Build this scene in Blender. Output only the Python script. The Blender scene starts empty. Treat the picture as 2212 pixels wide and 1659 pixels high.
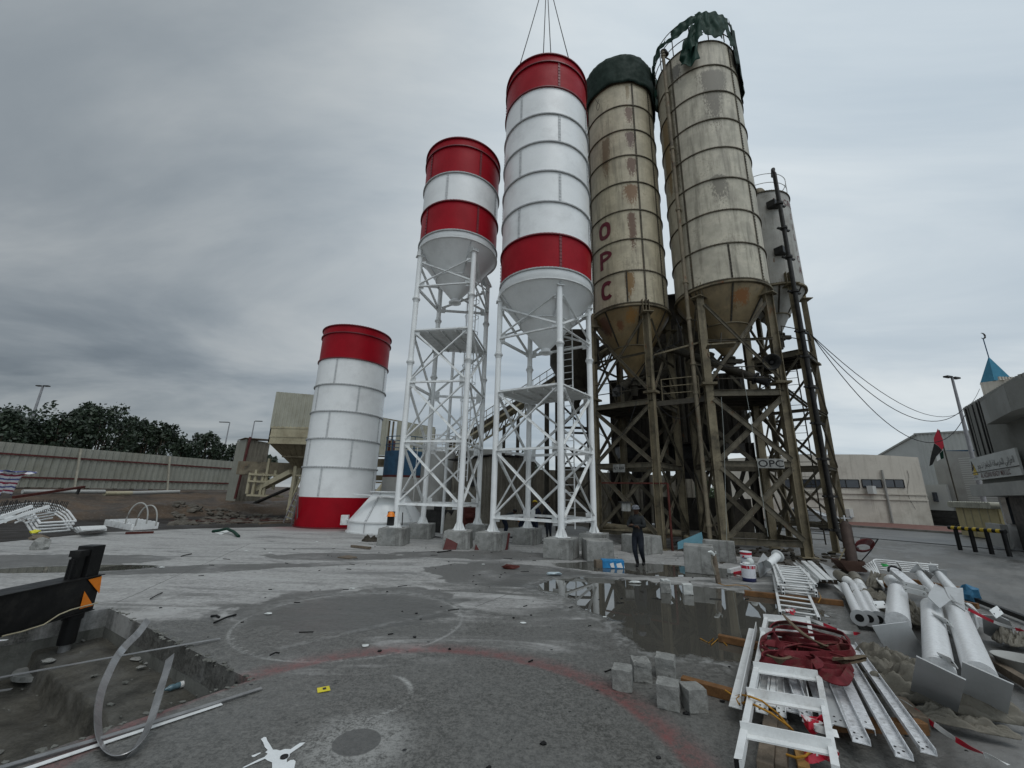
import bpy, bmesh, math, random
from mathutils import Vector, Matrix, noise as mnoise
import numpy as np
S = bpy.context.scene
COL = S.collection
R = math.radians
# ---------------------------------------------------------------- camera, sky, sun, exposure
CF, CVX, CVY, CAMH = 872.0, 1186.0, -2420.0, 2.05      # focal and vertical vanishing point measured on a 2212 px wide copy
ROLL = math.atan2(CVX - 1106, 829.5 - CVY); PITCH = math.atan2(CF, math.hypot(CVX - 1106, 829.5 - CVY))
fw = Vector((0, math.cos(PITCH), math.sin(PITCH))); up0 = Vector((0, -math.sin(PITCH), math.cos(PITCH))); rt0 = Vector((1, 0, 0))
cr = math.cos(ROLL) * rt0 + math.sin(ROLL) * up0; cu = -math.sin(ROLL) * rt0 + math.cos(ROLL) * up0
cam = bpy.data.objects.new('camera', bpy.data.cameras.new('camera')); COL.objects.link(cam)
cam.matrix_world = Matrix(((cr.x, cu.x, -fw.x, 0), (cr.y, cu.y, -fw.y, 0), (cr.z, cu.z, -fw.z, CAMH), (0, 0, 0, 1)))
cam.data.sensor_width = 36; cam.data.lens = CF / 2212 * 36; cam.data.clip_start = .05; cam.data.clip_end = 3000
S.camera = cam
S.view_settings.view_transform = 'Standard'; S.view_settings.look = 'None'
S.view_settings.exposure = 0.0; S.view_settings.gamma = 1; S.view_settings.use_curve_mapping = False
SUN_AZ, SUN_EL = R(160), R(62)                     # behind the camera, slightly left
sun = bpy.data.objects.new('sun', bpy.data.lights.new('sun', 'SUN')); COL.objects.link(sun)
sun.data.energy = .75; sun.data.angle = R(35); sun.data.color = (1, .985, .965)
sd = Vector((math.sin(SUN_AZ) * math.cos(SUN_EL), math.cos(SUN_AZ) * math.cos(SUN_EL), math.sin(SUN_EL)))
sun.rotation_euler = sd.to_track_quat('Z', 'Y').to_euler()

class E:                                            # node expression: arithmetic on sockets
    def __init__(s, nt, k): s.nt, s.k = nt, k
    def op(s, o, *a, clamp=False):
        n = s.nt.nodes.new('ShaderNodeMath'); n.operation = o; n.use_clamp = clamp
        for i, v in enumerate((s,) + a):
            if isinstance(v, E): s.nt.links.new(v.k, n.inputs[i])
            else: n.inputs[i].default_value = v
        return E(s.nt, n.outputs[0])
    def __add__(s, b): return s.op('ADD', b)
    __radd__ = __add__
    def __mul__(s, b): return s.op('MULTIPLY', b)
    __rmul__ = __mul__
    def __sub__(s, b): return s.op('SUBTRACT', b)
    def __rsub__(s, b): return (s * -1) + b
    def __truediv__(s, b): return s.op('DIVIDE', b)
    def pw(s, b): return s.op('POWER', b)
    def ab(s): return s.op('ABSOLUTE')
    def mx(s, b): return s.op('MAXIMUM', b)
    def mn(s, b): return s.op('MINIMUM', b)
    def ss(s, a, b, o0=0.0, o1=1.0):                # smoothstep a..b -> o0..o1
        n = s.nt.nodes.new('ShaderNodeMapRange'); n.interpolation_type = 'SMOOTHSTEP'
        s.nt.links.new(s.k, n.inputs[0])
        if a > b: a, b, o0, o1 = b, a, o1, o0
        for i, v in zip((1, 2, 3, 4), (a, b, o0, o1)): n.inputs[i].default_value = v
        return E(s.nt, n.outputs[0])
def coords(nt, kind='Object'):
    t = nt.nodes.new('ShaderNodeTexCoord'); sp = nt.nodes.new('ShaderNodeSeparateXYZ')
    nt.links.new(t.outputs[kind], sp.inputs[0])
    return t.outputs[kind], [E(nt, sp.outputs[i]) for i in range(3)]
def vec(nt, x, y, z):
    c = nt.nodes.new('ShaderNodeCombineXYZ')
    for i, v in enumerate((x, y, z)):
        if isinstance(v, E): nt.links.new(v.k, c.inputs[i])
        else: c.inputs[i].default_value = v
    return c.outputs[0]
def nz(nt, v, scale=1, det=4, rough=.55, dist=0):
    n = nt.nodes.new('ShaderNodeTexNoise'); nt.links.new(v, n.inputs['Vector'])
    n.inputs['Scale'].default_value = scale; n.inputs['Detail'].default_value = det
    n.inputs['Roughness'].default_value = rough; n.inputs['Distortion'].default_value = dist
    return E(nt, n.outputs['Fac'])
def mixc(nt, f, a, b):
    n = nt.nodes.new('ShaderNodeMix'); n.data_type = 'RGBA'; n.clamp_factor = True
    if isinstance(f, E): nt.links.new(f.k, n.inputs[0])
    else: n.inputs[0].default_value = f
    for i, v in ((6, a), (7, b)):
        if isinstance(v, (tuple, list)): n.inputs[i].default_value = (*v[:3], 1)
        else: nt.links.new(v, n.inputs[i])
    return n.outputs[2]
def bump(nt, bs, h, st=.3, d=.02):
    b = nt.nodes.new('ShaderNodeBump'); b.inputs['Strength'].default_value = st; b.inputs['Distance'].default_value = d
    nt.links.new(h.k, b.inputs['Height']); nt.links.new(b.outputs[0], bs.inputs['Normal'])
def newmat(name):
    m = bpy.data.materials.new(name); m.use_nodes = True
    nt = m.node_tree; return m, nt, nt.nodes['Principled BSDF']
def fin(nt, bs, col, rough=None, metal=0, spec=None):
    if isinstance(col, (tuple, list)): bs.inputs['Base Color'].default_value = (*col[:3], 1)
    else: nt.links.new(col, bs.inputs['Base Color'])
    if isinstance(rough, E): nt.links.new(rough.k, bs.inputs['Roughness'])
    elif rough is not None: bs.inputs['Roughness'].default_value = rough
    bs.inputs['Metallic'].default_value = metal
    if spec is not None: bs.inputs['Specular IOR Level'].default_value = spec
def mat(name, col, rough=.55, metal=0, var=.12, vs=2.5, dirt=None, da=.5, streak=0, rust=0, rustc=(.16, .06, .02), bp=.15, bs_=40, spec=None):
    m, nt, b = newmat(name); co, (x, y, z) = coords(nt)
    n1 = nz(nt, co, vs, 6, .6); n2 = nz(nt, co, vs * 14, 3, .6)
    f = (n1 * .7 + n2 * .3).ss(.3, .7)
    c = mixc(nt, f, tuple(v * (1 - var) for v in col), tuple(min(1, v * (1 + var)) for v in col))
    if streak:
        st = nz(nt, vec(nt, x * 5, y * 5, z * .35), 1, 5, .65)
        c = mixc(nt, st.ss(.5, .75) * streak, c, dirt or (.05, .045, .035))
    if dirt is not None:
        d = nz(nt, co, vs * .6, 7, .7)
        c = mixc(nt, d.ss(.48, .72) * da, c, dirt)
    if rust:
        r = nz(nt, vec(nt, x, y, z * .5), vs * 1.3, 8, .75)
        c = mixc(nt, r.ss(.62 - rust * .2, .72 - rust * .1), c, rustc)
    fin(nt, b, c, f.ss(0, 1, min(1, rough * 1.15), rough * .85), metal, spec if spec is not None else (.2 if rough >= .5 else .5))
    if bp: bump(nt, b, nz(nt, co, bs_, 4, .6), bp, .01)
    return m
# overcast sky: Nishita light behind a layer of grey cloud, brighter overhead and to the right
w = bpy.data.worlds.new('World'); S.world = w; w.use_nodes = True; nt = w.node_tree
bg = nt.nodes['Background']; sky = nt.nodes.new('ShaderNodeTexSky'); sky.sky_type = 'NISHITA'; sky.sun_disc = False
sky.sun_elevation = SUN_EL; sky.sun_rotation = SUN_AZ
co, (x, y, z) = coords(nt, 'Generated')
zz = z.mx(.0) + .16
px, py = x / zz, y / zz
az_ = x.op('ARCTAN2', y)                            # 0 ahead, + to the right
cl = nz(nt, vec(nt, px * .55 + py * .12, py * 1.1, 0), 1, 7, .55, .6)
cl2 = nz(nt, vec(nt, px * .35 + 9, py * .5 + 3, 0), 1, 3, .5, .3)
lum = cl.ss(.32, .68, -.085, .085) + cl2.ss(.3, .7, -.07, .06)
grad = z.ss(-.02, .75, .0, .10) + az_.ss(-1.0, .45, -.20, .19) + z.ss(.0, .35, .0, .03) + (z.ss(.22, .02) * az_.ss(.35, .8)) * .10 + (z.ss(.16, .02) * az_.ss(-.55, -.8)) * .07
behind = y.ss(.1, -.6, 0, .30)
L = (lum + grad + behind + .42).mx(.05)
tint = mixc(nt, (lum * 5 + .5), (.77, .91, 1.03), (.93, 1.0, 1.03))
sc = nt.nodes.new('ShaderNodeVectorMath'); sc.operation = 'SCALE'; nt.links.new(tint, sc.inputs[0]); nt.links.new((L * 10).k, sc.inputs['Scale'])
nt.links.new(mixc(nt, .93, sky.outputs[0], sc.outputs[0]), bg.inputs['Color']); bg.inputs['Strength'].default_value = .1

# ---------------------------------------------------------------- points of the place
def ray(px, py):
    return fw + cr * ((px - 1106) / CF) - cu * ((py - 829.5) / CF)
def G(p, z=0.0):                                    # where the sight line to p meets height z
    d = ray(*p); t = (z - CAMH) / d.z; return Vector((d.x * t, d.y * t, z))
def AT(p, D):                                       # at horizontal distance D
    d = ray(*p); t = D / math.hypot(d.x, d.y); return Vector((0, 0, CAMH)) + d * t
def PA(az, D, z=0.0): return Vector((D * math.sin(R(az)), D * math.cos(R(az)), z))
def k2(x, y): return (.3224 * x, 768 + .3224 * y)
def k3(x, y): return (603.5 + .3638 * x, 658.3 + .3638 * y)
def k4(x, y): return (1206.9 + .3968 * x, 603.5 + .3968 * y)
def k5(x, y): return (.3386 * x, 1097.2 + .3386 * y)
def k6(x, y): return (713.2 + .3472 * x, 1097.2 + .3472 * y)
def k7(x, y): return (1481.2 + .3304 * x, 1124.6 + .3304 * y)
def k8(x, y): return (1645.8 + .3471 * x, 658.3 + .3471 * y)
def k9(x, y): return (1618.4 + .26837 * x, 1152.1 + .26837 * y)
def kb(x, y): return (1563.5 + .17325 * x, 1371.5 + .17325 * y)

# ---------------------------------------------------------------- mesh building
def wloc(o):
    v = Vector((0, 0, 0))
    while o is not None: v += o.location; o = o.parent
    return v
class MB:
    def __init__(s): s.v, s.f, s.sm = [], [], []
    def add(s, vs, fs, smooth=False):
        o = len(s.v); s.v += [Vector(v) for v in vs]; s.f += [tuple(i + o for i in f) for f in fs]; s.sm += [smooth] * len(fs); return s
    def box(s, c, d, rz=0, rot=None):
        m = rot or Matrix.Rotation(rz, 3, 'Z'); c = Vector(c); h = Vector(d) / 2
        vs = [c + m @ Vector((sx * h.x, sy * h.y, sz * h.z)) for sx in (-1, 1) for sy in (-1, 1) for sz in (-1, 1)]
        return s.add(vs, [(0, 1, 3, 2), (4, 6, 7, 5), (0, 4, 5, 1), (2, 3, 7, 6), (0, 2, 6, 4), (1, 5, 7, 3)])
    def frame(s, a, b, up=(0, 0, 1)):
        t = (b - a).normalized(); u = Vector(up)
        if abs(t.dot(u.normalized())) > .98: u = Vector((1, 0, 0)) if abs(t.x) < .9 else Vector((0, 1, 0))
        r = t.cross(u).normalized(); return t, r, r.cross(t).normalized()
    def prof(s, a, b, pts, up=(0, 0, 1), caps=True, smooth=False, closed=True):
        a, b = Vector(a), Vector(b); t, r, u = s.frame(a, b, up); n = len(pts)
        vs = [a + r * p[0] + u * p[1] for p in pts] + [b + r * p[0] + u * p[1] for p in pts]
        fs = [(i, (i + 1) % n, n + (i + 1) % n, n + i) for i in range(n if closed else n - 1)]
        if caps: fs += [tuple(range(n))[::-1], tuple(range(n, 2 * n))]
        return s.add(vs, fs, smooth)
    def bar(s, a, b, w=.05, h=None, up=(0, 0, 1)):
        h = h or w; w /= 2; h /= 2
        return s.prof(a, b, [(-w, -h), (w, -h), (w, h), (-w, h)], up)
    def angle(s, a, b, w=.08, t=.012, up=(0, 0, 1)):
        return s.prof(a, b, [(0, 0), (w, 0), (w, t), (t, t), (t, w), (0, w)], up)
    def chan(s, a, b, w=.12, h=.05, t=.012, up=(0, 0, 1)):  # channel, open towards up
        k = w / 2
        return s.prof(a, b, [(-k, 0), (k, 0), (k, h), (k - t, h), (k - t, t), (-k + t, t), (-k + t, h), (-k, h)], up)
    def ibeam(s, a, b, w=.2, h=.2, t=.02, up=(0, 0, 1)):
        k, j, q = w / 2, h / 2, t / 2
        return s.prof(a, b, [(-k, -j), (k, -j), (k, -j + t), (q, -j + t), (q, j - t), (k, j - t), (k, j), (-k, j), (-k, j - t), (-q, j - t), (-q, -j + t), (-k, -j + t)], up)
    def cyl(s, a, b, r=.05, n=12, r2=None, caps=True):
        a, b = Vector(a), Vector(b); r2 = r if r2 is None else r2; t, e, u = s.frame(a, b)
        vs = [a + (e * math.cos(2 * math.pi * i / n) + u * math.sin(2 * math.pi * i / n)) * r for i in range(n)] + \
             [b + (e * math.cos(2 * math.pi * i / n) + u * math.sin(2 * math.pi * i / n)) * r2 for i in range(n)]
        s.add(vs, [(i, (i + 1) % n, n + (i + 1) % n, n + i) for i in range(n)], True)
        if caps: s.add(vs, [tuple(range(n))[::-1], tuple(range(n, 2 * n))])
        return s
    def tube(s, pts, r=.02, n=8, closed=False):
        pts = [Vector(p) for p in pts]; m = len(pts); vs = []
        for i, p in enumerate(pts):
            t = (pts[min(i + 1, m - 1)] - pts[max(i - 1, 0)]) if not closed else (pts[(i + 1) % m] - pts[i - 1])
            _, e, u = s.frame(Vector((0, 0, 0)), t if t.length else Vector((0, 0, 1)))
            rr = r[i] if isinstance(r, (list, tuple)) else r
            vs += [p + (e * math.cos(2 * math.pi * k / n) + u * math.sin(2 * math.pi * k / n)) * rr for k in range(n)]
        fs = []
        for i in range(m if closed else m - 1):
            j = (i + 1) % m
            fs += [(i * n + k, i * n + (k + 1) % n, j * n + (k + 1) % n, j * n + k) for k in range(n)]
        s.add(vs, fs, True)
        if not closed: s.add(vs, [tuple(range(n))[::-1], tuple(range((m - 1) * n, m * n))])
        return s
    def lathe(s, c, prof, n=64, smooth=True, a0=0, a1=2 * math.pi, closed=False):   # prof: (r, z); closed joins last ring to first
        c = Vector(c); full = abs(a1 - a0 - 2 * math.pi) < 1e-6; k = n if full else n + 1; vs = []
        for r, z in prof:
            vs += [c + Vector((r * math.cos(a0 + (a1 - a0) * i / n), r * math.sin(a0 + (a1 - a0) * i / n), z)) for i in range(k)]
        fs = []
        for j in range(len(prof) - (0 if closed else 1)):
            j2 = (j + 1) % len(prof)
            for i in range(n):
                i2 = (i + 1) % k; fs.append((j * k + i, j * k + i2, j2 * k + i2, j2 * k + i))
        return s.add(vs, fs, smooth)
    def plate(s, pts, th, nrm=None):                # flat polygon given thickness along its normal
        pts = [Vector(p) for p in pts]; n = nrm or (pts[1] - pts[0]).cross(pts[2] - pts[0]).normalized(); k = len(pts); o = Vector(n) * th
        vs = pts + [p + o for p in pts]
        return s.add(vs, [tuple(range(k))[::-1], tuple(range(k, 2 * k))] + [(i, (i + 1) % k, k + (i + 1) % k, k + i) for i in range(k)])
    def grid(s, rows, smooth=True, th=0):
        m, n = len(rows), len(rows[0]); vs = [Vector(p) for r in rows for p in r]
        s.add(vs, [(i * n + j, i * n + j + 1, (i + 1) * n + j + 1, (i + 1) * n + j) for i in range(m - 1) for j in range(n - 1)], smooth)
        return s
    def ico(s, c, r, sub=1, jit=0, sc=(1, 1, 1), smooth=False, seed=0):
        bm = bmesh.new(); bmesh.ops.create_icosphere(bm, subdivisions=sub, radius=1); rnd = random.Random(seed)
        vs = [Vector(c) + Vector((v.co.x * sc[0], v.co.y * sc[1], v.co.z * sc[2])) * r * (1 + jit * (rnd.random() - .5) * 2) for v in bm.verts]
        s.add(vs, [tuple(v.index for v in f.verts) for f in bm.faces], smooth); bm.free(); return s
    def build(s, name, m, parent=None, bevel=0, solid=0, sub=0):
        if not s.v: return None
        if parent is not None: o0 = wloc(parent)
        else:
            a = np.array([tuple(v) for v in s.v]); lo, hi = a.min(0), a.max(0); o0 = Vector(((lo[0] + hi[0]) / 2, (lo[1] + hi[1]) / 2, lo[2]))
        me = bpy.data.meshes.new(name); me.from_pydata([v - o0 for v in s.v], [], s.f)
        me.polygons.foreach_set('use_smooth', s.sm)
        me.materials.append(m); me.update()
        bm = bmesh.new(); bm.from_mesh(me); bmesh.ops.recalc_face_normals(bm, faces=bm.faces); bm.to_mesh(me); bm.free()
        o = bpy.data.objects.new(name, me); COL.objects.link(o)
        if parent is not None: o.parent = parent
        else: o.location = o0
        if solid:
            md = o.modifiers.new('solid', 'SOLIDIFY'); md.thickness = solid; md.offset = 0
        if sub:
            md = o.modifiers.new('sub', 'SUBSURF'); md.levels = md.render_levels = sub
        if bevel:
            md = o.modifiers.new('bevel', 'BEVEL'); md.width = bevel; md.segments = 2; md.limit_method = 'ANGLE'
        return o
def tag(o, label, cat, group=None):
    o['label'] = label; o['category'] = cat
    if group: o['group'] = group
    return o
def struct(o): o['kind'] = 'structure'; return o
def thing(name, loc, label, cat, group=None):
    o = bpy.data.objects.new(name, None); COL.objects.link(o); o.empty_display_size = .2
    o.location = Vector(loc); return tag(o, label, cat, group)
def dup(root, loc, rz=0, label=None):
    r = root.copy(); COL.objects.link(r); r.location = loc; r.rotation_euler = (0, 0, rz)
    if label: r['label'] = label
    for ch in list(root.children):
        c = ch.copy(); COL.objects.link(c); c.parent = r
        for g in list(ch.children):
            d = g.copy(); COL.objects.link(d); d.parent = c
    return r
def text_mb(txt, size, extr=.0, align='CENTER', bold=0, font=None):
    cu_ = bpy.data.curves.new('t', 'FONT'); cu_.body = txt; cu_.size = size; cu_.align_x = align; cu_.extrude = extr; cu_.offset = bold; cu_.resolution_u = 3
    o = bpy.data.objects.new('t', cu_); COL.objects.link(o)
    me = bpy.data.meshes.new_from_object(o.evaluated_get(bpy.context.evaluated_depsgraph_get()))
    bpy.data.objects.remove(o); vs = [v.co.copy() for v in me.vertices]; fs = [tuple(p.vertices) for p in me.polygons]; bpy.data.meshes.remove(me)
    return vs, fs
def text_on(mb, txt, size, o, ex, ey, bold=0, off=.004, align='CENTER', stretch=1):
    ex, ey = Vector(ex).normalized(), Vector(ey).normalized(); n = ex.cross(ey)
    vs, fs = text_mb(txt, size, .0, align, bold)
    mb.add([Vector(o) + ex * v.x * stretch + ey * v.y + n * off for v in vs], fs)
    return mb
# ---------------------------------------------------------------- materials
M = {}
M['white'] = mat('white_gloss_paint', (.80, .81, .80), .32, var=.05, vs=1.3, dirt=(.5, .5, .49), da=.35, bp=.06)
M['whitebar'] = mat('white_painted_steel', (.70, .71, .70), .4, var=.1, vs=5, dirt=(.30, .28, .25), da=.55, bp=.1)
M['galv'] = mat('spangled_white_steel', (.60, .61, .62), .36, var=.3, vs=22, dirt=(.22, .21, .2), da=.75, bp=.15, bs_=60)
M['platec'] = mat('grey_white_plate', (.40, .41, .41), .45, var=.06, vs=5, dirt=(.3, .3, .29), da=.35, bp=.1)
M['red'] = mat('red_gloss_paint', (.30, .002, .010), .45, spec=.15, var=.12, vs=1.2, bp=.06)
M['flange'] = mat('flange_paint', (.42, .43, .43), .5, var=.2, vs=8)
M['redflange'] = mat('dark_red_flange', (.16, .006, .012), .45, var=.15)
M['seam'] = mat('seam_grey', (.55, .56, .56), .5, var=.2, vs=8)
M['pipew'] = mat('white_speckled_pipe', (.66, .67, .67), .33, var=.12, vs=30, dirt=(.40, .39, .37), da=.45, bp=.1, bs_=80)
M['tanb'] = mat('dirty_shaded_brace_steel', (.115, .10, .072), .6, var=.3, vs=2.5, dirt=(.03, .026, .02), da=.85, streak=.6, rust=.12, bp=.2)  # dirty tan, kept darker than the legs to paint in the towers' inner shade
M['tan'] = mat('weathered_tan_steel', (.19, .16, .105), .6, var=.3, vs=1.5, dirt=(.03, .026, .02), da=.85, streak=.55, rust=.12, bp=.2)
M['tandark'] = mat('shaded_tan_steel', (.055, .048, .036), .65, var=.3, vs=1.5, dirt=(.015, .013, .011), da=.8, streak=.6, rust=.1, bp=.2)  # tan steel with the shadow inside the towers put into its colour
M['tanplate'] = mat('rusting_plate', (.20, .17, .12), .6, var=.25, vs=2, dirt=(.04, .035, .03), da=.8, streak=.5, rust=.25, bp=.2)
M['dark'] = mat('dark_steel', (.028, .027, .026), .5, var=.4, vs=4, bp=.15)
M['black'] = mat('black_paint', (.008, .008, .008), .45, spec=.25, var=.4, vs=5, dirt=(.05, .045, .04), da=.35, bp=.1)
M['rubber'] = mat('cable_black', (.015, .015, .016), .6)
M['rustpipe'] = mat('red_rust_pipe', (.075, .02, .015), .7, var=.3, vs=6, bp=.2)
M['block'] = mat('pedestal_concrete', (.27, .27, .255), .8, var=.3, vs=3, dirt=(.085, .083, .075), da=.9, streak=.9, bp=.35, bs_=50)
M['cube'] = mat('test_cube_concrete', (.25, .25, .235), .85, var=.35, vs=7, dirt=(.10, .098, .085), da=.8, bp=.4, bs_=60)
M['wood'] = mat('wet_timber', (.17, .085, .035), .6, var=.35, vs=5, dirt=(.05, .035, .02), da=.6, bp=.3)
M['woodgrey'] = mat('grey_timber', (.15, .12, .09), .75, var=.35, vs=6, dirt=(.05, .04, .03), da=.6, bp=.3)
M['tarp'] = mat('green_tarpaulin', (.012, .026, .019), .75, var=.3, vs=3, bp=.3, bs_=12)
M['tarp2'] = mat('torn_green_netting', (.006, .032, .020), .7, var=.35, vs=3, bp=.3, bs_=12)
M['blue'] = mat('blue_paint', (.03, .08, .14), .6, var=.2, dirt=(.05, .05, .05), da=.4, streak=.3)
M['beige'] = mat('beige_cladding', (.37, .365, .30), .6, var=.1, vs=1, dirt=(.22, .2, .14), da=.5, streak=.4)
M['cream'] = mat('cream_steel', (.40, .36, .25), .6, var=.15, vs=1, dirt=(.16, .13, .08), da=.6, streak=.4, rust=.06)
M['hopper'] = mat('rusty_hopper', (.17, .14, .09), .6, var=.25, vs=1, dirt=(.07, .05, .03), da=.6, streak=.6)
M['fence'] = mat('fence_sheet', (.25, .25, .215), .6, var=.12, vs=.6, dirt=(.15, .14, .1), da=.5, streak=.3)
M['maroon'] = mat('maroon_paint', (.085, .024, .022), .6, var=.2)
M['cladd'] = mat('brown_grey_cladding', (.17, .155, .125), .6, var=.25, vs=1, dirt=(.06, .05, .035), da=.7, streak=.6)
M['claddark'] = mat('shaded_brown_cladding', (.035, .03, .024), .7, var=.35, vs=1, dirt=(.015, .013, .01), da=.7, streak=.7)  # dark brown sheet, its colour lowered to carry the near-black shade within
M['grey'] = mat('grey_render', (.30, .30, .28), .8, var=.08, vs=.8, dirt=(.2, .19, .17), da=.4)
M['stucco'] = mat('offwhite_wall', (.50, .47, .41), .85, var=.08, vs=.5, dirt=(.28, .25, .21), da=.6, streak=.6)
M['shed'] = mat('pale_shed_sheet', (.50, .51, .49), .6, var=.06, vs=.6, dirt=(.35, .34, .31), da=.3)
M['glass'] = mat('dark_glass', (.03, .035, .045), .12, var=.2, bp=0)
M['steel'] = mat('bare_steel_strip', (.30, .30, .30), .32, .6, var=.25, vs=6, dirt=(.12, .12, .12), da=.5)
M['plastic'] = mat('dusty_clear_sheeting', (.16, .148, .12), .5, var=.25, vs=4, dirt=(.15, .13, .1), da=.6, bp=.4, bs_=20)
M['sling'] = mat('maroon_webbing', (.115, .014, .018), .75, var=.3, vs=7, dirt=(.16, .13, .09), da=.45, bp=.3, bs_=90)
M['yellow'] = mat('yellow_paint', (.60, .42, .04), .5, var=.2, vs=8, dirt=(.15, .1, .02), da=.5)
M['orange'] = mat('orange_reflector', (.75, .20, .005), .4, var=.1, vs=8, dirt=(.2, .06, .01), da=.3)
M['mud'] = mat('wet_mud', (.05, .043, .033), .7, var=.4, vs=3, bp=.5, bs_=8)
M['earth'] = mat('brown_earth', (.12, .085, .055), .9, var=.35, vs=1.5, bp=.5, bs_=6)
M['rope'] = mat('orange_rope', (.40, .20, .03), .8, var=.2, vs=20)
M['tape_red'] = mat('tape_red', (.45, .01, .03), .4, var=.1)
M['tape_white'] = mat('tape_white', (.7, .7, .68), .4, var=.1)
M['tankline'] = mat('pale_line', (.3, .32, .3), .6)
M['litter'] = mat('white_litter', (.6, .62, .6), .6, var=.2, vs=12)
M['bark'] = mat('bark', (.08, .06, .045), .9, var=.3, vs=8, bp=.4)
M['letter'] = mat('maroon_letter', (.12, .018, .03), .6, var=.2, vs=5, dirt=(.2, .15, .11), da=.2)

def old_silo_mat(name, base, cx_, cy_, R_, rusts):
    """tan sheet with vertical grime and rust runs at given azimuths on the drum (object space)"""
    m, nt, b = newmat(name); co, (x, y, z) = coords(nt)
    n1 = nz(nt, co, 1.2, 7, .65); st = nz(nt, vec(nt, x * 3.2, y * 3.2, z * .28), 1, 6, .7); sp = nz(nt, co, 9, 6, .75); gr = nz(nt, vec(nt, x * 16, y * 16, z * 7), 1, 6, .8)
    c = mixc(nt, n1.ss(.35, .65), tuple(v * .78 for v in base), tuple(v * 1.12 for v in base))
    c = mixc(nt, st.ss(.46, .70) * .55, c, (.085, .075, .05))
    c = mixc(nt, (sp * .5 + n1 * .5).ss(.52, .66) * .5, c, (.12, .10, .07))
    for (ax, ay, z0, z1, wd, col) in rusts:
        dx, dy = x - ax, y - ay; d = (dx * dx + dy * dy).pw(.5)
        mk = d.ss(wd * 1.35, .0) * z.ss(z0 - .3, z0 + (z1 - z0) * .75) * z.ss(z1 + .05, z1 - .3)
        mk = (mk * 1.4 + (gr - .5) * 3.4 + (st - .5) * 1.6 - .12).ss(.3, .8) * mk.ss(.03, .3)
        c = mixc(nt, mk * .92, c, col)
    fin(nt, b, c, .55); bump(nt, b, nz(nt, co, 30, 4, .6), .15, .01)
    return m

# ---------------------------------------------------------------- ground, slab, pit
PITZ = -.75
pit = [G(k5(1600, 1098)), G(k5(700, 640))]
e1 = (pit[1] - pit[0]).normalized(); e2 = Vector((-e1.y, e1.x, 0))
if e2.x > 0: e2 = -e2
pB, pA = pit
pW = 3.6; pC, pD = pA + e2 * pW, pB + e2 * pW
def inpit(x, y, m=0.0):
    d = Vector((x, y, 0)) - pB; u, v = d.dot(e1), d.dot(e2)
    return -m < u < (pA - pB).length + m and -m < v < pW + m
edge = [(-60, 9), (-30, 10), (-17.6, 12), (-17.2, 14.7), (-17.1, 18.3), (-15.1, 20.6), (-11.6, 22.9), (-11.9, 26.5), (-6, 28.5)]
def edge_d(x, y):                                   # signed distance beyond the left slab edge
    best = 1e9; sgn = 1
    for (x0, y0), (x1, y1) in zip(edge[:-1], edge[1:]):
        dx, dy = x1 - x0, y1 - y0; L2 = dx * dx + dy * dy; t = max(0, min(1, ((x - x0) * dx + (y - y0) * dy) / L2))
        ex, ey = x - x0 - t * dx, y - y0 - t * dy; d = math.hypot(ex, ey)
        if d < best: best = d; sgn = 1 if dx * ey - dy * ex > 0 else -1
    return best * sgn
def sst(a, b, v): t = max(0, min(1, (v - a) / (b - a))); return t * t * (3 - 2 * t)
FA, FB = AT(k2(0, 870), 46), AT(k2(1560, 895), 52)    # fence foot
def terrain(x, y):
    z = -.08
    d = edge_d(x, y)
    if x < 30 and d > 0:
        left = sst(8, -3, x) if x > -3 else 1
        n = mnoise.noise(Vector((x * .35, y * .35, 0))) * .5 + mnoise.noise(Vector((x * 1.1, y * 1.1, 3))) * .25
        ex = -.45 + .06 * n
        b1 = sst(10.5 + 2 * n, 13.5 + 2 * n, d); b2 = sst(14, 26, d)
        zz_ = ex * sst(0, .5, d) * (1 - b1) + b1 * (.55 + 1.0 * n * (1 - b2 * .6)) + b2 * .75
        far = sst(-4, -12, x)                       # the bank only rises at the left
        z = z * (1 - left) + left * (zz_ * far + (1 - far) * (-.08 * (1 - sst(0, 1, d)) + .05 * n))
    if inpit(x, y, .7): z = -1.6
    return z
def axis(lo, hi, fine0, fine1, st):
    a = list(np.arange(fine0, fine1 + 1e-6, st)); s = st; v = fine0
    while v > lo: s *= 1.25; v -= s; a.insert(0, v)
    s = st; v = fine1
    while v < hi: s *= 1.25; v += s; a.append(v)
    return a
xs, ys = axis(-900, 900, -34, 16, .4), axis(-300, 1400, -2, 46, .4)
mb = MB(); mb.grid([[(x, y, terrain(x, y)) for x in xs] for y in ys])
m, nt, b = newmat('ground_mix'); co, (x, y, z) = coords(nt, 'Object')
n1 = nz(nt, co, .35, 7, .65); n2 = nz(nt, co, 6, 6, .7); n3 = nz(nt, vec(nt, x * .5, y * 2.5, z), 1, 6, .65)
dirtc = mixc(nt, n1.ss(.35, .65), (.032, .023, .016), (.085, .057, .036)); dirtc = mixc(nt, n2.ss(.5, .7) * .5, dirtc, (.17, .14, .11))
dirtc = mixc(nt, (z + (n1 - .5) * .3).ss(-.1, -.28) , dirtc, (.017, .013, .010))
n4 = nz(nt, vec(nt, x * .16 + y * .16, y * .9 - x * .9, 0), 1, 6, .65)
yard = mixc(nt, (n4 * .6 + n1 * .4).ss(.36, .62), (.070, .068, .063), (.20, .197, .188)); yard = mixc(nt, n2.ss(.5, .72) * .35, yard, (.08, .075, .065))
mudc = mixc(nt, n2.ss(.35, .65), (.04, .034, .028), (.12, .105, .085))
zone = (x + n1 * 3).ss(-3, -9.5); mudz = (x - 12.8 + n1 * 3).ss(1.2, -1.2) * (y - 15.2 + n1).ss(-.8, .8)
c = mixc(nt, zone, mixc(nt, mudz, yard, mudc), dirtc)
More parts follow.
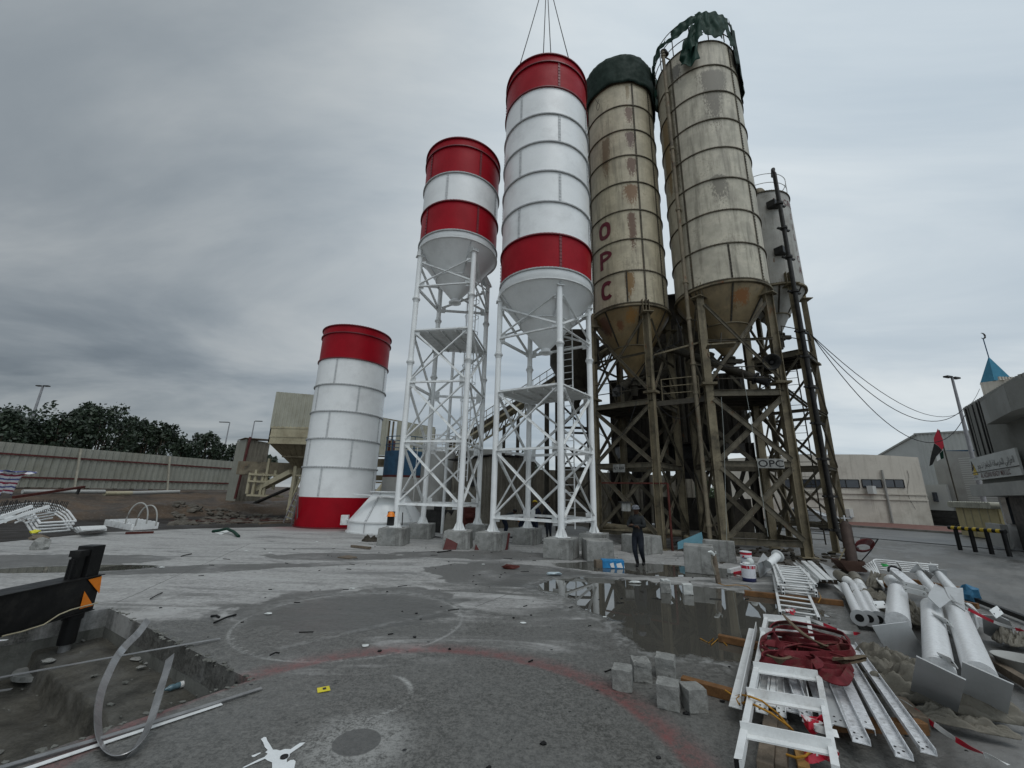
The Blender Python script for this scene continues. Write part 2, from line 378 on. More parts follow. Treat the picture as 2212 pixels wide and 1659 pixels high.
wet = (n1 * .6 + n4 * .4).ss(.44, .56)
fin(nt, b, c, wet * .45 + .38 + zone * .2); bump(nt, b, n2 + n1 * .5, .5, .05)
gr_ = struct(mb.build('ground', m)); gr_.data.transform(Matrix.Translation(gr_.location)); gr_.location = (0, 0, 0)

SC1 = Vector((-2.45, 7.35, 0))                     # ring where a drum stood
def slab_material():
    m, nt, b = newmat('site_slab'); co, (x, y, z) = coords(nt, 'Object')
    P_ = lambda sx, sy: vec(nt, x * sx, y * sy, 0)
    n0 = nz(nt, co, .22, 5, .5); n1 = nz(nt, co, .75, 7, .6, .4); n2 = nz(nt, co, 7, 6, .7); n3 = nz(nt, co, 42, 4, .75); n5 = nz(nt, co, 17, 6, .75)
    fine = (n3 * .5 + n5 * .5)
    swirl = nz(nt, vec(nt, x * .35 + y * .1, y * 1.3, 0), 1, 7, .62, 1.2)
    def circ(cx, cy): dx, dy = x - cx, y - cy; return (dx * dx + dy * dy).pw(.5)
    def ell(cx, cy, rx, ry, a=0):
        ca, sa = math.cos(a), math.sin(a); dx, dy = x - cx, y - cy
        u, v = (dx * ca + dy * sa) / rx, (dy * ca - dx * sa) / ry; return (u * u + v * v).pw(.5)
    wob = (n1 - .5) * 1.3 + (n0 - .5) * .8 + (n2 - .5) * .16
    # dry pale laitance: strong far left/middle, none near the camera
    dryz = (y * .14 + x * -.05 + (swirl - .5) * 2.2 + (n0 - .5) * 1.3)
    dry = dryz.ss(.95, 1.55)
    base = mixc(nt, (fine * .8 + n2 * .2).ss(.43, .57), (.042, .041, .036), (.142, .138, .126))
    base = mixc(nt, (n1 * .5 + n0 * .5).ss(.38, .6) * .4, base, (.15, .15, .142))
    base = mixc(nt, (n5 * .6 + n2 * .4).ss(.56, .66) * .7, base, (.2, .196, .18))
    base = mixc(nt, n5.ss(.40, .33) * .7, base, (.02, .02, .018))
    c = mixc(nt, dry * .85, base, mixc(nt, (n2 * .4 + n5 * .3 + swirl * .3).ss(.38, .62), (.22, .217, .208), (.44, .435, .42)))
    c = mixc(nt, (swirl.ss(.56, .68) * y.ss(5, 9)) * .7, c, (.36, .36, .35))
    c = mixc(nt, (swirl.ss(.46, .36) * y.ss(8, 12)) * .6, c, (.13, .13, .127))
    # damp dark patches
    def damp(*a): return (ell(*a) + wob).ss(1.08, .98)
    d1 = damp(-2.6, 8.1, 1.9, 1.25, .15); d2 = damp(.4, 11.4, 2.6, 1.5, -.3); d3 = damp(-7.5, 11.2, 2.8, .55, .35); d4 = damp(-5.3, 13.5, 2.2, .7, .1); d5 = damp(-12.5, 11.5, 2.6, 1.2, .2); d6 = damp(-.2, 14.6, 3.4, .9, .05)
    dd = d1.mx(d2).mx(d3).mx(d4).mx(d5).mx(d6)
    c = mixc(nt, dd * .8 * (n1 * .5 + swirl * .5).ss(.3, .5), c, mixc(nt, n5.ss(.35, .65), (.045, .044, .040), (.074, .072, .066)))
    # standing water
    pw_ = (ell(3.6, 9.0, 2.3, 1.75, .15) + wob * .7).mn(ell(2.35, 9.9, 1.7, 1.2, -.2) + wob * .6).mn(ell(4.3, 12.6, 3.1, .95, -.12) + wob * .6).mn(ell(-10.6, 10.7, 1.7, .5, .3) + wob * .5).mn(ell(3.0, 7.0, 1.3, 1.2, .0) + wob * .9 + .1)
    pud = pw_.ss(1.04, .97)
    rim = (pw_ - 1.13).ab().ss(.16, .0) * n2.ss(.45, .6)
    c = mixc(nt, rim * .6, c, (.30, .30, .29))
    # pale spray ring with bolt marks, red overspray arc, grey disc with white halo
    an = (y - SC1.y).op('ARCTAN2', x - SC1.x); r1 = circ(SC1.x, SC1.y)
    ring = (r1 - 1.72 + (n5 - .5) * .07).ab().ss(.04, .008); dots = ((an * 70).op('SINE').ss(.5, .8)) * (r1 - 1.67).ab().ss(.03, .012) * n2.ss(.42, .6)
    halo = (r1 - 1.80).ab().ss(.35, 0) * .35 * n2.ss(.4, .6)
    c = mixc(nt, (ring * .6 * (fine + n1 * .8).ss(.75, 1.05)).mx(dots * .45).mx(halo * y.ss(6, 9)), c, (.38, .38, .365))
    rc = circ(RC.x, RC.y); side = (y - RC.y + .6 * (x - RC.x).ab() * 0).ss(-1.6, .3)
    arc = (rc - RR + .12 + (n1 - .5) * .2); red_ = (arc.ss(-.06, .05) * arc.ss(.42, .02)) * (fine * .6 + n2 * .4).ss(.38, .62) * side
    c = mixc(nt, red_ * .7, c, (.20, .022, .022))
    gd = circ(GD.x, GD.y); halo2 = gd.ss(.62, .23) * gd.ss(.185, .20) * (fine + (n1 - .5) * .6).ss(.40, .58)
    c = mixc(nt, halo2 * .5, c, (.42, .42, .40)); c = mixc(nt, gd.ss(.20, .19) * .6, c, (.085, .085, .082))
    h3 = (circ(HB.x, HB.y) - .50).ab().ss(.05, .0) * (x - HB.x).ss(.1, .35) * (fine + n1).ss(.9, 1.2); c = mixc(nt, h3 * .8, c, (.42, .42, .40))
    # red overspray where the lying drum was painted
    rs = circ(SECT.x, SECT.y); rr = (rs - 2.0).ss(1.9, .0) * (swirl + n2 * .4).ss(.5, .9) * (y - SECT.y).ss(.6, -.4)
    c = mixc(nt, rr * .9, c, (.20, .008, .012))
    # small black chips
    chip = nz(nt, co, 10.5, 2, .4); c = mixc(nt, chip.ss(.735, .75), c, (.012, .012, .012))
    def line(x0, y0, x1, y1, w_):                   # joint or crack, wobbling
        dx, dy = x1 - x0, y1 - y0; L_ = math.hypot(dx, dy); nx, ny = -dy / L_, dx / L_
        dd = ((x - x0) * nx + (y - y0) * ny + (n1 - .5) * .12 + (n2 - .5) * .05).ab(); al = ((x - x0) * dx + (y - y0) * dy) / (L_ * L_)
        return dd.ss(w_, w_ * .3) * al.ss(-.01, .02) * al.ss(1.01, .98)
    cr1 = line(-3.2, 5.75, -.5, 8.2, .012).mx(line(-.6, 8.2, 3.2, 14.6, .014)).mx(line(-12, 9.6, -1.5, 13.2, .016)).mx(line(-6.9, 7.9, -9.5, 16, .015))
    c = mixc(nt, cr1 * .75, c, (.035, .035, .033)); c = mixc(nt, line(-3.0, 6.0, -.7, 8.35, .09) * .35 * n2.ss(.4, .6), c, (.3, .3, .29))
    tr = (line(-9, 3.5, 9, 15.5, .16) + line(-8, 2.5, 10, 14.5, .16)) * n5.ss(.35, .6) * n1.ss(.4, .6); c = mixc(nt, tr.mn(1) * .25, c, (.05, .05, .048))
    c = mixc(nt, pud, c, (.07, .067, .058))
    rough = (.34 + n2 * .22 + dry * .3) - dd * .14
    rough = rough * (pud * -1 + 1) + pud * .015
    fin(nt, b, c, rough)
    h = (n5 * .5 + n3 * .35 + n1 * .4 + n2 * .3) * (pud * -1 + 1) ; bump(nt, b, h, .42, .018)
    return m
# red arc: circle through three seen points; disc; half ring
p1, p2, p3 = G((620, 1440)), G((985, 1404)), G((1420, 1560))
ax_, ay_, bx_, by_, qx, qy = p1.x, p1.y, p2.x, p2.y, p3.x, p3.y
dd_ = 2 * (ax_ * (by_ - qy) + bx_ * (qy - ay_) + qx * (ay_ - by_))
RC = Vector((((ax_**2 + ay_**2) * (by_ - qy) + (bx_**2 + by_**2) * (qy - ay_) + (qx**2 + qy**2) * (ay_ - by_)) / dd_, ((ax_**2 + ay_**2) * (qx - bx_) + (bx_**2 + by_**2) * (ax_ - qx) + (qx**2 + qy**2) * (bx_ - ax_)) / dd_, 0))
RR = (p2 - RC).length
GD = G((771, 1602)); HB = G((780, 1500)); SECT = PA(-22.25, 26)
M['slab'] = slab_material()
def poly_slab():
    """site slab: outline polygon with the pit cut out, given a real thickness"""
    out = [(-40, -6)] + [(-40, 9.6), (-30, 10)] + edge[2:] + [(4.9, 28), (4.9, 17.6), (9.2, 15.6), (8.3, 12.5), (6.2, 10.2)] + \
          [tuple(G(k7(*q))[:2]) for q in ((1040, 560), (1120, 690), (1165, 760), (1215, 900), (1290, 1000), (1420, 1200), (1600, 1560))] + [(3.2, 2.6), (2.9, -6)]
    bm = bmesh.new(); vo = [bm.verts.new((p[0], p[1], 0)) for p in out]; vi = [bm.verts.new((p.x, p.y, 0)) for p in (pB, pA, pC, pD)]
    es = [bm.edges.new((vo[i], vo[(i + 1) % len(vo)])) for i in range(len(vo))] + [bm.edges.new((vi[i], vi[(i + 1) % 4])) for i in range(4)]
    bmesh.ops.triangle_fill(bm, edges=es, use_beauty=True, use_dissolve=False)
    r = bmesh.ops.extrude_face_region(bm, geom=list(bm.faces))
    for v in r['geom']:
        if isinstance(v, bmesh.types.BMVert): v.co.z -= .28
    bmesh.ops.recalc_face_normals(bm, faces=bm.faces)
    me = bpy.data.meshes.new('concrete_slab'); bm.to_mesh(me); bm.free(); me.materials.append(M['slab'])
    o = bpy.data.objects.new('concrete_slab', me); COL.objects.link(o); return o
struct(poly_slab())
# pit lining
M['pitwall'] = mat('pit_wall', (.15, .15, .135), .8, var=.25, vs=2.5, dirt=(.06, .06, .05), da=.7, streak=.75, bp=.4, bs_=20)
M['pitfloor'] = mat('pit_floor', (.07, .066, .055), .5, var=.55, vs=2.5, dirt=(.11, .108, .10), da=.6, bp=.9, bs_=14)
mb = MB(); D_ = Vector((0, 0, PITZ)); t = .16
def wall(a, b, out):
    o = out * t; a0, b0 = a + out * .003, b + out * .003
    mb.plate([a0 + Vector((0, 0, -.003)), b0 + Vector((0, 0, -.003)), b0 + D_, a0 + D_], t, out)
wall(pA, pB, -e2); wall(pC + e1 * 0, pA, e1); wall(pB, pD, -e1); wall(pD, pC, e2)
struct(mb.build('pit_wall', M['pitwall']))
mb = MB(); nU, nV = 60, 150; LU = (pA - pB).length
rows = []
for i in range(nU + 1):
    r_ = []
    for j in range(nV + 1):
        u, v = LU * i / nU, pW * j / nV
        n_ = mnoise.noise(Vector((u * 1.7, v * 1.7, 0))) * .05 + mnoise.noise(Vector((u * 6, v * 6, 2))) * .02
        ledge = sst(.80, .77, v + n_ * 1.2) * .32
        p = pB + e1 * u + e2 * v; r_.append((p.x, p.y, PITZ + n_ + ledge))
    rows.append(r_)
mb.grid(rows); struct(mb.build('pit_floor', M['pitfloor']))
rnd = random.Random(21); mb = MB()
for i in range(120):
    u, v = rnd.random() * LU, rnd.random() ** 1.5 * pW; p = pB + e1 * u + e2 * v; sz = rnd.choice((.010, .014, .02, .03)); mb.ico((p.x, p.y, PITZ + .02 + (.32 if v < .76 else 0)), sz, 1, .4, (1.3, 1, .6), seed=i)
for i in range(90):                                 # crumbs broken off along the pit lip
    k = rnd.random(); p = (pA.lerp(pB, k) if i % 3 else pB.lerp(pD, k * .8)) + e2 * rnd.uniform(-.06, .06) * (1 if i % 3 else 0) - e1 * (rnd.uniform(-.05, .02) if i % 3 == 0 else 0); mb.ico((p.x, p.y, .004), rnd.uniform(.008, .03), 1, .4, (1.4, 1, .5), seed=i)
o = mb.build('pit_rubble', M['pitwall']); o['kind'] = 'stuff'
# ---------------------------------------------------------------- silos
def around(C, ph, r, z=0):                          # ph degrees, 0 faces the camera, + to the viewer's right
    D = math.hypot(C.x, C.y); tc = Vector((-C.x / D, -C.y / D, 0)); rt = Vector((C.y / D, -C.x / D, 0))
    return Vector((C.x, C.y, z)) + tc * (r * math.cos(R(ph))) + rt * (r * math.sin(R(ph)))
def flange(C, r, z, w=.07, h=.05, nb=84, bolt=.02):
    mb = MB(); c = (C.x, C.y, 0)
    mb.lathe(c, [(r + .002, z - h / 2), (r + w, z - h / 2), (r + w, z + h / 2), (r + .002, z + h / 2)], 72, False, closed=True)
    for i in range(nb):
        a = 2 * math.pi * (i + .5) / nb; x, y = C.x + (r + w * .55) * math.cos(a), C.y + (r + w * .55) * math.sin(a)
        mb.box((x, y, z), (bolt * 1.6, bolt * 1.6, h + .045), a)
    return mb
def seam(C, r, ph, z0, z1, w=.10, pitch=.16):
    mb = MB(); a, b_ = around(C, ph - math.degrees(w / 2 / r), r + .012), around(C, ph + math.degrees(w / 2 / r), r + .012)
    o = (around(C, ph, r + .03) - around(C, ph, r)); n = o.normalized()
    a.z = b_.z = z0; mb.plate([a, b_, b_ + Vector((0, 0, z1 - z0)), a + Vector((0, 0, z1 - z0))], .012, n)
    k = int((z1 - z0) / pitch); c = around(C, ph, r + .03)
    for i in range(k):
        for s_ in (-1, 1):
            p = c + (b_ - a).normalized() * s_ * w * .28; p.z = z0 + (z1 - z0) * (i + .5) / k; mb.box(p, (.03, .03, .03), math.atan2(n.y, n.x))
    return mb
def tower_bar(mbp, a, b, w=.08, up=(0, 0, 1)): return mbp.angle(a, b, w, .014, up)
def silo_white(name, loc, label, C, Rr, bands, flz, flanges_red, seams, cone, outlet_z, legs, legtop, levels, plat, upperx, collars, lad, baseplates=.62):
    t = thing(name, loc, label, 'silo', 'newly painted red and white silos')
    for z0, z1, mm, nm in bands:
        MB().lathe((C.x, C.y, 0), [(Rr, z0), (Rr, z1)], 96).build(nm, M[mm], t)
    for i, z in enumerate(flz):
        flange(C, Rr, z).build('flange', M['redflange'] if i in flanges_red else M['flange'], t)
    for ph, z0, z1, mm in seams: seam(C, Rr, ph, z0 + .04, z1 - .04).build('seam', M[mm], t)
    (cz, mid, midr, orr) = cone
    h = MB().lathe((C.x, C.y, 0), [(Rr + .01, flz[0] - .03), (Rr + .01, cz), (Rr - .03, cz - .02), (midr, mid), (orr, outlet_z)], 96).build('hopper_cone', M['white'], t)
    fm = flange(C, midr - .01, mid, .05, .03, 40)
    fm.lathe((C.x, C.y, 0), [(Rr + .012, cz + .03), (Rr + .07, cz + .03), (Rr + .07, cz - .0), (Rr + .012, cz - .0)], 72, False, closed=True)
    fm.build('cone_flange', M['whitebar'], h)
    for ph in (-60, 0 + 25, 110, 200): 
        mbs = MB(); a = around(C, ph - 8, Rr - .01, cz - .02); b_ = around(C, ph - 8, midr + .02, mid)
        mbs.bar(a, b_, .06, .03); n = 9
        for i in range(n): mbs.box(a.lerp(b_, (i + .5) / n) - Vector((0, 0, .02)), (.035, .035, .04))
        mbs.build('cone_seam', M['seam'], h)
    o = MB().lathe((C.x, C.y, 0), [(orr, outlet_z + .05), (orr, outlet_z - .14), (orr + .09, outlet_z - .14), (orr + .09, outlet_z - .18), (orr - .03, outlet_z - .18), (orr - .03, outlet_z + .04)], 32).build('outlet_pipe', M['white'], t)
    for lg in legs:
        L_ = MB().cyl((lg.x, lg.y, baseplates + .02), (lg.x, lg.y, legtop), .115, 20).build('leg', M['white'], t)
        bpm = MB().box((lg.x, lg.y, baseplates + .012), (.46, .46, .024), R(20))
        for k in range(4):
            a = R(20) + k * math.pi / 2; d = Vector((math.cos(a), math.sin(a), 0)); q = Vector((lg.x, lg.y, baseplates + .02))
            bpm.plate([q + d * .1, q + d * .22, q + d * .22 + Vector((0, 0, .03)), q + d * .1 + Vector((0, 0, .3))], .014)
        bpm.build('base_plate', M['whitebar'], L_)
        for z in collars:
            cm = MB(); cm.cyl((lg.x, lg.y, z - .03), (lg.x, lg.y, z - .008), .175, 16).cyl((lg.x, lg.y, z + .008), (lg.x, lg.y, z + .03), .175, 16)
            cm.cyl((lg.x, lg.y, z - .16), (lg.x, lg.y, z - .03), .12, 12, .15).cyl((lg.x, lg.y, z + .03), (lg.x, lg.y, z + .16), .15, 12, .12)
            for k in range(8):
                a = k * math.pi / 4; cm.box((lg.x + .15 * math.cos(a), lg.y + .15 * math.sin(a), z), (.025, .025, .09))
            cm.build('collar', M['whitebar'], L_)
        # head bracket carrying the drum
        d = Vector((C.x - lg.x, C.y - lg.y, 0)).normalized(); s_ = Vector((-d.y, d.x, 0)); q = Vector((lg.x, lg.y, legtop)); hm = MB()
        hm.box(q + Vector((0, 0, .015)), (.36, .3, .03), math.atan2(d.y, d.x))
        inn = q + d * ((Vector((C.x, C.y, 0)) - Vector((lg.x, lg.y, 0))).length - Rr + .02)
        for k in (-.13, 0, .13):
            a_ = q + s_ * k + Vector((0, 0, .03)) - d * .14; b_ = Vector((inn.x, inn.y, legtop + .03)) + s_ * k
            if (b_ - a_).dot(d) < .1: b_ = a_ + d * .3
            hm.plate([a_, b_, b_ + Vector((0, 0, .55)), b_ - d * .06 + Vector((0, 0, .55)), a_ + Vector((0, 0, .08))], .016)
        hm.build('head_bracket', M['whitebar'], L_)
    n = 4
    for i in range(n):
        a, b_ = legs[i], legs[(i + 1) % n]; d = (b_ - a); d.z = 0; L = d.length; d.normalize(); nn = Vector((d.y, -d.x, 0))
        mid_ = (a + b_) / 2
        if (mid_ - Vector((C.x, C.y, 0))).dot(nn) < 0: nn = -nn
        P = lambda q, z, s: Vector((q.x, q.y, z)) + d * s + nn * .02
        def gus(mb, q, s):
            mb.box(q + d * s * .05, (.2, .018, .2), math.atan2(d.y, d.x))
        for z in levels + [upperx[0]]:
            mb = tower_bar(MB(), P(a, z, .1), P(b_, z, -.1), .10); gus(mb, P(a, z, .16), 1); gus(mb, P(b_, z, -.16), -1)
            mb.build('crossbar', M['whitebar'], t)
        for z0, z1 in list(zip(levels[:-1], levels[1:])) + [(upperx[0], upperx[1])]:
            for k, (p, q, zz0, zz1) in enumerate(((a, b_, z0 + .16, z1 - .12), (a, b_, z1 - .12, z0 + .16))):
                mb = tower_bar(MB(), P(p, zz0, .14) + nn * .02 * k, P(q, zz1, -.14) + nn * .02 * k, .085); gus(mb, P(p, zz0, .18) + nn * .02 * k, 1); gus(mb, P(q, zz1, -.18) + nn * .02 * k, -1)
                mb.build('brace', M['whitebar'], t)
    if plat:
        ctr = sum((l for l in legs), Vector()) / 4; pts = [Vector((l.x, l.y, plat)) + (Vector((ctr.x, ctr.y, 0)) - Vector((l.x, l.y, 0))).normalized() * .03 for l in legs]
        mb = MB().plate(pts, .012, Vector((0, 0, 1)))
        for k in range(1, 4):
            a_ = pts[0].lerp(pts[1], k / 4); b_ = pts[3].lerp(pts[2], k / 4); mb.bar(a_ - Vector((0, 0, .04)), b_ - Vector((0, 0, .04)), .05, .08)
        mb.build('platform', M['whitebar'], t)
    if lad:
        lp, lz0, lz1, hoops, out = lad; s_ = Vector((-out.y, out.x, 0)); mb = MB()
        for k in (-.22, .22): mb.bar(lp + s_ * k + Vector((0, 0, lz0)), lp + s_ * k + Vector((0, 0, lz1)), .05, .02, tuple(out))
        z = lz0 + .2
        while z < lz1: mb.cyl(lp + s_ * -.22 + Vector((0, 0, z)), lp + s_ * .22 + Vector((0, 0, z)), .014, 6); z += .3
        ld = mb.build('ladder', M['whitebar'], t); mb = MB(); z = hoops
        arcp = [(-.22, 0), (-.34, .18), (-.34, .45), (-.2, .66), (0, .72), (.2, .66), (.34, .45), (.34, .18), (.22, 0)]
        while hoops and z < lz1 + .01:
            mb.tube([lp + s_ * u + out * v + Vector((0, 0, z)) for u, v in arcp], .016, 5); z += .9
        if hoops:
            for u, v in (arcp[2], arcp[4], arcp[6]): mb.bar(lp + s_ * u + out * v + Vector((0, 0, hoops)), lp + s_ * u + out * v + Vector((0, 0, lz1)), .03, .01)
            mb.build('ladder_cage', M['whitebar'], ld)
    return t
CT2, CT1 = PA(4.93, 16.25), PA(-9.1, 17.8)
L2 = [Vector(p) for p in ((-.59, 16.0, 0), (1.79, 14.48, 0), (3.3, 16.46, 0), (.81, 18.02, 0))]
L1 = [Vector(p) for p in ((-4.43, 16.71, 0), (-1.87, 16.22, 0), (-1.41, 19.34, 0), (-3.84, 19.09, 0))]
fz = [10.64, 12.18, 13.72, 15.25, 16.79, 18.31, 19.85, 21.36, 21.81]
sm = [(-34, fz[0], fz[1], 'redflange')]
sm = []
for i in range(6):
    for ph in ((17, 119, -85) if i % 2 == 0 else (-34, 68, 170)): sm.append((ph, fz[i], fz[i + 1], 'redflange' if i == 0 else 'seam'))
for ph in (17, 119, -85): sm.append((ph, fz[6], fz[7], 'redflange'))
T2 = silo_white('storage_silo', (CT2.x, CT2.y, .62), 'tallest new silo, white with a red band at top and bottom, held by wire slings', CT2, 2.0,
    [(fz[0], fz[1], 'red', 'red_band'), (fz[1], fz[6], 'white', 'white_wall'), (fz[6], fz[8], 'red', 'red_band')], fz, {1, 6, 7, 8}, sm, (10.16, 9.0, 1.1, .2), 7.95, L2, 9.98, [1.08, 3.59, 5.94], 5.94, (8.25, 9.75), [7.58], (Vector((2.45, 17.0, 0)), .7, 9.2, 0, Vector((.53, .85, 0))))
fz1 = [13.34, 14.89, 16.45, 17.99, 18.44]
sm = []
for i in range(3):
    for ph in ((-22, 62) if i % 2 else (25, -55, 115)): sm.append((ph, fz1[i], fz1[i + 1], 'seam' if i == 1 else 'redflange'))
T1 = silo_white('storage_silo', (CT1.x, CT1.y, .62), 'shorter new silo on tall white legs, its drum three bands of red, white and red', CT1, 1.87,
    [(fz1[0], fz1[1], 'red', 'red_band'), (fz1[1], fz1[2], 'white', 'white_wall'), (fz1[2], fz1[4], 'red', 'red_band')], fz1, {1, 3, 4}, sm, (12.96, 11.75, .95, .2), 10.85, L1, 12.55, [1.46, 3.92, 6.44, 8.82], 8.82, (10.97, 12.3), [10.39, 7.4], (Vector((-2.2, 19.3, 0)), 2.5, 12.2, 4.6, Vector((0, 1, 0))))
MB().cyl((-3.3, 21.3, 0), (-3.3, 21.3, 11), .08, 12).build('vent_pipe', M['whitebar'], T1)
# slings
hook = AT((1181, -62), 16.25); t = thing('wire_sling', hook, 'four leg steel wire sling holding the rim of the tallest red and white silo', 'sling')
for px_ in ((1122, 148), (1175, 119), (1190, 121), (1229, 130)):
    q = ray(*px_); s_ = Vector((q.x, q.y, 0)); k = s_.length; ph = None
    best = min(range(-180, 180, 2), key=lambda a: abs(math.atan2(around(CT2, a, 2.0).x, around(CT2, a, 2.0).y) - math.atan2(q.x, q.y)) * 40 + abs(21.81 - (CAMH + q.z / k * around(CT2, a, 2.0).length)) )
    b_ = around(CT2, best, 2.0, 21.83)
    n = 14; MB().tube([hook.lerp(b_, i / n) + Vector((0, 0, -.12 * math.sin(math.pi * i / n))) for i in range(n + 1)], .022, 6).build('wire', M['dark'], t)
MB().cyl(hook, hook + Vector((0, 0, .35)), .12, 10).build('hook', M['dark'], t)

# drum standing on the slab, waiting to be lifted
fs = [.04, 1.56, 3.13, 4.66, 6.18, 7.73, 9.29, 10.86, 11.32]
t = thing('silo_drum', (SECT.x, SECT.y, 0), 'white silo drum with red foot and red top standing loose on the slab at left', 'silo drum', 'newly painted red and white silos')
for z0, z1, mm, nm in ((0, fs[1], 'red', 'red_band'), (fs[1], fs[6], 'white', 'white_wall'), (fs[6], fs[8], 'red', 'red_band')):
    MB().lathe((SECT.x, SECT.y, 0), [(2.0, z0), (2.0, z1)], 96).build(nm, M[mm], t)
for i, z in enumerate(fs):
    if i == 1: continue
    flange(SECT, 2.0, z).build('flange', M['redflange'] if i in (0, 6, 7, 8) else M['flange'], t)
for i in range(1, 6):
    for ph in ((-28, 62) if i % 2 else (12, -60, 100)): seam(SECT, 2.0, ph, fs[i] + .04, fs[i + 1] - .04).build('seam', M['seam'], t)

# upturned hopper cone on the slab in front of it
CC = PA(-15.9, 22.6)
t = thing('hopper_cone', (CC.x, CC.y, 0), 'white steel hopper cone standing wide end down on the slab in front of the drum', 'silo cone')
MB().lathe((CC.x, CC.y, 0), [(1.87, .02), (1.87, .50), (.78, 1.9)], 72).build('cone_wall', M['white'], t)
mb = MB()
for z_, r_, w_ in ((.03, 1.87, .07), (.52, 1.87, .06), (1.92, .78, .22)):
    mb.lathe((CC.x, CC.y, 0), [(r_, z_ - .03), (r_ + w_, z_ - .03), (r_ + w_, z_ + .03), (r_, z_ + .03)], 72, False, closed=True)
mb.build('flange', M['whitebar'], t)
for ph in (-32, 38, 100, 200):
    a, b_, c_ = around(CC, ph, 1.9, .05), around(CC, ph, 1.9, .52), around(CC, ph, .82, 1.88); mb = MB().bar(a, b_, .09, .03).bar(b_, c_, .09, .03)
    for i in range(10): mb.box(b_.lerp(c_, (i + .5) / 10) + Vector((0, 0, .02)), (.04, .04, .05))
    mb.build('seam', M['seam'], t)
for ph in (-95, 85, 10):
    a = around(CC, ph, 2.05, .52); MB().box(a, (.34, .34, .46), math.atan2(a.y - CC.y, a.x - CC.x)).build('lug_box', M['whitebar'], t)
mb = MB(); a, b_ = AT(k3(443, 1123), 21.6), AT(k3(740, 1150), 21.3); mb.bar(a, b_, .5, .05); o = mb.build('steel_beam', M['whitebar']); tag(o, 'long white steel flat lying across the top of the upturned hopper cone', 'steel beam')
# ---------------------------------------------------------------- old silos
C3, C4, C5 = PA(17.4, 20), PA(29.45, 20), PA(35.2, 23.3)
RUST = (.085, .028, .005)
def vrust(C, r, t0, lst):
    """rust runs given relative to thing origin (object space of the drum)"""
    o = []
    for ph, z0, z1, wd, col in lst:
        p = around(C, ph, r); o.append((p.x - C.x, p.y - C.y, z0, z1, wd, col))
    return o
M['s3'] = old_silo_mat('old_silo_sheet', (.44, .385, .27), 0, 0, 1.87, vrust(C3, 1.87, 0, [(16, 20.85, 22.5, .26, RUST), (16, 19.2, 20.85, .34, (.06, .016, .004)), (15, 17.5, 19.15, .36, RUST), (12, 15.9, 17.5, .5, (.15, .065, .012)), (10, 13.0, 15.8, .28, RUST), (2, 10.8, 12.5, .26, (.18, .09, .012)), (-25, 17.6, 20.8, .3, (.16, .11, .06)), (16, 22.6, 24.0, .14, (.19, .14, .06))]))
M['s4'] = old_silo_mat('old_silo_sheet_grey', (.48, .44, .345), 0, 0, 2.0, vrust(C4, 2.0, 0, [(20, 17.9, 22.8, .5, (.12, .105, .075)), (25, 20.5, 22.9, .9, (.16, .145, .11)), (-25, 22.5, 24.2, .4, (.12, .11, .09)), (-55, 15, 21.5, .5, (.22, .15, .07)), (14, 14.4, 16.6, .45, (.15, .135, .10)), (-42, 11.5, 23, .35, (.14, .12, .08))]))
M['s5'] = mat('old_silo_white', (.36, .35, .32), .6, var=.14, vs=1.5, dirt=(.16, .145, .12), da=.7, streak=.6, rust=.08)
M['cone_old'] = old_silo_mat('old_cone_plate', (.17, .14, .085), 0, 0, 1, [])
M['cone3'] = old_silo_mat('old_cone_plate_rusty', (.25, .175, .08), 0, 0, 1, vrust(C3, 1.5, 0, [(2, 9.6, 10.9, .45, (.25, .12, .02)), (-50, 8.8, 10.7, .5, (.10, .035, .015)), (-20, 8.5, 10.2, .25, (.16, .06, .02))]))
M['cone4'] = old_silo_mat('old_cone_plate_rust2', (.26, .195, .105), 0, 0, 1, vrust(C4, 1.6, 0, [(28, 9.9, 10.9, .5, (.24, .09, .02)), (20, 8.3, 10.3, .35, (.15, .09, .03))]))
def wrap_letters(C, r, s, ph, z, size, mm, par, stretch=.62, bold=.01):
    vs, fs = text_mb(s, size, 0, 'CENTER', bold); mb = MB()
    mb.add([around(C, ph + math.degrees(v.x * stretch / r), r + .012, z + v.y) for v in vs], fs)
    return mb.build('letter', M[mm], par)
def isoleg(t, x, y, z0, z1, a, w, mm, coll=None):
    L_ = MB().ibeam((x, y, z0), (x, y, z1), w, w, .022, (math.cos(a), math.sin(a), 0)).build('leg', M[mm], t)
    MB().box((x, y, z0 + .015), (w * 1.9, w * 1.9, .03), a).build('base_plate', M[mm], L_)
    for c in coll or (): MB().box((x, y, c - .02), (w * 2, w * 1.9, .035), a).box((x, y, c + .03), (w * 2, w * 1.9, .035), a).build('splice_plate', M[mm], L_)
    return L_
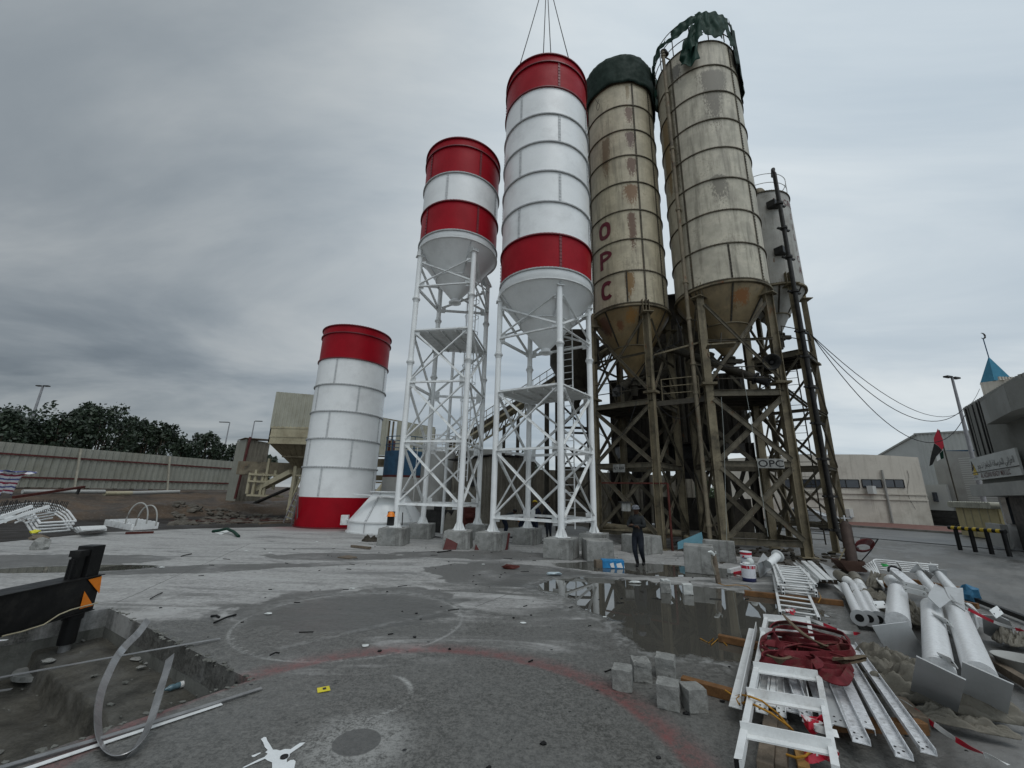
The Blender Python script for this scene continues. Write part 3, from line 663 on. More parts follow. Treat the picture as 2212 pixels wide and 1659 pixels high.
def old_silo(name, label, C, Rr, wall, fzs, zt, cone, cm, mid, outlet, legs, legtop, coll, beams, xs_, seams, mm, w=.27, grp='old cement silos'):
    t = thing(name, (C.x, C.y, 0), label, 'silo', grp); z0 = fzs[0]
    w_ = MB().lathe((C.x, C.y, 0), [(Rr, z0), (Rr, zt)], 96).build('drum_wall', M[wall], t)
    for z in fzs: flange(C, Rr, z, .055, .04, 80, .018).build('flange', M['tanb'], t)
    for ph in seams:
        mb = MB(); s_ = seam(C, Rr, ph, z0, zt, .09, .15); s_.build('seam', M['tanb'], t)
    # closed top plate
    MB().lathe((C.x, C.y, 0), [(Rr, zt), (.05, zt + .25)], 64).build('roof_plate', M['tandark'], t)
    h = MB().lathe((C.x, C.y, 0), [(Rr + .01, z0 - .02), (Rr - .02, cone), (mid[1], mid[0]), (.2, outlet)], 80).build('hopper_cone', M[cm], t)
    MB().lathe((C.x, C.y, 0), [(Rr + .01, cone + .1), (Rr + .1, cone + .08), (Rr + .1, cone), (Rr, cone - .02)], 80, False, closed=True).lathe((C.x, C.y, 0), [(mid[1], mid[0] + .02), (mid[1] + .06, mid[0] + .02), (mid[1] + .06, mid[0] - .02), (mid[1], mid[0] - .02)], 60, False, closed=True).build('cone_ring', M['tan'], h)
    for ph in (-100, -38, 15, 62, 120):
        a, b_ = around(C, ph, Rr, cone), around(C, ph, mid[1] + .01, mid[0]); mbs = MB().bar(a, b_, .07, .03)
        for i in range(12): mbs.box(a.lerp(b_, (i + .5) / 12) - Vector((0, 0, .015)), (.03, .03, .04))
        mbs.build('cone_seam', M['tandark'], h)
    v = MB().cyl((C.x, C.y, outlet + .05), (C.x, C.y, outlet - .35), .2, 20).cyl((C.x, C.y, outlet - .1), (C.x, C.y, outlet - .16), .3, 20).cyl((C.x, C.y, outlet - .36), (C.x, C.y, outlet - .42), .3, 20).cyl((C.x, C.y, outlet - .42), (C.x, C.y, outlet - .9), .2, 20, .14)
    v.box((C.x + .35, C.y, outlet - .25), (.5, .18, .18)).build('outlet_valve', M['tandark'], t)
    n = 4; ctr = sum(legs, Vector()) / 4
    for i, lg in enumerate(legs):
        a = math.atan2(ctr.y - lg.y, ctr.x - lg.x) + math.pi / 4
        L_ = isoleg(t, lg.x, lg.y, 0, legtop, a, w, mm, coll)
        d = (Vector((C.x, C.y, 0)) - Vector((lg.x, lg.y, 0))).normalized(); s_ = Vector((-d.y, d.x, 0)); q = Vector((lg.x, lg.y, legtop)); hm = MB().box(q + Vector((0, 0, .02)), (.62, .5, .04), math.atan2(d.y, d.x))
        for k in (-.15, 0, .15):
            a_ = q + s_ * k - d * .05 + Vector((0, 0, .04)); e = q + d * .22 + s_ * k + Vector((0, 0, .04)); hm.plate([a_, e, e + Vector((0, 0, .7)), a_ + Vector((0, 0, .7))], .02)
        hm.build('head_bracket', M[mm], L_)
    for i in range(n):
        a, b_ = legs[i], legs[(i + 1) % n]; d = (b_ - a).normalized(); nn = Vector((d.y, -d.x, 0))
        if ((a + b_) / 2 - Vector((C.x, C.y, 0))).dot(nn) < 0: nn = -nn
        P = lambda q, z, s: Vector((q.x, q.y, z)) + d * s + nn * (w * .35)
        for z, hh in beams:
            MB().chan(P(a, z, .1) , P(b_, z, -.1), hh, .08, .012, tuple(nn)).build('crossbeam', M['tanb' if mm == 'tan' else mm], t)
        for z0_, z1_, ww in xs_:
            MB().chan(P(a, z0_, .12), P(b_, z1_, -.12), ww, .05, .01, tuple(nn)).build('brace', M['tanb' if mm == 'tan' else mm], t)
            MB().chan(P(a, z1_, .12) + nn * .06, P(b_, z0_, -.12) + nn * .06, ww, .05, .01, tuple(nn)).build('brace', M['tanb' if mm == 'tan' else mm], t)
    return t
def sq(C, p, k=1.0):
    o = p - Vector((C.x, C.y, 0)); return [Vector((C.x, C.y, 0)) + Vector((o.x * math.cos(a) - o.y * math.sin(a), o.x * math.sin(a) + o.y * math.cos(a), 0)) * k for a in (0, math.pi / 2, math.pi, -math.pi / 2)]
G3 = sq(C3, Vector((6.1, 17.1, 0))); G4 = sq(C4, Vector((10.95, 15.8, 0))); G5 = sq(C5, Vector((13.33, 17.5, 0)))
z3 = [10.79, 12.47, 14.19, 15.86, 17.52, 19.19, 20.85, 22.49, 24.08]
S3 = old_silo('cement_silo', 'stained tan silo with OPC in maroon letters and a closed green tarpaulin top', C3, 1.87, 's3', z3, 24.9, 10.62, 'cone3', (9.0, .95), 7.6, G3, 10.15, [6.41], [(6.0, .24), (3.3, .2), (8.24, .08), (.5, .16)], [(6.6, 9.9, .12), (3.45, 5.8, .17), (.6, 3.15, .17)], [24, -2 + 60, -66], 'tan')
def stroke_letter(ch, ph, z, w_, h_, th, par):
    mb = MB(); P_ = lambda u, v: around(C3, ph + math.degrees(u / 1.87), 1.884, z + v)
    def band(fo, fi, a0, a1, n=30):
        vs = []
        for i in range(n + 1): a = a0 + (a1 - a0) * i / n; vs += [P_(*fo(a)), P_(*fi(a))]
        mb.add(vs, [(2 * i, 2 * i + 1, 2 * i + 3, 2 * i + 2) for i in range(n)])
    sq_ = lambda c: math.copysign(abs(c) ** .8, c)
    if ch in 'OC':
        g = .75 if ch == 'C' else 0
        band(lambda a: (w_ * sq_(math.cos(a)), h_ / 2 + h_ / 2 * sq_(math.sin(a))), lambda a: ((w_ - th) * sq_(math.cos(a)), h_ / 2 + (h_ / 2 - th * 1.1) * sq_(math.sin(a))), g, 2 * math.pi - g)
    else:
        mb.add([P_(-w_, 0), P_(-w_ + th, 0), P_(-w_ + th, h_), P_(-w_, h_)], [(0, 1, 2, 3)]); c = h_ * .70; r1, r2 = h_ * .30, h_ * .30 - th
        band(lambda a: (-w_ + th * .9 + (2 * w_ - th * .9) * math.cos(a), c + r1 * math.sin(a)), lambda a: (-w_ + th * .9 + (2 * w_ - th * 1.9) * math.cos(a), c + r2 * math.sin(a)), -math.pi / 2, math.pi / 2)
    mb.build('letter', M['letter'], par)
for s_, z in (('O', 14.55), ('P', 12.9), ('C', 11.2)): stroke_letter(s_, -33, z, .36, 1.0, .2, S3)
z4 = [11.12, 12.86, 14.56, 16.28, 18.0, 19.7, 21.4, 23.08, 24.69]
S4 = old_silo('cement_silo', 'tallest stained tan silo, a pale pipe up its side and torn green netting on top', C4, 2.0, 's4', z4, 24.72, 10.95, 'cone4', (9.5, 1.05), 8.3, G4, 10.55, [6.6], [(6.2, .26), (3.34, .22), (8.5, .1), (.47, .24)], [(6.8, 10.2, .13), (3.5, 5.95, .2), (.6, 3.2, .2)], [-31, 57, 150], 'tan', .30)
S5 = old_silo('cement_silo', 'short pale silo with faded lettering, behind the tallest tan one', C5, 1.42, 's5', [12.25, 17.55], 17.6, 12.15, 's5', (11.0, .6), 10.2, G5, 12.0, [8.5], [(8.6, .28), (5.9, .14), (3.4, .14), (1.0, .14)], [(3.5, 5.8, .1), (6.0, 8.4, .1), (1.1, 3.3, .1)], [], 'tan', .22)
for i, s_ in enumerate('MICRO'): wrap_letters(C5, 1.42, s_, 34 + i * 11, 16.75, .5, 'letter', S5, .7, .0)
for i, s_ in enumerate('SILICA'): wrap_letters(C5, 1.42, s_, 68, 16.0 - i * .62, .5, 'letter', S5, .7, .0)
# middle seam on the lowest course
seam(C4, 2.0, 15, 11.15, 12.8, .07).build('seam', M['tandark'], S4); seam(C3, 1.87, -2, 10.85, 12.4, .07).build('seam', M['tandark'], S3)
# filler pipes
def pipe(t, pts, r, mm, brk=()):
    p = MB().tube(pts, r, 14).build('filler_pipe', M[mm], t)
    for z in brk:
        mb = MB()
        q = Vector((pts[1][0], pts[1][1], z)); c = Vector((t.location.x, t.location.y, z)); d = (c - q).normalized()
        mb.cyl(q - Vector((0, 0, .05)), q + Vector((0, 0, .05)), r + .035, 12); mb.bar(q, q + d * .45, .05, .05)
        mb.build('pipe_clamp', M[mm], p)
q = around(C4, -38, 2.2); pipe(S4, [(q.x, q.y, 25.5), (q.x, q.y, 25.3), (q.x, q.y, 13), (q.x, q.y, .9), (q.x, q.y, .5)], .085, 'tanplate', (25.2, 22.6, 19.0, 15.4, 11.5, 9.7, 7.6, 6.3, 1.0))
MB().tube([(q.x, q.y, 25.3), (q.x, q.y, 25.55), (q.x + .12, q.y + .1, 25.7), (q.x + .35, q.y + .3, 25.7)], .13, 12).build('pipe_elbow', M['tandark'], S4)
q = around(C5, 50, 2.15); q = PA(37.6, 21.4); MB().tube([(q.x + .3, q.y + .5, 18.3), (q.x + .05, q.y + .1, 18.35), (q.x, q.y, 18.0), (q.x, q.y, 9), (q.x, q.y, 1.0), (q.x + .05, q.y - .1, .6), (q.x + .3, q.y - .5, .25)], .095, 14).build('filler_pipe', M['dark'], S5)
for z in (16.2, 14.8, 13.2, 11.4, 9.4, 8.2, 6.8, 5.2, 3.7, 2.2, .9): MB().cyl((q.x, q.y, z - .05), (q.x, q.y, z + .05), .16, 10).box((q.x + .05, q.y + .1, z), (.75, .1, .07), .3).build('pipe_clamp', M['dark'], S5)
for z in (16.6, 13.9): MB().box(around(C5, 25, 1.5, z), (.5, .4, .35), .6).build('vent_box', M['dark'], S5)
def ringrail(t, C, r, zs, posts, z0, mm='tandark', rr=.025, name='top_railing'):
    mb = MB()
    for z in zs: mb.tube([around(C, a, r, z) for a in range(0, 360, 8)], rr, 6, closed=True)
    for a in range(0, 360, posts): mb.cyl(around(C, a, r, z0), around(C, a, r, zs[-1]), rr, 6)
    return mb.build(name, M[mm], t)
ringrail(S4, C4, 2.08, (25.25, 25.85, 26.45), 24, 24.7); ringrail(S5, C5, 1.4, (18.1, 18.65), 40, 17.6, 'whitebar', .02)
ringrail(S3, C3, 1.95, (25.0, 25.9), 30, 24.1)
MB().lathe((C4.x - .5, C4.y - .9, 0), [(.75, 24.8), (.75, 25.0), (.12, 25.7), (0, 25.72)], 24).build('filter_hood', M['tandark'], S4)
MB().lathe((C5.x - .2, C5.y - .4, 0), [(.4, 17.7), (.4, 18.15), (.3, 18.35), (0, 18.4)], 24).build('filter_hood', M['tan'], S5)
# tarpaulins
rows = []
rnd = random.Random(5)
for i in range(14):
    f = i / 13; r_ = []
    for j in range(97):
        a = j / 96 * 360 - 180; n_ = mnoise.noise(Vector((math.cos(R(a)) * 3, math.sin(R(a)) * 3, f * 2))) ; n2_ = mnoise.noise(Vector((math.cos(R(a)) * 14, math.sin(R(a)) * 14, f * 1.2)))
        zb = 24.02 - .25 * max(0, abs(a) - 40) / 140 + .12 * n_ - (.9 * sst(60, 85, a) * sst(125, 100, a) * (1 - f)); z = zb + (26.0 - zb) * min(1, f * 1.25)
        rr = 2.0 + .05 * n_ + .04 * n2_ + .07 * math.sin(f * math.pi)
        if f > .8: rr *= 1 - (f - .8) / .2 * .97; z = 26.0 + .14 * math.sin((f - .8) / .2 * 1.6)
        r_.append(around(C3, a, rr, z))
    rows.append(r_)
o = MB().grid(rows).build('green_tarpaulin', M['tarp'], None, solid=.01); tag(o, 'dark green tarpaulin wrapped tight over the top of the silo lettered OPC', 'tarpaulin')
def cloth(C, r, a0, a1, z0f, z1f, holes, mm, nm, par=None, na=60, nzz=26, fold=.06, seed=0):
    mb = MB(); idx = {}; vs = []; fs = []
    for i in range(nzz + 1):
        for j in range(na + 1):
            a = a0 + (a1 - a0) * j / na; f = i / nzz; zb, zt_ = z0f(a), z1f(a); z = zb + (zt_ - zb) * f
            n_ = mnoise.noise(Vector((a * .09, f * 1.5, seed))) * fold + math.sin(a * .55 + 3 * mnoise.noise(Vector((a * .03, f * 2, seed)))) * fold * .6
            vs.append(around(C, a + 3 * mnoise.noise(Vector((a * .05, f * 3, seed + 4))), r + n_ + (fold * (1 - f)), z + .06 * mnoise.noise(Vector((a * .2, f * 6, seed)))))
    for i in range(nzz):
        for j in range(na):
            a = a0 + (a1 - a0) * (j + .5) / na; f = (i + .5) / nzz
            if holes(a, f): continue
            k = i * (na + 1) + j; fs.append((k, k + 1, k + na + 2, k + na + 1))
    mb.add(vs, fs, True); return mb.build(nm, M[mm], par, solid=.008)
t = thing('torn_netting', (C4.x, C4.y, 24.7), 'torn dark green netting hanging off the railing of the tallest tan silo', 'netting')
cloth(C4, 2.13, 8, 62, lambda a: 24.72 + .5 * sst(30, 10, a) - .3 * sst(45, 60, a), lambda a: 26.55, lambda a, f: (a < 18 and f < .5 - .05 * (a - 8)) or (44 < a < 56 and f < .45 - abs(a - 50) * .05), 'tarp2', 'net_panel', t, seed=1)
cloth(C4, 2.2, -14, 9, lambda a: 22.95 + .35 * abs(a + 2) / 10, lambda a: 24.2 + (a + 14) * .085, lambda a, f: False, 'tarp2', 'hanging_flap', t, fold=.14, seed=2)
cloth(C4, 2.22, -2, 16, lambda a: 23.7 + (a + 2) * .06, lambda a: 25.0 + (a + 2) * .08, lambda a, f: a < 1 and f > .5, 'tarp2', 'hanging_flap', t, fold=.12, seed=3)
cloth(C4, 2.12, -45, 12, lambda a: 25.75 + .2 * math.sin(a * .1), lambda a: 26.5 - .2 * sst(-5, -25, a), lambda a, f: (-34 < a < -24 and f > .5), 'tarp2', 'net_panel', t, seed=4)
cloth(C4, 2.14, -125, -62, lambda a: 23.5 + .5 * sst(-70, -100, a), lambda a: 26.4, lambda a, f: a > -72 and .2 < f < .55, 'tarp2', 'net_panel', t, seed=6)
cloth(C4, 2.14, 60, 128, lambda a: 23.5 - 1.0 * sst(70, 85, a), lambda a: 26.45, lambda a, f: (60 < a < 68 and f < .75 and f > .35), 'tarp', 'net_panel', t, seed=7)
cloth(C4, 2.12, -68, -44, lambda a: 25.6, lambda a: 26.45, lambda a, f: False, 'tarp2', 'net_panel', t, seed=11)
cloth(C4, 2.06, 150, 205, lambda a: 24.9, lambda a: 26.4, lambda a, f: mnoise.noise(Vector((a * .1, f * 3, 9))) > .25, 'tarp', 'net_panel', t, seed=8)
# hanging ropes and cables
def cable(pts, lb, r_=.012, mm='rubber'):
    q = []; P_ = [Vector(p) for p in pts]
    for i in range(len(P_) - 1):
        a, b, c, d = P_[max(0, i - 1)], P_[i], P_[i + 1], P_[min(len(P_) - 1, i + 2)]
        for k in range(8): s_ = k / 8; q.append(.5 * ((2 * b) + (c - a) * s_ + (2 * a - 5 * b + 4 * c - d) * s_ * s_ + (3 * b - a - 3 * c + d) * s_ ** 3))
    q.append(P_[-1]); tag(MB().tube(q, r_, 5).build('hanging_cable', M[mm]), lb, 'cable', 'cables hanging about the old silos')
cable([AT(k4(425, 660), 17.0), AT(k4(400, 740), 16.9), AT(k4(360, 830), 16.9), AT(k4(290, 872), 16.9), AT(k4(215, 835), 17.2)], 'cable looping down from the platform edge of the left tan silo')
cable([AT(k4(545, 690), 17.6), AT(k4(600, 740), 17.6), AT(k4(650, 757), 17.6), AT(k4(700, 745), 17.6), AT(k4(765, 680), 17.8)], 'cable sagging beneath the walkway between the tan silos')
cable([AT(k4(885, 640), 16.4), AT(k4(900, 900), 16.3), AT(k4(915, 1420), 16.2)], 'thin line dropping beside the left column of the tallest tan silo', .007, 'tankline'); cable([AT(k4(1010, 560), 16.6), AT(k4(1060, 850), 16.5), AT(k4(1140, 1400), 16.3)], 'thin line dropping in the middle of the tallest tan silo tower', .007, 'tankline')
cable([around(C3, -58, 1.95, 24.2), around(C3, -60, 1.98, 19), around(C3, -66, 2.0, 13), around(C3, -70, 2.0, 10.5)], 'thin rope hanging down the face of the left tan silo', .012)
cable([around(C3, -40, 1.95, 23.9), around(C3, -34, 2.0, 23.4), around(C3, -30, 2.0, 23.1), around(C3, -33, 2.0, 22.8), around(C3, -36, 2.0, 23.1), around(C3, -30, 2.0, 23.5)], 'small rope loop under the green tarpaulin', .012)
cable([AT(k4(640, 215), 18), AT(k4(660, 330), 18), AT(k4(500, 420), 18.2), AT(k4(395, 560), 18.4)], 'slack cable under the cones between the tan silos', .02); cable([AT(k4(830, 350), 16.4), AT(k4(815, 420), 16.4), AT(k4(900, 470), 16.6), AT(k4(985, 480), 16.6)], 'slack cable under the cone of the tallest tan silo', .014)
# platforms
def plat(t, legs, z, mm='tandark', ext=.1):
    ctr = sum(legs, Vector()) / 4; pts = [Vector((l.x, l.y, z)) + (Vector((l.x - ctr.x, l.y - ctr.y, 0))) * ext * .5 for l in legs]
    mb = MB().plate(pts, .03, Vector((0, 0, 1)))
    for k in range(1, 5): mb.bar(pts[0].lerp(pts[1], k / 5) - Vector((0, 0, .07)), pts[3].lerp(pts[2], k / 5) - Vector((0, 0, .07)), .07, .14)
    mb.build('platform', M[mm], t)
plat(S3, G3, 6.05); plat(S4, G4, 6.28); plat(S5, G5, 8.68)
def rails(t, pts, z, hs=(.55, 1.05), rr=.022, mm='tandark', nm='handrail', step=1.3):
    mb = MB()
    for a, b_ in zip(pts[:-1], pts[1:]):
        for h in hs: mb.cyl((a.x, a.y, z + h), (b_.x, b_.y, z + h), rr, 6)
        L = (b_ - a).length; k = max(1, int(L / step))
        for i in range(k + 1): p = a.lerp(b_, i / k); mb.cyl((p.x, p.y, z), (p.x, p.y, z + hs[-1]), rr, 6)
    return mb.build(nm, M[mm], t)
rails(S3, [G3[3], G3[0], G3[1]], 6.1); rails(S4, [G4[3], G4[0], G4[1]], 6.3); rails(S5, [G5[0] + Vector((-1, -.3, 0)), G5[0] + Vector((.6, .2, 0)), G5[1]], 8.7)
# walkway between the two old silos
a, b_ = G3[0] + Vector((.15, .1, 0)), G4[3] + Vector((-.1, .2, 0)); n_ = Vector((0, 1, 0))
t = thing('walkway', (a + b_) / 2 + Vector((0, 0, 5.9)), 'narrow steel walkway with handrails bridging the platforms of the two tan silos', 'walkway')
MB().plate([Vector((a.x, a.y, 5.98)), Vector((b_.x, b_.y, 6.1)), Vector((b_.x, b_.y + .9, 6.1)), Vector((a.x, a.y + .9, 5.98))], .05, Vector((0, 0, 1))).bar(Vector((a.x, a.y, 5.9)), Vector((b_.x, b_.y, 6.02)), .08, .2).build('deck', M['tandark'], t)
rails(t, [Vector((a.x + .35, a.y, 0)), Vector((b_.x - .2, b_.y, 0))], 6.08, (.3, .62, .95), .022, 'tan'); MB().bar(Vector((a.x, a.y, 8.15)), Vector((b_.x, b_.y, 8.55)), .07, .07).build('tie_bar', M['tan'], t)
# ladder on the far right tower
mb = MB(); lp = PA(35.9, 22.9); s_ = Vector((.85, -.5, 0)).normalized() * .24
for k in (-1, 1): mb.bar(lp + s_ * k + Vector((0, 0, .2)), lp + s_ * k + Vector((0, 0, 8.8)), .05, .03)
z = .4
while z < 8.6: mb.cyl(lp - s_ + Vector((0, 0, z)), lp + s_ + Vector((0, 0, z)), .014, 6); z += .33
mb.build('ladder', M['tandark'], S5)
# valves, motors and screw conveyors
t = thing('screw_conveyor', (C3.x, C3.y, 7), 'inclined screw conveyor tube rising from the left tan silo to the plant', 'screw conveyor')
a, b_ = Vector((C3.x - .9, C3.y - .7, 6.85)), Vector((C3.x + 2.9, C3.y + 3.0, 10.4))
MB().cyl(a, b_, .17, 18).build('tube', M['tandark'], t); m_ = MB().cyl(a - (b_ - a).normalized() * .5, a, .14, 16).cyl(a - (b_ - a).normalized() * .05, a + (b_ - a).normalized() * .02, .24, 16)
for k in range(8): m_.box(a - (b_ - a).normalized() * (.1 + .05 * k), (.32, .02, .32))
m_.build('motor', M['dark'], t)
t = thing('screw_conveyor', (C4.x, C4.y, 7), 'inclined screw conveyor with its motor under the cone of the tallest tan silo', 'screw conveyor')
a, b_ = Vector((C4.x + .55, C4.y - .9, 7.0)), Vector((C4.x - 3.4, C4.y + 2.7, 10.3))
MB().cyl(a, b_, .18, 18).build('tube', M['tandark'], t); MB().cyl(a - (b_ - a).normalized() * .55, a, .17, 16).cyl(a - (b_ - a).normalized() * .04, a + (b_ - a).normalized() * .03, .27, 16).build('motor', M['dark'], t)
# loudspeaker, floodlight, name plates
q = G4[0] + Vector((-.35, -.15, 7.45)); t = thing('loudspeaker', q, 'black round loudspeaker horn on a column of the tallest tan silo', 'loudspeaker')
d = Vector((-q.x, -q.y, -4)).normalized(); mb = MB(); rot = d.to_track_quat('Z', 'Y').to_matrix()
pr = [(.05, -.35), (.07, -.2), (.12, -.08), (.26, .06), (.33, .12)]; n = 28; vs = []
for r_, z_ in pr: vs += [q + rot @ Vector((r_ * math.cos(2 * math.pi * i / n), r_ * math.sin(2 * math.pi * i / n), z_)) for i in range(n)]
mb.add(vs, [(j * n + i, j * n + (i + 1) % n, (j + 1) * n + (i + 1) % n, (j + 1) * n + i) for j in range(4) for i in range(n)], True); mb.build('horn', M['dark'], t, solid=.012)
MB().cyl(q - d * .5, q - d * .3, .1, 14).build('driver', M['dark'], t); MB().cyl(q - d * .36, q - d * .02, .06, 12, .07).build('throat', M['dark'], t)
q = AT(k4(880, 360), 17.2); t = thing('floodlight', q, 'flat rectangular floodlight hung below the cone of the tallest tan silo', 'floodlight')
MB().box(q, (1.0, .5, .06), -.3).build('lamp_panel', M['tan'], t); MB().bar(q, q + Vector((.1, 0, .55)), .04).build('hanger', M['tandark'], t)
def plate_sign(p0, p1, h, txt, size, label, out, bold=.0, mm='grey', stretch=1.0):
    ex = (p1 - p0).normalized(); n_ = Vector(out); t = thing('name_plate', (p0 + p1) / 2, label, 'sign')
    a = p0 - Vector((0, 0, h / 2)) + n_ * .02; b_ = p1 - Vector((0, 0, h / 2)) + n_ * .02
    MB().plate([a, b_, b_ + Vector((0, 0, h)), a + Vector((0, 0, h))], .012, n_).build('board', M[mm], t)
    mb = MB(); text_on(mb, txt, size, (a + b_) / 2 + Vector((0, 0, h / 2 - size * .35)) + n_ * .012, ex, (0, 0, 1), bold, .006, stretch=stretch); mb.build('lettering', M['black'], t)
d = (G4[0] - G4[3]).normalized(); nn = Vector((d.y, -d.x, 0)); nn = nn if nn.y < 0 else -nn
a = G4[3] + d * 1.42 + Vector((0, 0, 3.36)) + nn * .22; plate_sign(a, a + d * .92, .36, 'OPC', .36, 'grey plate reading OPC on the crossbeam of the tallest tan silo', nn, .004, 'block', 1.25)
d = (G3[0] - G3[3]).normalized(); nn = Vector((d.y, -d.x, 0)); nn = nn if nn.y < 0 else -nn
a = G3[3] + d * .95 + Vector((0, 0, 3.18)) + nn * .2; plate_sign(a, a + d * .56, .34, 'FLY ASH', .155, 'small pale plate reading FLY ASH on the left tan silo', nn, .003, 'block', .85)
# maroon pipe frame, switch box
a, b_ = G3[3] + Vector((.1, -.55, 0)), G3[0] + Vector((.3, -.3, 0)); o = MB().bar((a.x, a.y, 2.55), (b_.x, b_.y, 2.55), .06).bar((b_.x, b_.y, 0), (b_.x, b_.y, 2.55), .07).build('maroon_gantry', M['rustpipe']); tag(o, 'thin maroon pipe post with a long arm in front of the left tan silo', 'pipe frame')
q = AT(k4(365, 1240), 17.6); t = thing('switch_box', q, 'small pale switch box behind the standing man', 'switch box'); MB().box(q, (.34, .18, .32)).build('box', M['block'], t, bevel=.01); MB().box(q + Vector((0, 0, .19)), (.5, .3, .05)).build('lid', M['dark'], t)
# ---------------------------------------------------------------- concrete pedestals
def kz1(x, y): return (1042.4 + .1984 * x, 1042.4 + .1984 * y)
def kz2(x, y): return (740.6 + .1984 * x, 1042.4 + .1984 * y)
def kz3(x, y): return (1426.4 + .1984 * x, 1042.4 + .1984 * y)
BLK = []
def block(c, rz, w, d, h, label, seed=0, grp='concrete pedestals of the site', inset=.03):
    t = bpy.data.meshes.new('pedestal'); bm = bmesh.new(); bmesh.ops.create_cube(bm, size=1)
    for v in bm.verts:
        k = 1 - inset * (v.co.z > 0); v.co = Vector((v.co.x * w * k, v.co.y * d * k, (v.co.z + .5) * h))
    bmesh.ops.subdivide_edges(bm, edges=bm.edges, cuts=5, use_grid_fill=True)
    for v in bm.verts:
        q = v.co * 3 + Vector((seed * 7, 0, 0)); v.co += Vector((mnoise.noise(q), mnoise.noise(q + Vector((9, 0, 0))), mnoise.noise(q + Vector((0, 9, 0))) if v.co.z > .1 else 0)) * .012
    bm.to_mesh(t); bm.free(); t.materials.append(M['block'])
    o = bpy.data.objects.new('concrete_pedestal', t); COL.objects.link(o); o.location = (c.x, c.y, 0); o.rotation_euler = (0, 0, rz)
    b = o.modifiers.new('bevel', 'BEVEL'); b.width = .018; b.segments = 2; b.limit_method = 'ANGLE'; b.angle_limit = R(50)
    return tag(o, label, 'pedestal', grp)
d = (G(kz1(940, 820)) - G(kz1(665, 795))); r2_ = math.atan2(d.y, d.x)
d = (G(kz2(615, 675)) - G(kz2(365, 668))); r1_ = math.atan2(d.y, d.x)
for p, lb in zip(L2, ('concrete pedestal under the left leg of the tallest red and white silo', 'concrete pedestal under the front leg of the tallest red and white silo', 'concrete pedestal under the right leg of the tallest red and white silo', 'concrete pedestal under the back leg of the tallest red and white silo')): block(p, r2_, .98, .98, .615, lb, p.x)
for p, lb in zip(L1, ('concrete pedestal under the front left leg of the shorter new silo', 'concrete pedestal under the front right leg of the shorter new silo', 'concrete pedestal under the back right leg of the shorter new silo', 'concrete pedestal under the back left leg of the shorter new silo')): block(p, r1_, 1.0, 1.0, .615, lb, p.x)
def block_px(pl, pm, h, dep, lb, seed):
    a, b_ = G(pl), G(pm); d = b_ - a; w_ = d.length; d.normalize(); n_ = Vector((-d.y, d.x, 0)); n_ = n_ if n_.y > 0 else -n_
    return block((a + b_) / 2 + n_ * dep / 2, math.atan2(d.y, d.x), w_, dep, h, lb, seed)
block_px(kz1(1140, 862), kz1(1440, 868), .62, .9, 'bare concrete pedestal beside the blue box, nearer the camera than the man', 1)
block_px(kz1(1510, 745), kz1(1770, 790), .62, 1.0, 'bare concrete pedestal behind the standing man', 2)
block_px(kz3(268, 980), kz3(612, 1012), .72, .75, 'large pale concrete pedestal with a post and glove before it', 3)
block_px(kz3(470, 850), kz3(828, 885), .66, .35, 'narrow concrete pedestal just behind the large pale one', 4)
for (pl, pm, lb) in ((kz2(1088, 732), kz2(1232, 732), 'dark red steel plate leaning on a pedestal, leftmost of three'), (kz2(1433, 735), kz2(1560, 737), 'dark red steel plate leaning on a pedestal, middle of three'), (kz2(1698, 738), kz2(1792, 732), 'narrow dark red steel plate leaning on a pedestal, rightmost of three')):
    a, b_ = G(pl), G(pm); up = Vector((.08, .22, .40 if 'leftmost' in lb else .56)); o = MB().plate([a, b_, b_ + up, a + up], .02).build('red_plate', M['maroon']); tag(o, lb, 'steel plate', 'red plates leaning on pedestals')

# ---------------------------------------------------------------- corrugated sheet
def corr(mb, a, b_, z0, z1, z1b=None, pitch=.25, dep=.045, z0b=None):
    a, b_ = Vector(a), Vector(b_); d = b_ - a; d.z = 0; L = d.length; d.normalize(); n_ = Vector((d.y, -d.x, 0)); z1b = z1 if z1b is None else z1b; z0b = z0 if z0b is None else z0b
    k = max(2, int(L / pitch)); lo, hi = [], []
    for i in range(k):
        for u, v in ((0, 0), (.35, 0), (.5, 1), (.85, 1)):
            s_ = (i + u) / k; p = a + d * L * s_ + n_ * dep * v; lo.append((p.x, p.y, z0 + (z0b - z0) * s_)); hi.append((p.x, p.y, z1 + (z1b - z1) * s_))
    lo.append((b_.x, b_.y, z0b)); hi.append((b_.x, b_.y, z1b)); return mb.grid([lo, hi], smooth=False)
# hoarding at the left
M['tankgrey'] = mat('tank_grey', (.36, .36, .34), .6, var=.1, vs=1, dirt=(.25, .24, .22), da=.5, streak=.3)
M['tankgrey2'] = mat('pale_post', (.27, .25, .2), .7, var=.2)
fa, fb = FA.copy(), FB.copy(); d0 = (fb - fa); d0.z = 0; L = d0.length; d0.normalize(); fa -= d0 * 8; fa.z = fb.z = 0
zb = lambda s: 1.6; zt0, zt1 = AT((0, 951.6), math.hypot(*FA.xy)).z, AT((499, 997), math.hypot(*FB.xy)).z
zb0, zb1 = FA.z, FB.z
t = thing('hoarding_fence', (fa.x, fa.y, zb0 - .5), 'long leaning fence of grey green corrugated sheets with maroon rails', 'fence')
corr(MB(), fa, fb, zb0 - .1, zt0, zt1, .42, .07, zb1 - .1).build('sheet_wall', M['fence'], t, solid=.01)
nn = Vector((d0.y, -d0.x, 0))
for fr in (.27, .80):
    MB().bar(fa + nn * .12 + Vector((0, 0, zt0 + (zb0 - zt0) * fr)), fb + nn * .12 + Vector((0, 0, zt1 + (zb1 - zt1) * fr)), .06, .12).build('rail', M['maroon'], t)
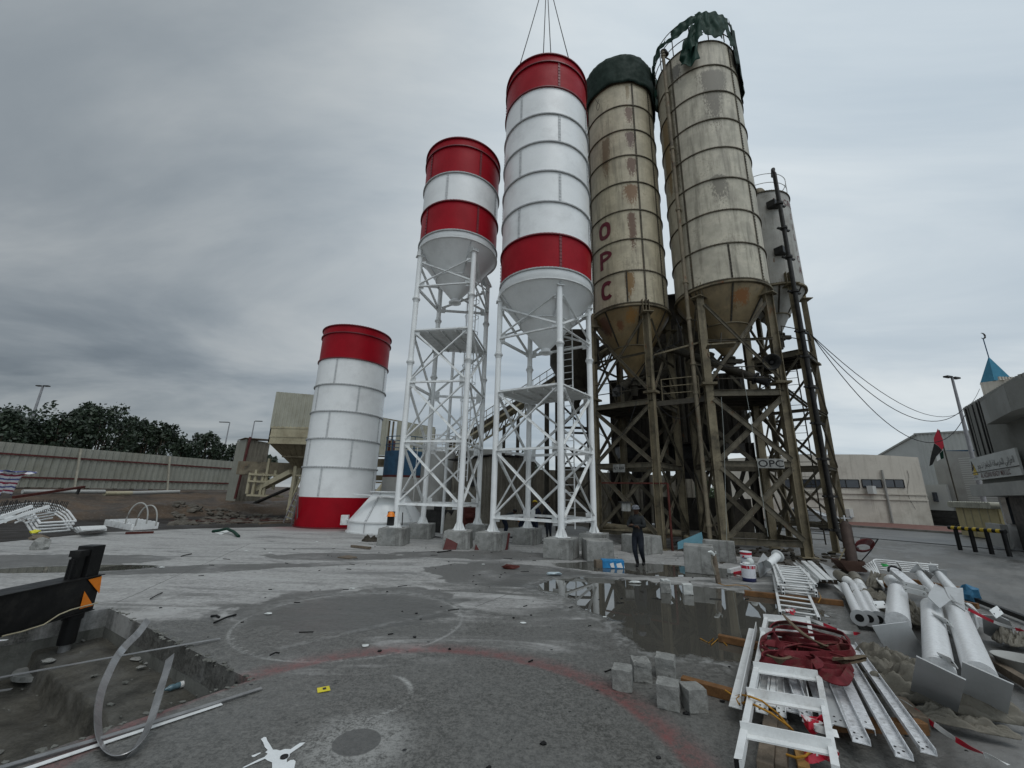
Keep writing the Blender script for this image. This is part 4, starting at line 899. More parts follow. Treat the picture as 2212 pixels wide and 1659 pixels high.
for kx in ((550, 590), (1130, 685), (1585, 730)):
    q = ray(*k2(*kx)); best = min((abs(math.atan2((fa + d0 * s).x, (fa + d0 * s).y) - math.atan2(q.x, q.y)), s) for s in np.arange(0, L + 8, .2))[1]
    p = fa + d0 * float(best) + nn * .35; f = float(best) / (L + 8); za, zc_ = zb0 + (zb1 - zb0) * f, zt0 + (zt1 - zt0) * f
    MB().bar(p + nn * .9 + Vector((0, 0, za - .2)), p + Vector((0, 0, zc_ - .05)), .12, .12).build('post', M['tankgrey2'], t)
# ---------------------------------------------------------------- trees
def leaf_mat(name, c0, c1):
    m, nt, b = newmat(name); oi = nt.nodes.new('ShaderNodeTexCoord'); co = oi.outputs['Object']
    n1 = nz(nt, co, .9, 4, .6); n2 = nz(nt, co, 9, 2, .5)
    fin(nt, b, mixc(nt, (n1 * .5 + n2 * .5).ss(.36, .64), c0, c1), .55); return m
M['leaf'] = leaf_mat('dark_leaves', (.010, .020, .011), (.036, .056, .028)); M['leaf2'] = leaf_mat('light_leaves', (.05, .08, .04), (.13, .17, .09))
def crown(mb, base, h, rad, nlobe, nleaf, seed, ls=.34):
    rnd = random.Random(seed); lobes = []
    for i in range(nlobe):
        a = rnd.uniform(0, 6.28); rr = rad * math.sqrt(rnd.random()) * .8; hh = rnd.uniform(.25, 1) ** .8
        lobes.append((Vector((rr * math.cos(a) * (1.15 - .6 * hh), rr * math.sin(a) * (1.15 - .6 * hh), h * (.12 + .80 * hh))), rad * rnd.uniform(.10, .23), rnd.uniform(1.2, 2.6)))
    for c, r_, st in lobes:
        for k in range(nleaf):
            v = Vector((rnd.gauss(0, 1), rnd.gauss(0, 1), rnd.gauss(0, 1))).normalized() * (rnd.uniform(.35, 1) ** .5); p = base + c + Vector((v.x * r_, v.y * r_, v.z * r_ * st))
            e = Vector((rnd.gauss(0, 1), rnd.gauss(0, 1), rnd.gauss(0, 1))).normalized(); f = e.orthogonal().normalized(); f = (Matrix.Rotation(rnd.uniform(0, 6.28), 3, e) @ f); s_ = ls * rnd.uniform(.6, 1.3); g = e.cross(f)
            mb.add([p - f * s_ * .5, p + g * s_ * .28, p + f * s_ * .55, p - g * s_ * .28], [(0, 1, 2, 3)])
    return lobes
def tree(p, h, rad, seed, label, mm='leaf', nl=34, nf=150, ls=.34):
    t = thing('tree', p, label, 'tree', 'trees beyond the fence' if mm == 'leaf' else None); mb = MB(); lobes = crown(mb, p, h, rad, nl, nf, seed, ls); mb.build('crown', M[mm], t)
    mb = MB().tube([p, p + Vector((.1, 0, h * .2)), p + Vector((-.1, .1, h * .5)), p + Vector((0, 0, h * .85))], [.22, .17, .1, .03], 8)
    for c, r_, st in lobes[::3]: mb.tube([p + Vector((0, 0, h * .2)), p + c * .6 + Vector((0, 0, h * .05)), p + c], [.1, .06, .02], 5)
    mb.build('trunk', M['bark'], t); return t
TR = [((-6, 335), 66, 5.0, 'bushy dark tree beyond the fence at the left edge'), ((60, 400), 58, 3.2, 'low dark tree in front of the leftmost lamp post'), ((150, 310), 62, 4.2, 'tall dark tree by the base of the leftmost lamp post'), ((430, 375), 58, 4.4, 'broad dark tree between two taller ones beyond the fence'), ((330, 420), 64, 3.4, 'lower dark tree left of the broad one beyond the fence'), ((570, 345), 64, 3.6, 'narrow tree top left of the tallest tree beyond the fence'), ((745, 305), 60, 5.0, 'tallest dark tree beyond the fence'), ((890, 430), 66, 3.6, 'ragged tree right of the tallest beyond the fence'), ((1010, 390), 64, 3.8, 'tree with twin pointed tops beyond the fence'), ((1110, 470), 60, 2.8, 'dark tree at the right end of the tall row beyond the fence'), ((1250, 520), 70, 3.6, 'loose low tree just past the gap in the row'), ((1400, 520), 72, 3.6, 'low tree left of the two small lamp posts'), ((1490, 545), 74, 3.0, 'low tree under the two small lamp posts'), ((1600, 580), 70, 3.2, 'last low tree, beside the corrugated hut'), ((1800, 640), 76, 3.0, 'tree showing between the hut and the beige hopper')]
for i, (kx, D, rad, lb) in enumerate(TR):
    q = AT(k2(*kx), D); tree(Vector((q.x, q.y, .5)), (q.z - .5) / .97 * (1.04 if i % 2 else .9), rad * .8, 11 + i, lb, nl=30 + (i * 7) % 9, nf=105, ls=.34)
q = AT((1500, 1022), 46); tree(Vector((q.x, q.y, 0)), q.z * 1.02, 2.0, 77, 'light green tree seen between the two tan silo towers', 'leaf2', 22, 130, .3)
for i, (px_, py_, D, rad, lb) in enumerate([(1478, 1050, 44, 1.6, 'dark shrub left of the light green tree between the towers'), (1530, 1060, 43, 1.7, 'dark shrub right of the light green tree between the towers'), (1330, 1020, 40, 2.2, 'dark tree behind the left tan silo tower'), (1128, 975, 44, 2.4, 'dark tree behind the conveyor legs'), (955, 905, 60, 1.6, 'tree top poking up behind the tanks')]):
    q = AT((px_, py_), D)
    if px_ == 955: continue
    tree(Vector((q.x, q.y, 0)), q.z * 1.02, rad, 90 + i, lb, 'leaf2' if i == 1 else 'leaf', 20, 110, .32)
# street lamps
M['tankpole'] = mat('galvanised_pole', (.27, .27, .28), .5, .2, var=.15)
def lamp(p, h, arms, lb, lean=0, r=.11, hd=.9):
    t = thing('street_lamp', p, lb, 'street lamp', 'street lamps'); top = p + Vector((lean, 0, h)); MB().tube([p, p.lerp(top, .5), top], [r * 1.5, r * 1.1, r * .7], 10).build('pole', M['tankpole'], t)
    for ax in arms: a = top + Vector(ax) * .15; b_ = top + Vector(ax) * hd; MB().bar(top, a, .06).box((a + b_) / 2 + Vector((0, 0, .02)), ((b_ - a).length, .3, .12), math.atan2(ax[1], ax[0])).build('lamp_head', M['dark'], t)
q = AT(k2(288, 205), 70); lamp(Vector((q.x, q.y, 0)), q.z, [(1, 0, 0), (-1, 0, 0)], 'tall lamp post rising over the trees at far left', 0, .14, .7)
q = AT(k2(1540, 448), 90); lamp(Vector((q.x, q.y, 0)), q.z, [(-1, 0, 0)], 'thin street lamp over the low trees, left of a pair', 0, .12, 1.9)
q = AT(k2(1706, 440), 88); lamp(Vector((q.x, q.y, 0)), q.z, [(1, 0, 0)], 'thin street lamp over the low trees, right of a pair', 0, .12, 1.4)
q = PA(48.66, 46); lamp(q, 11.6, [(1, .3, 0), (-1, -.3, 0)], 'tall double headed street lamp beside the grey office building', .12, .115, .75)

# ---------------------------------------------------------------- left plant: hut, beige hopper, bins
def frame_boxes(name, mm, t, bars): 
    for (a, b_, w_) in bars: MB().bar(Vector(a), Vector(b_), w_).build(name, M[mm], t)
a, b_ = PA(-33.9, 44), PA(-30.6, 42); za, zb_ = AT(k2(1640, 580), 44).z, AT(k2(1790, 585), 42).z
t = thing('corrugated_hut', a, 'corrugated hut at the end of the fence with a crooked sheet roof', 'hut')
p = PA(-33.0, 41.5); corr(MB(), a, p, .8, za, za + .05, .3, .05).build('wall', M['fence'], t, solid=.01); corr(MB(), p, b_, .8, za + .05, zb_, .3, .05).build('wall', M['cladd'], t, solid=.01)
MB().plate([a + Vector((0, 0, za + .1)), p + Vector((0, -.3, za + .1)), b_ + Vector((.6, 0, zb_ + .25)), b_ + Vector((.3, 2, zb_ + .4))], .05).build('roof', M['woodgrey'], t)
MB().bar(PA(-33.05, 41, 1.0), PA(-32.7, 41, za + .2), .14).build('red_post', M['maroon'], t)
# beige hopper
HC = PA(-28.2, 36.5)
hx = lambda az, D, z: PA(az, D, z)
zt_, z1_, z2_, z3_ = 8.9, 6.3, 5.15, 3.5
f0, f1 = PA(-30.75, 35), PA(-26.2, 33.5); r1v = (f1 - f0); r1v.z = 0; dd0 = Vector((-r1v.y, r1v.x, 0)).normalized() * 3.4; dd0 = dd0 if dd0.y > 0 else -dd0; ff0, ff1 = f0 + dd0, f1 + dd0
t = thing('aggregate_hopper', HC, 'beige corrugated aggregate hopper on legs with an inverted pyramid bottom', 'hopper')
mb = MB(); corr(mb, f0 - r1v.normalized() * .1, f1 + r1v.normalized() * .1, z1_, zt_ + .15, zt_ - .05, .3, .05)
corr(mb, ff0, f0, z1_, zt_ + .1, zt_, .3, .05); corr(mb, f1, ff1, z1_, zt_ - .05, zt_ - .1, .3, .05); corr(mb, ff1, ff0, z1_, zt_ - .1, zt_ + .1, .3, .05); mb.build('upper_cladding', M['beige'], t, solid=.01)
mb = MB()
for p, q in ((f0, f1), (f1, ff1), (ff1, ff0), (ff0, f0)):
    mb.plate([p + Vector((0, 0, z2_)), q + Vector((0, 0, z2_)), q + Vector((0, 0, z1_ + .1)), p + Vector((0, 0, z1_ + .1))], .03)
    for k in range(7):
        s_ = p.lerp(q, k / 6); mb.bar(s_ + Vector((0, 0, z2_)), s_ + Vector((0, 0, z1_)), .08)
    for z in (z2_, z2_ + .5, z1_): mb.bar(p + Vector((0, 0, z)), q + Vector((0, 0, z)), .12, .1)
mb.build('bin_wall', M['cream'], t)
cc = (f0 + f1 + ff0 + ff1) / 4 + r1v * .1; mb = MB(); lo = [cc + (p - cc) * .22 for p in (f0, f1, ff1, ff0)]
for i, p in enumerate((f0, f1, ff1, ff0)):
    q = (f0, f1, ff1, ff0)[(i + 1) % 4]; a, b_ = lo[i], lo[(i + 1) % 4]; mb.plate([p + Vector((0, 0, z2_)), q + Vector((0, 0, z2_)), b_ + Vector((0, 0, z3_)), a + Vector((0, 0, z3_))], .03)
    for k in range(1, 5): mb.bar(p.lerp(q, k / 5) + Vector((0, 0, z2_)), a.lerp(b_, k / 5) + Vector((0, 0, z3_)), .07)
    mb.bar(p.lerp(a, .55) + Vector((0, 0, z2_ + (z3_ - z2_) * .55)), q.lerp(b_, .55) + Vector((0, 0, z2_ + (z3_ - z2_) * .55)), .12)
mb.build('pyramid_bottom', M['hopper'], t)
for p in (lo[0] + r1v * .05, lo[1] + r1v * .2, lo[2] + r1v * .2, lo[3]):
    MB().bar(Vector((p.x, p.y, -.3)), Vector((p.x, p.y, z3_ + .1)), .22).build('leg', M['cream'], t)
mb = MB().bar(lo[0] + Vector((0, 0, .4)), lo[1] + Vector((0, 0, 2.8)), .1).bar(lo[0] + Vector((0, 0, 2.9)), lo[1] + Vector((0, 0, 2.9)), .12).bar(lo[0] + Vector((0, 0, 1.5)), lo[3] + Vector((0, 0, 3.2)), .1); mb.build('leg_bracing', M['cream'], t)
# feed conveyor and timber trestle in front of it
t = thing('feed_conveyor', PA(-32.5, 37), 'short beige feed conveyor rising on a trestle under the aggregate hopper', 'conveyor')
a, b_ = AT(k2(1735, 895), 37), AT(k2(1960, 780), 35.5); MB().bar(a, b_, .7, .35).build('belt_frame', M['cream'], t); MB().bar(a + Vector((0, -.1, -1.0)), b_ + Vector((0, -.1, -1.2)), .5, .1).build('lower_belt', M['dark'], t)
for kx in ((1680, 785, 1650, 925), (1722, 765, 1695, 930), (1768, 790, 1742, 940), (1808, 690, 1775, 945), (1850, 770, 1840, 900)):
    p, q = AT(k2(*kx[:2]), 36.5), AT(k2(*kx[2:]), 36.5); MB().bar(p, Vector((p.x, p.y, q.z)), .17).build('trestle_post', M['cream'], t)
for kx in ((1670, 795, 1900, 805), (1660, 840, 1850, 850), (1650, 935, 1900, 945)): MB().bar(AT(k2(*kx[:2]), 36.4), AT(k2(*kx[2:]), 36.4), .14).build('trestle_rail', M['cream'], t)
p = AT(k2(1850, 780), 38.5); MB().box((p.x, p.y, p.z + .2), (5, 2, 1.0), .3).build('rusty_bin', M['tanplate'], t)
# sloping pale roof behind, corrugated shed behind
t = thing('storage_shed', PA(-14, 46), 'long cream corrugated shed behind the tanks with an open bay', 'shed')
sa, sb = PA(-18.4, 44), PA(-10.7, 43); mb = MB(); q1 = sa.lerp(sb, .19); q2 = sa.lerp(sb, .34)
zA_, zB_ = 9.3, 8.4; zz_ = lambda s: zA_ + (zB_ - zA_) * s
corr(mb, sa, q1, 5.4, zz_(0), zz_(.19), .3, .05); corr(mb, q2, sb, 5.2, zz_(.34), zz_(1), .3, .05); mb.build('cladding', M['beige'], t, solid=.01)
mb = MB()
for s_ in (.0, .19, .26, .34, .5, .7, .99): p = sa.lerp(sb, s_) + Vector((0, .3, 0)); mb.bar(p, p + Vector((0, 0, zz_(s_) - .1)), .16)
for z in (5.3, 4.3, 2.7): mb.bar(sa + Vector((0, .25, z)), sb + Vector((0, .25, z)), .14)
mb.bar(sa + Vector((0, .1, zA_)), sb + Vector((0, .1, zB_)), .12); mb.build('steel_frame', M['hopper'], t)
MB().box(PA(-15.5, 45.5, 4.8), (9, 1.5, .7), -.25).box(PA(-15.5, 45.5, 3.2), (9, 1.5, .5), -.25).build('bin_band', M['hopper'], t); MB().box(PA(-16.6, 46.5, 6.6), (1.2, 1.2, 1.2)).build('drive_box', M['rustpipe'], t)
t = thing('inclined_belt', PA(-17.6, 40), 'small inclined belt conveyor with side rails left of the blue topped tank', 'conveyor')
a, b_ = AT(k3(575, 1125), 38), AT(k3(650, 1030), 38.5); mb = MB().bar(a, b_ + (b_ - a) * .4, .5, .3); mb.build('belt_frame', M['cream'], t); rails(t, [Vector((a.x, a.y, a.z)), Vector((a.x, a.y, a.z)) + (b_ - a) * 1.0], 0, (.5, .9), .03, 'cream') if False else None
# tanks
def tank(p, r_, h, bands, lb, rail=True):
    t = thing('storage_tank', p, lb, 'tank', 'upright tanks behind the towers')
    for z0, z1, mm in bands: MB().lathe((p.x, p.y, 0), [(r_, z0), (r_, z1)], 48).build('tank_wall', M[mm], t)
    MB().lathe((p.x, p.y, 0), [(r_, h), (.02, h + .2)], 48).build('tank_top', M[bands[-1][2]], t)
    if rail: 
        mb = MB()
        for z in (h + .5, h + 1.1): mb.tube([(p.x + r_ * math.cos(R(a)), p.y + r_ * math.sin(R(a)), z) for a in range(0, 360, 15)], .035, 6, True)
        for a in range(0, 360, 30): mb.cyl((p.x + r_ * math.cos(R(a)), p.y + r_ * math.sin(R(a)), h - .1), (p.x + r_ * math.cos(R(a)), p.y + r_ * math.sin(R(a)), h + 1.1), .03, 6)
        mb.build('top_railing', M['blue'] if bands[-1][2] == 'blue' else M['whitebar'], t)
    q = p + Vector((-.2, -r_ - .12, 0)); mb = MB().bar(q + Vector((r_ * .5, .4, 0)), q + Vector((r_ * .5, .4, h + .3)), .05).bar(q + Vector((r_ * .5 + .4, .5, 0)), q + Vector((r_ * .5 + .4, .5, h + .3)), .05)
    z = .3
    while z < h: mb.bar(q + Vector((r_ * .5, .4, z)), q + Vector((r_ * .5 + .4, .5, z)), .03); z += .35
    mb.build('ladder', M['whitebar'], t); return t
tank(PA(-14.1, 34), 1.75, 4.95, [(0, 2.95, 'tankgrey'), (2.95, 3.12, 'maroon'), (3.12, 4.95, 'blue')], 'grey tank with a faded blue upper half and a red stripe')
tank(PA(-9.9, 29), 1.15, 4.6, [(0, 4.6, 'tankgrey')], 'plain pale grey tank behind the shorter new silo')
# corrugated hut behind the towers, container, pale walls
t = thing('corrugated_shed', PA(-3.5, 24), 'weathered corrugated shed standing behind the two new silo towers', 'shed')
a, b_, c_ = PA(-7.9, 25.5), PA(-2.7, 24.6), PA(3.5, 27); zt_ = 4.05
corr(MB(), a, b_, 0, 3.8, 4.1, .22, .05).build('wall', M['cladd'], t, solid=.01); corr(MB(), b_, c_, 0, 4.1, 4.25, .22, .05).build('wall', M['cladd'], t, solid=.01); corr(MB(), PA(-7.9, 25.5), PA(-6.9, 29), 0, 3.8, 3.9, .22, .05).build('wall', M['cladd'], t, solid=.01)
MB().plate([a + Vector((-.3, -.3, 3.85)), b_ + Vector((0, -.4, 4.15)), c_ + Vector((0, -.3, 4.3)), c_ + Vector((0, 5, 4.5)), a + Vector((0, 5, 4.1))], .05, Vector((0, 0, 1))).build('roof', M['dark'], t)
MB().box(PA(-4.9, 24.85, 2.6), (.5, .1, .55)).build('window', M['dark'], t)
t = thing('white_container', PA(-3.4, 31), 'white container with pale lettering showing over the corrugated shed roof', 'container'); MB().box(PA(-3.4, 31, 2.55) , (3.9, 2.4, 5.0), -.05).build('box', M['shed'], t)
mb = MB(); text_on(mb, 'KT', .75, PA(-3.6, 29.77, 4.2), (1, 0, 0), (0, 0, 1), .01); mb.build('lettering', M['tankgrey'], t)
o = corr(MB(), PA(2.0, 33), PA(24, 36), 0, 3.9, 3.6, .4, .05).build('site_wall', M['cladd'], None, solid=.01); tag(o, 'grey brown corrugated wall far behind the tower bases', 'wall')
o = MB().box(PA(24.5, 31, .95), (6, .3, 2.1), -.35).build('block_wall', M['claddark']); tag(o, 'low dark wall seen between the two tan silo towers', 'wall')

# ---------------------------------------------------------------- conveyor gallery and batching plant behind
t = thing('conveyor_gallery', PA(0, 26), 'long inclined belt conveyor gallery climbing to the plant behind the silos', 'conveyor')
a, b_ = PA(-8.5, 30, 4.8), PA(17, 24.8, 11.6); d = (b_ - a).normalized()
MB().bar(a, b_, .9, .14).bar(a + Vector((0, 0, -.75)), b_ + Vector((0, 0, -.75)), .1, .12).build('deck', M['cream'], t); MB().bar(a + Vector((0, 0, .28)), b_ + Vector((0, 0, .28)), .8, .26).build('belt_cover', M['tandark'], t)
mb = MB(); n = 26
for i in range(n):
    p, q = a.lerp(b_, i / n), a.lerp(b_, (i + 1) / n); mb.bar(p, p + Vector((0, 0, -.75)), .07); mb.bar(p + Vector((0, 0, -.75)), q, .06)
mb.build('truss', M['tan'], t); mb = MB()
for h in (.75, 1.2): mb.cyl(a + Vector((0, -.45, h)), b_ + Vector((0, -.45, h)), .025, 6)
for i in range(n + 1): p = a.lerp(b_, i / n) + Vector((0, -.45, 0)); mb.cyl(p, p + Vector((0, 0, 1.2)), .022, 6)
mb.build('handrail', M['tan'], t)
for i, f in enumerate((.1, .34, .42, .58, .66, .8)):
    p = a.lerp(b_, f)
    for s_ in (-.5, .5): MB().bar(Vector((p.x, p.y + s_, 0)), Vector((p.x, p.y + s_, p.z - .7)), .2).build('support_leg', M['tandark'], t)
    mb = MB(); z = .5
    while z < p.z - 2: mb.bar(Vector((p.x, p.y - .5, z)), Vector((p.x, p.y + .5, z + 1.5)), .09); z += 1.5
    mb.build('leg_bracing', M['tandark'], t)
# receiving bins above (dark cones between the white tower and the plant)
t = thing('receiving_bin', PA(9, 24), 'dark conical receiving bin hung in the steelwork behind the tallest new silo', 'bin')
c = PA(9.2, 23.6); MB().lathe((c.x, c.y, 0), [(1.5, 11.3), (1.5, 9.6), (.25, 7.2), (.25, 6.6)], 32).build('bin_wall', M['tandark'], t)
for k in range(4): q = c + Vector((1.4 * math.cos(R(45 + 90 * k)), 1.4 * math.sin(R(45 + 90 * k)), 0)); MB().bar(Vector((q.x, q.y, 0)), Vector((q.x, q.y, 10)), .2).build('leg', M['tandark'], t)
for k in range(4):
    q, q_ = (c + Vector((1.4 * math.cos(R(45 + 90 * j)), 1.4 * math.sin(R(45 + 90 * j)), 0)) for j in (k, k + 1))
    for z in (1.2, 3.4, 5.6, 7.8): MB().bar(Vector((q.x, q.y, z)), Vector((q_.x, q_.y, z + 2.0)), .1).bar(Vector((q.x, q.y, z)), Vector((q_.x, q_.y, z)), .12).build('brace', M['tandark'], t)
# batching plant block
t = thing('batching_plant', PA(26, 26.5), 'dark brown corrugated batching plant block raised on steel legs behind the tan silos', 'plant building')
c0, c1 = PA(14.0, 25.2), PA(30.6, 25.6); c2 = c1 + Vector((3.0, 5.0, 0)); c3 = c0 + Vector((2.0, 6.5, 0))
mb = MB(); corr(mb, c0, c1, 4.95, 8.9, 8.9, .45, .08); corr(mb, c1, c2, 4.95, 8.9, 8.9, .45, .08); corr(mb, c0, c3, 4.95, 8.9, 8.9, .45, .08); corr(mb, c3, c2, 4.95, 8.9, 8.9, .45, .08); mb.build('lower_cladding', M['claddark'], t, solid=.01)
u0, u1 = PA(17.5, 25.6), PA(27.0, 25.6); u2 = u1 + Vector((2, 4.5, 0)); u3 = u0 + Vector((1.5, 4.5, 0)); mb = MB()
for p, q in ((u0, u1), (u1, u2), (u2, u3), (u3, u0)): mb.plate([p + Vector((0, 0, 9.6)), q + Vector((0, 0, 9.6)), q + Vector((0, 0, 14.2)), p + Vector((0, 0, 14.2))], .05)
mb.build('upper_housing', M['claddark'], t)
MB().plate([u0 + Vector((-.5, -.6, 14.15)), u1 + Vector((.6, -.6, 14.3)), u2 + Vector((.5, .4, 14.5)), u3 + Vector((-.4, .4, 14.4))], .08, Vector((0, 0, 1))).build('roof', M['dark'], t)
MB().plate([c0 + Vector((0, 0, 4.97)), c1 + Vector((0, 0, 4.97)), c2 + Vector((0, 0, 4.97)), c3 + Vector((0, 0, 4.97))], .1, Vector((0, 0, 1))).plate([c0 + Vector((0, 0, 8.9)), c1 + Vector((0, 0, 8.9)), c2 + Vector((0, 0, 8.9)), c3 + Vector((0, 0, 8.9))], .1, Vector((0, 0, 1))).build('floor_deck', M['dark'], t)
MB().box(PA(24.6, 25.35, 7.0), (1.15, .1, 1.2), -.43).build('window', M['dark'], t)
for az0, az1 in ((16.0, 18.8), (21.7, 24.6)):
    p = PA((az0 + az1) / 2, 27.2); w_ = 1.25 if az0 > 20 else 1.5; mb = MB(); s_ = 4.96
    up_ = [Vector((p.x + x_ * w_, p.y + y_ * w_, s_)) for x_, y_ in ((-1, -1), (1, -1), (1, 1), (-1, 1))]; mm_ = [Vector((v.x, v.y, 4.2)) for v in up_]; dn_ = [Vector((p.x + x_ * .35, p.y + y_ * .35, 3.5)) for x_, y_ in ((-1, -1), (1, -1), (1, 1), (-1, 1))]; dd1 = [Vector((v.x, v.y, 3.1)) for v in dn_]
    for A_, B_ in ((up_, mm_), (mm_, dn_), (dn_, dd1)):
        for k in range(4): mb.add([A_[k], A_[(k + 1) % 4], B_[(k + 1) % 4], B_[k]], [(0, 1, 2, 3)])
    mb.build('discharge_chute', M['dark'], t, solid=.02)
for p in (c0, c0.lerp(c1, .25), c0.lerp(c1, .5), c0.lerp(c1, .78), c1, c2, c3, c3.lerp(c2, .5)):
    MB().ibeam(Vector((p.x, p.y, 0)), Vector((p.x, p.y, 4.97)), .32, .32, .03).build('support_leg', M['claddark'], t)
for a_, b__ in ((0, .25), (.5, .78), (.78, 1)):
    p, q = c0.lerp(c1, a_), c0.lerp(c1, b__); MB().bar(p + Vector((0, 0, .3)), q + Vector((0, 0, 4.6)), .18).bar(q + Vector((0, .05, .3)), p + Vector((0, .05, 4.6)), .18).build('leg_bracing', M['claddark'], t)
MB().plate([u0 + Vector((0, 0, 9)), u0 + Vector((0, 0, 9.6)), u1 + Vector((0, 0, 9.6)), u1 + Vector((0, 0, 9))], .1).build('neck_band', M['dark'], t)
for az, D, z0_, z1_ in ((19.5, 24.6, 5, 9.4), (21.0, 24.8, 0.2, 12), (23.4, 24.6, 5, 12), (27.8, 24.9, 0.2, 9)):
    q = PA(az, D); MB().cyl((q.x, q.y, z0_), (q.x, q.y, z1_), .13, 12).build('duct_pipe', M['tandark'], t)
for a_, b__ in (((20.2, 24.4, 8.2), (24.5, 24.8, 11)), ((15.5, 24.4, 7.2), (19, 24.8, 9.8)), ((25.0, 24.5, 7.8), (27.5, 24.5, 10))): MB().cyl(PA(*a_), PA(*b__), .22, 14).build('duct_pipe', M['tandark'], t)
# clutter under the plant: pipes and a stack lying on the ground
for i, (a_, b__, r_, lb) in enumerate(((k4(240, 1340), k4(668, 1385), .13, 'long grey pipe lying behind the standing man'), (k4(235, 1370), k4(420, 1372), .1, 'short pipe lying under the left tan silo'), (k4(690, 1405), k4(760, 1445), .12, 'bent end of pipe on the mud between the tan towers'))):
    p, q = AT(a_, 19.5), AT(b__, 19.0); o = MB().cyl(p, q, r_, 14).build('loose_pipe', M['tan']); tag(o, lb, 'pipe')
a, b_ = AT(k4(650, 1478), 16.2), AT(k4(790, 1432), 17.0); o = MB().plate([a + Vector((0, 0, .05)), a + Vector((.05, .1, .28)), b_ + Vector((0, .1, .35)), b_ + Vector((0, 0, -.05))], .02).build('blue_sheet', mat('pale_blue_sheet', (.10, .22, .27), .6, var=.15)); tag(o, 'pale blue sheet lying behind the large concrete pedestals', 'sheet')
rnd = random.Random(8); mb = MB()
for i in range(160):
    p = PA(rnd.uniform(21, 38), rnd.uniform(15.5, 22)); mb.ico((p.x, p.y, -.06), rnd.uniform(.04, .16), 1, .35, (1, 1, .6), seed=i)
o = mb.build('rubble', M['mud']); o['kind'] = 'stuff'
mb = MB()
for i in range(220):
    s_ = rnd.random(); q = AT(k2(rnd.uniform(1180, 1950), rnd.uniform(960, 1010)), rnd.uniform(34, 40)); mb.ico((q.x, q.y, terrain(q.x, q.y)), rnd.uniform(.08, .32), 1, .3, (1.3, 1, .6), seed=i)
o = mb.build('broken_concrete', mat('broken_concrete', (.10, .09, .075), .9, var=.3, bp=.4)); o['kind'] = 'stuff'
# pipes and junk on the bank before the fence
def terr_bar(a, b_, w_, mm, nm, lb, cat, round_=True, lift=.1):
    a, b_ = Vector(a), Vector(b_); o = (MB().cyl(a, b_, w_, 12) if round_ else MB().bar(a, b_, w_)).build(nm, M[mm]); tag(o, lb, cat)
terr_bar(AT(k2(150, 912), 34), AT(k2(700, 912), 36), .11, 'tankgrey', 'long_pipe', 'long white pipe lying along the foot of the fence, left length', 'pipe')
terr_bar(AT(k2(700, 925), 36), AT(k2(880, 922), 37), .13, 'cream', 'long_pipe', 'yellow length of the pipe lying along the foot of the fence', 'pipe')
terr_bar(AT(k2(880, 922), 37), AT(k2(1200, 912), 39), .12, 'tankgrey', 'long_pipe', 'peeling white pipe lying along the foot of the fence, right length', 'pipe')
terr_bar(AT(k2(90, 950), 31), AT(k2(565, 880), 34), .12, 'rustpipe', 'rusty_frame', 'rusty steel frame lying aslant on the bank by the striped sheet', 'steel frame', False)
terr_bar(AT(k2(515, 930), 34), AT(k2(535, 885), 34), .1, 'dark', 'frame_foot', 'short dark foot of the rusty frame on the bank', 'steel bar', False)
# striped sheet
m, nt, b = newmat('striped_sheet'); co, (x, y, z) = coords(nt); n1 = nz(nt, co, 1.2, 3); s1 = ((z + x * .12 + n1 * .35) * 38).op('SINE'); s2 = ((z + x * .12 + n1 * .35) * 19 + .8).op('SINE')
c = mixc(nt, s1.ss(.05, .25), (.62, .62, .64), mixc(nt, s2.ss(-.1, .1), (.08, .09, .25), (.28, .03, .06))); fin(nt, b, c, .5); M['stripe'] = m
rows = []
p0, p1_ = AT(k2(-120, 900), 27), AT(k2(142, 905), 28.5); zt0_, zb0_ = AT(k2(0, 778), 27).z, AT(k2(60, 935), 27).z
for i in range(13):
    f = i / 12; rows.append([(p0.lerp(p1_, j / 24).x, p0.lerp(p1_, j / 24).y - .8 * (1 - f) * .5 + .15 * math.sin(j * .9 + f * 3) + (.5 * (f - .8) * 5 if f > .8 else 0), zb0_ + (zt0_ - zb0_) * min(f / .85, 1) + .07 * math.sin(j * .7 + i)) for j in range(25)])
o = MB().grid(rows).build('striped_sheet', M['stripe'], None, solid=.02); tag(o, 'red, white and blue striped plastic sheet draped over goods at the left edge', 'tarpaulin')
# rebar starter rows at the excavation edge
mb = MB(); rnd = random.Random(3)
for i in range(54):
    q = AT(k2(6 + i * 8.2, 990 + (i % 3) * 14), 20 + i * .05); l = rnd.uniform(.02, .06); mb.cyl((q.x, q.y, AT(k2(6 + i * 8.2, 1065), 20).z), (q.x + l, q.y, AT(k2(6 + i * 8.2, 975 + rnd.uniform(-10, 10)), 20 + i * .05).z), .011, 5)
o = mb.build('starter_bars', M['dark']); o['kind'] = 'stuff'; o['label'] = 'rusty starter bars standing at the edge of the dig'; o['category'] = 'reinforcement'
mb = MB(); rnd = random.Random(4)
for i in range(60):
    a = G(k2(rnd.uniform(350, 1850), rnd.uniform(1060, 1105)), -.36); d = Vector((rnd.choice((1, .2)), rnd.uniform(-.1, .1), 0)).normalized() * rnd.uniform(2, 7); mb.bar(a, a + d + Vector((0, 0, rnd.uniform(-.05, .05))), .02)
o = mb.build('rebar_mat', M['rustpipe']); o['kind'] = 'stuff'

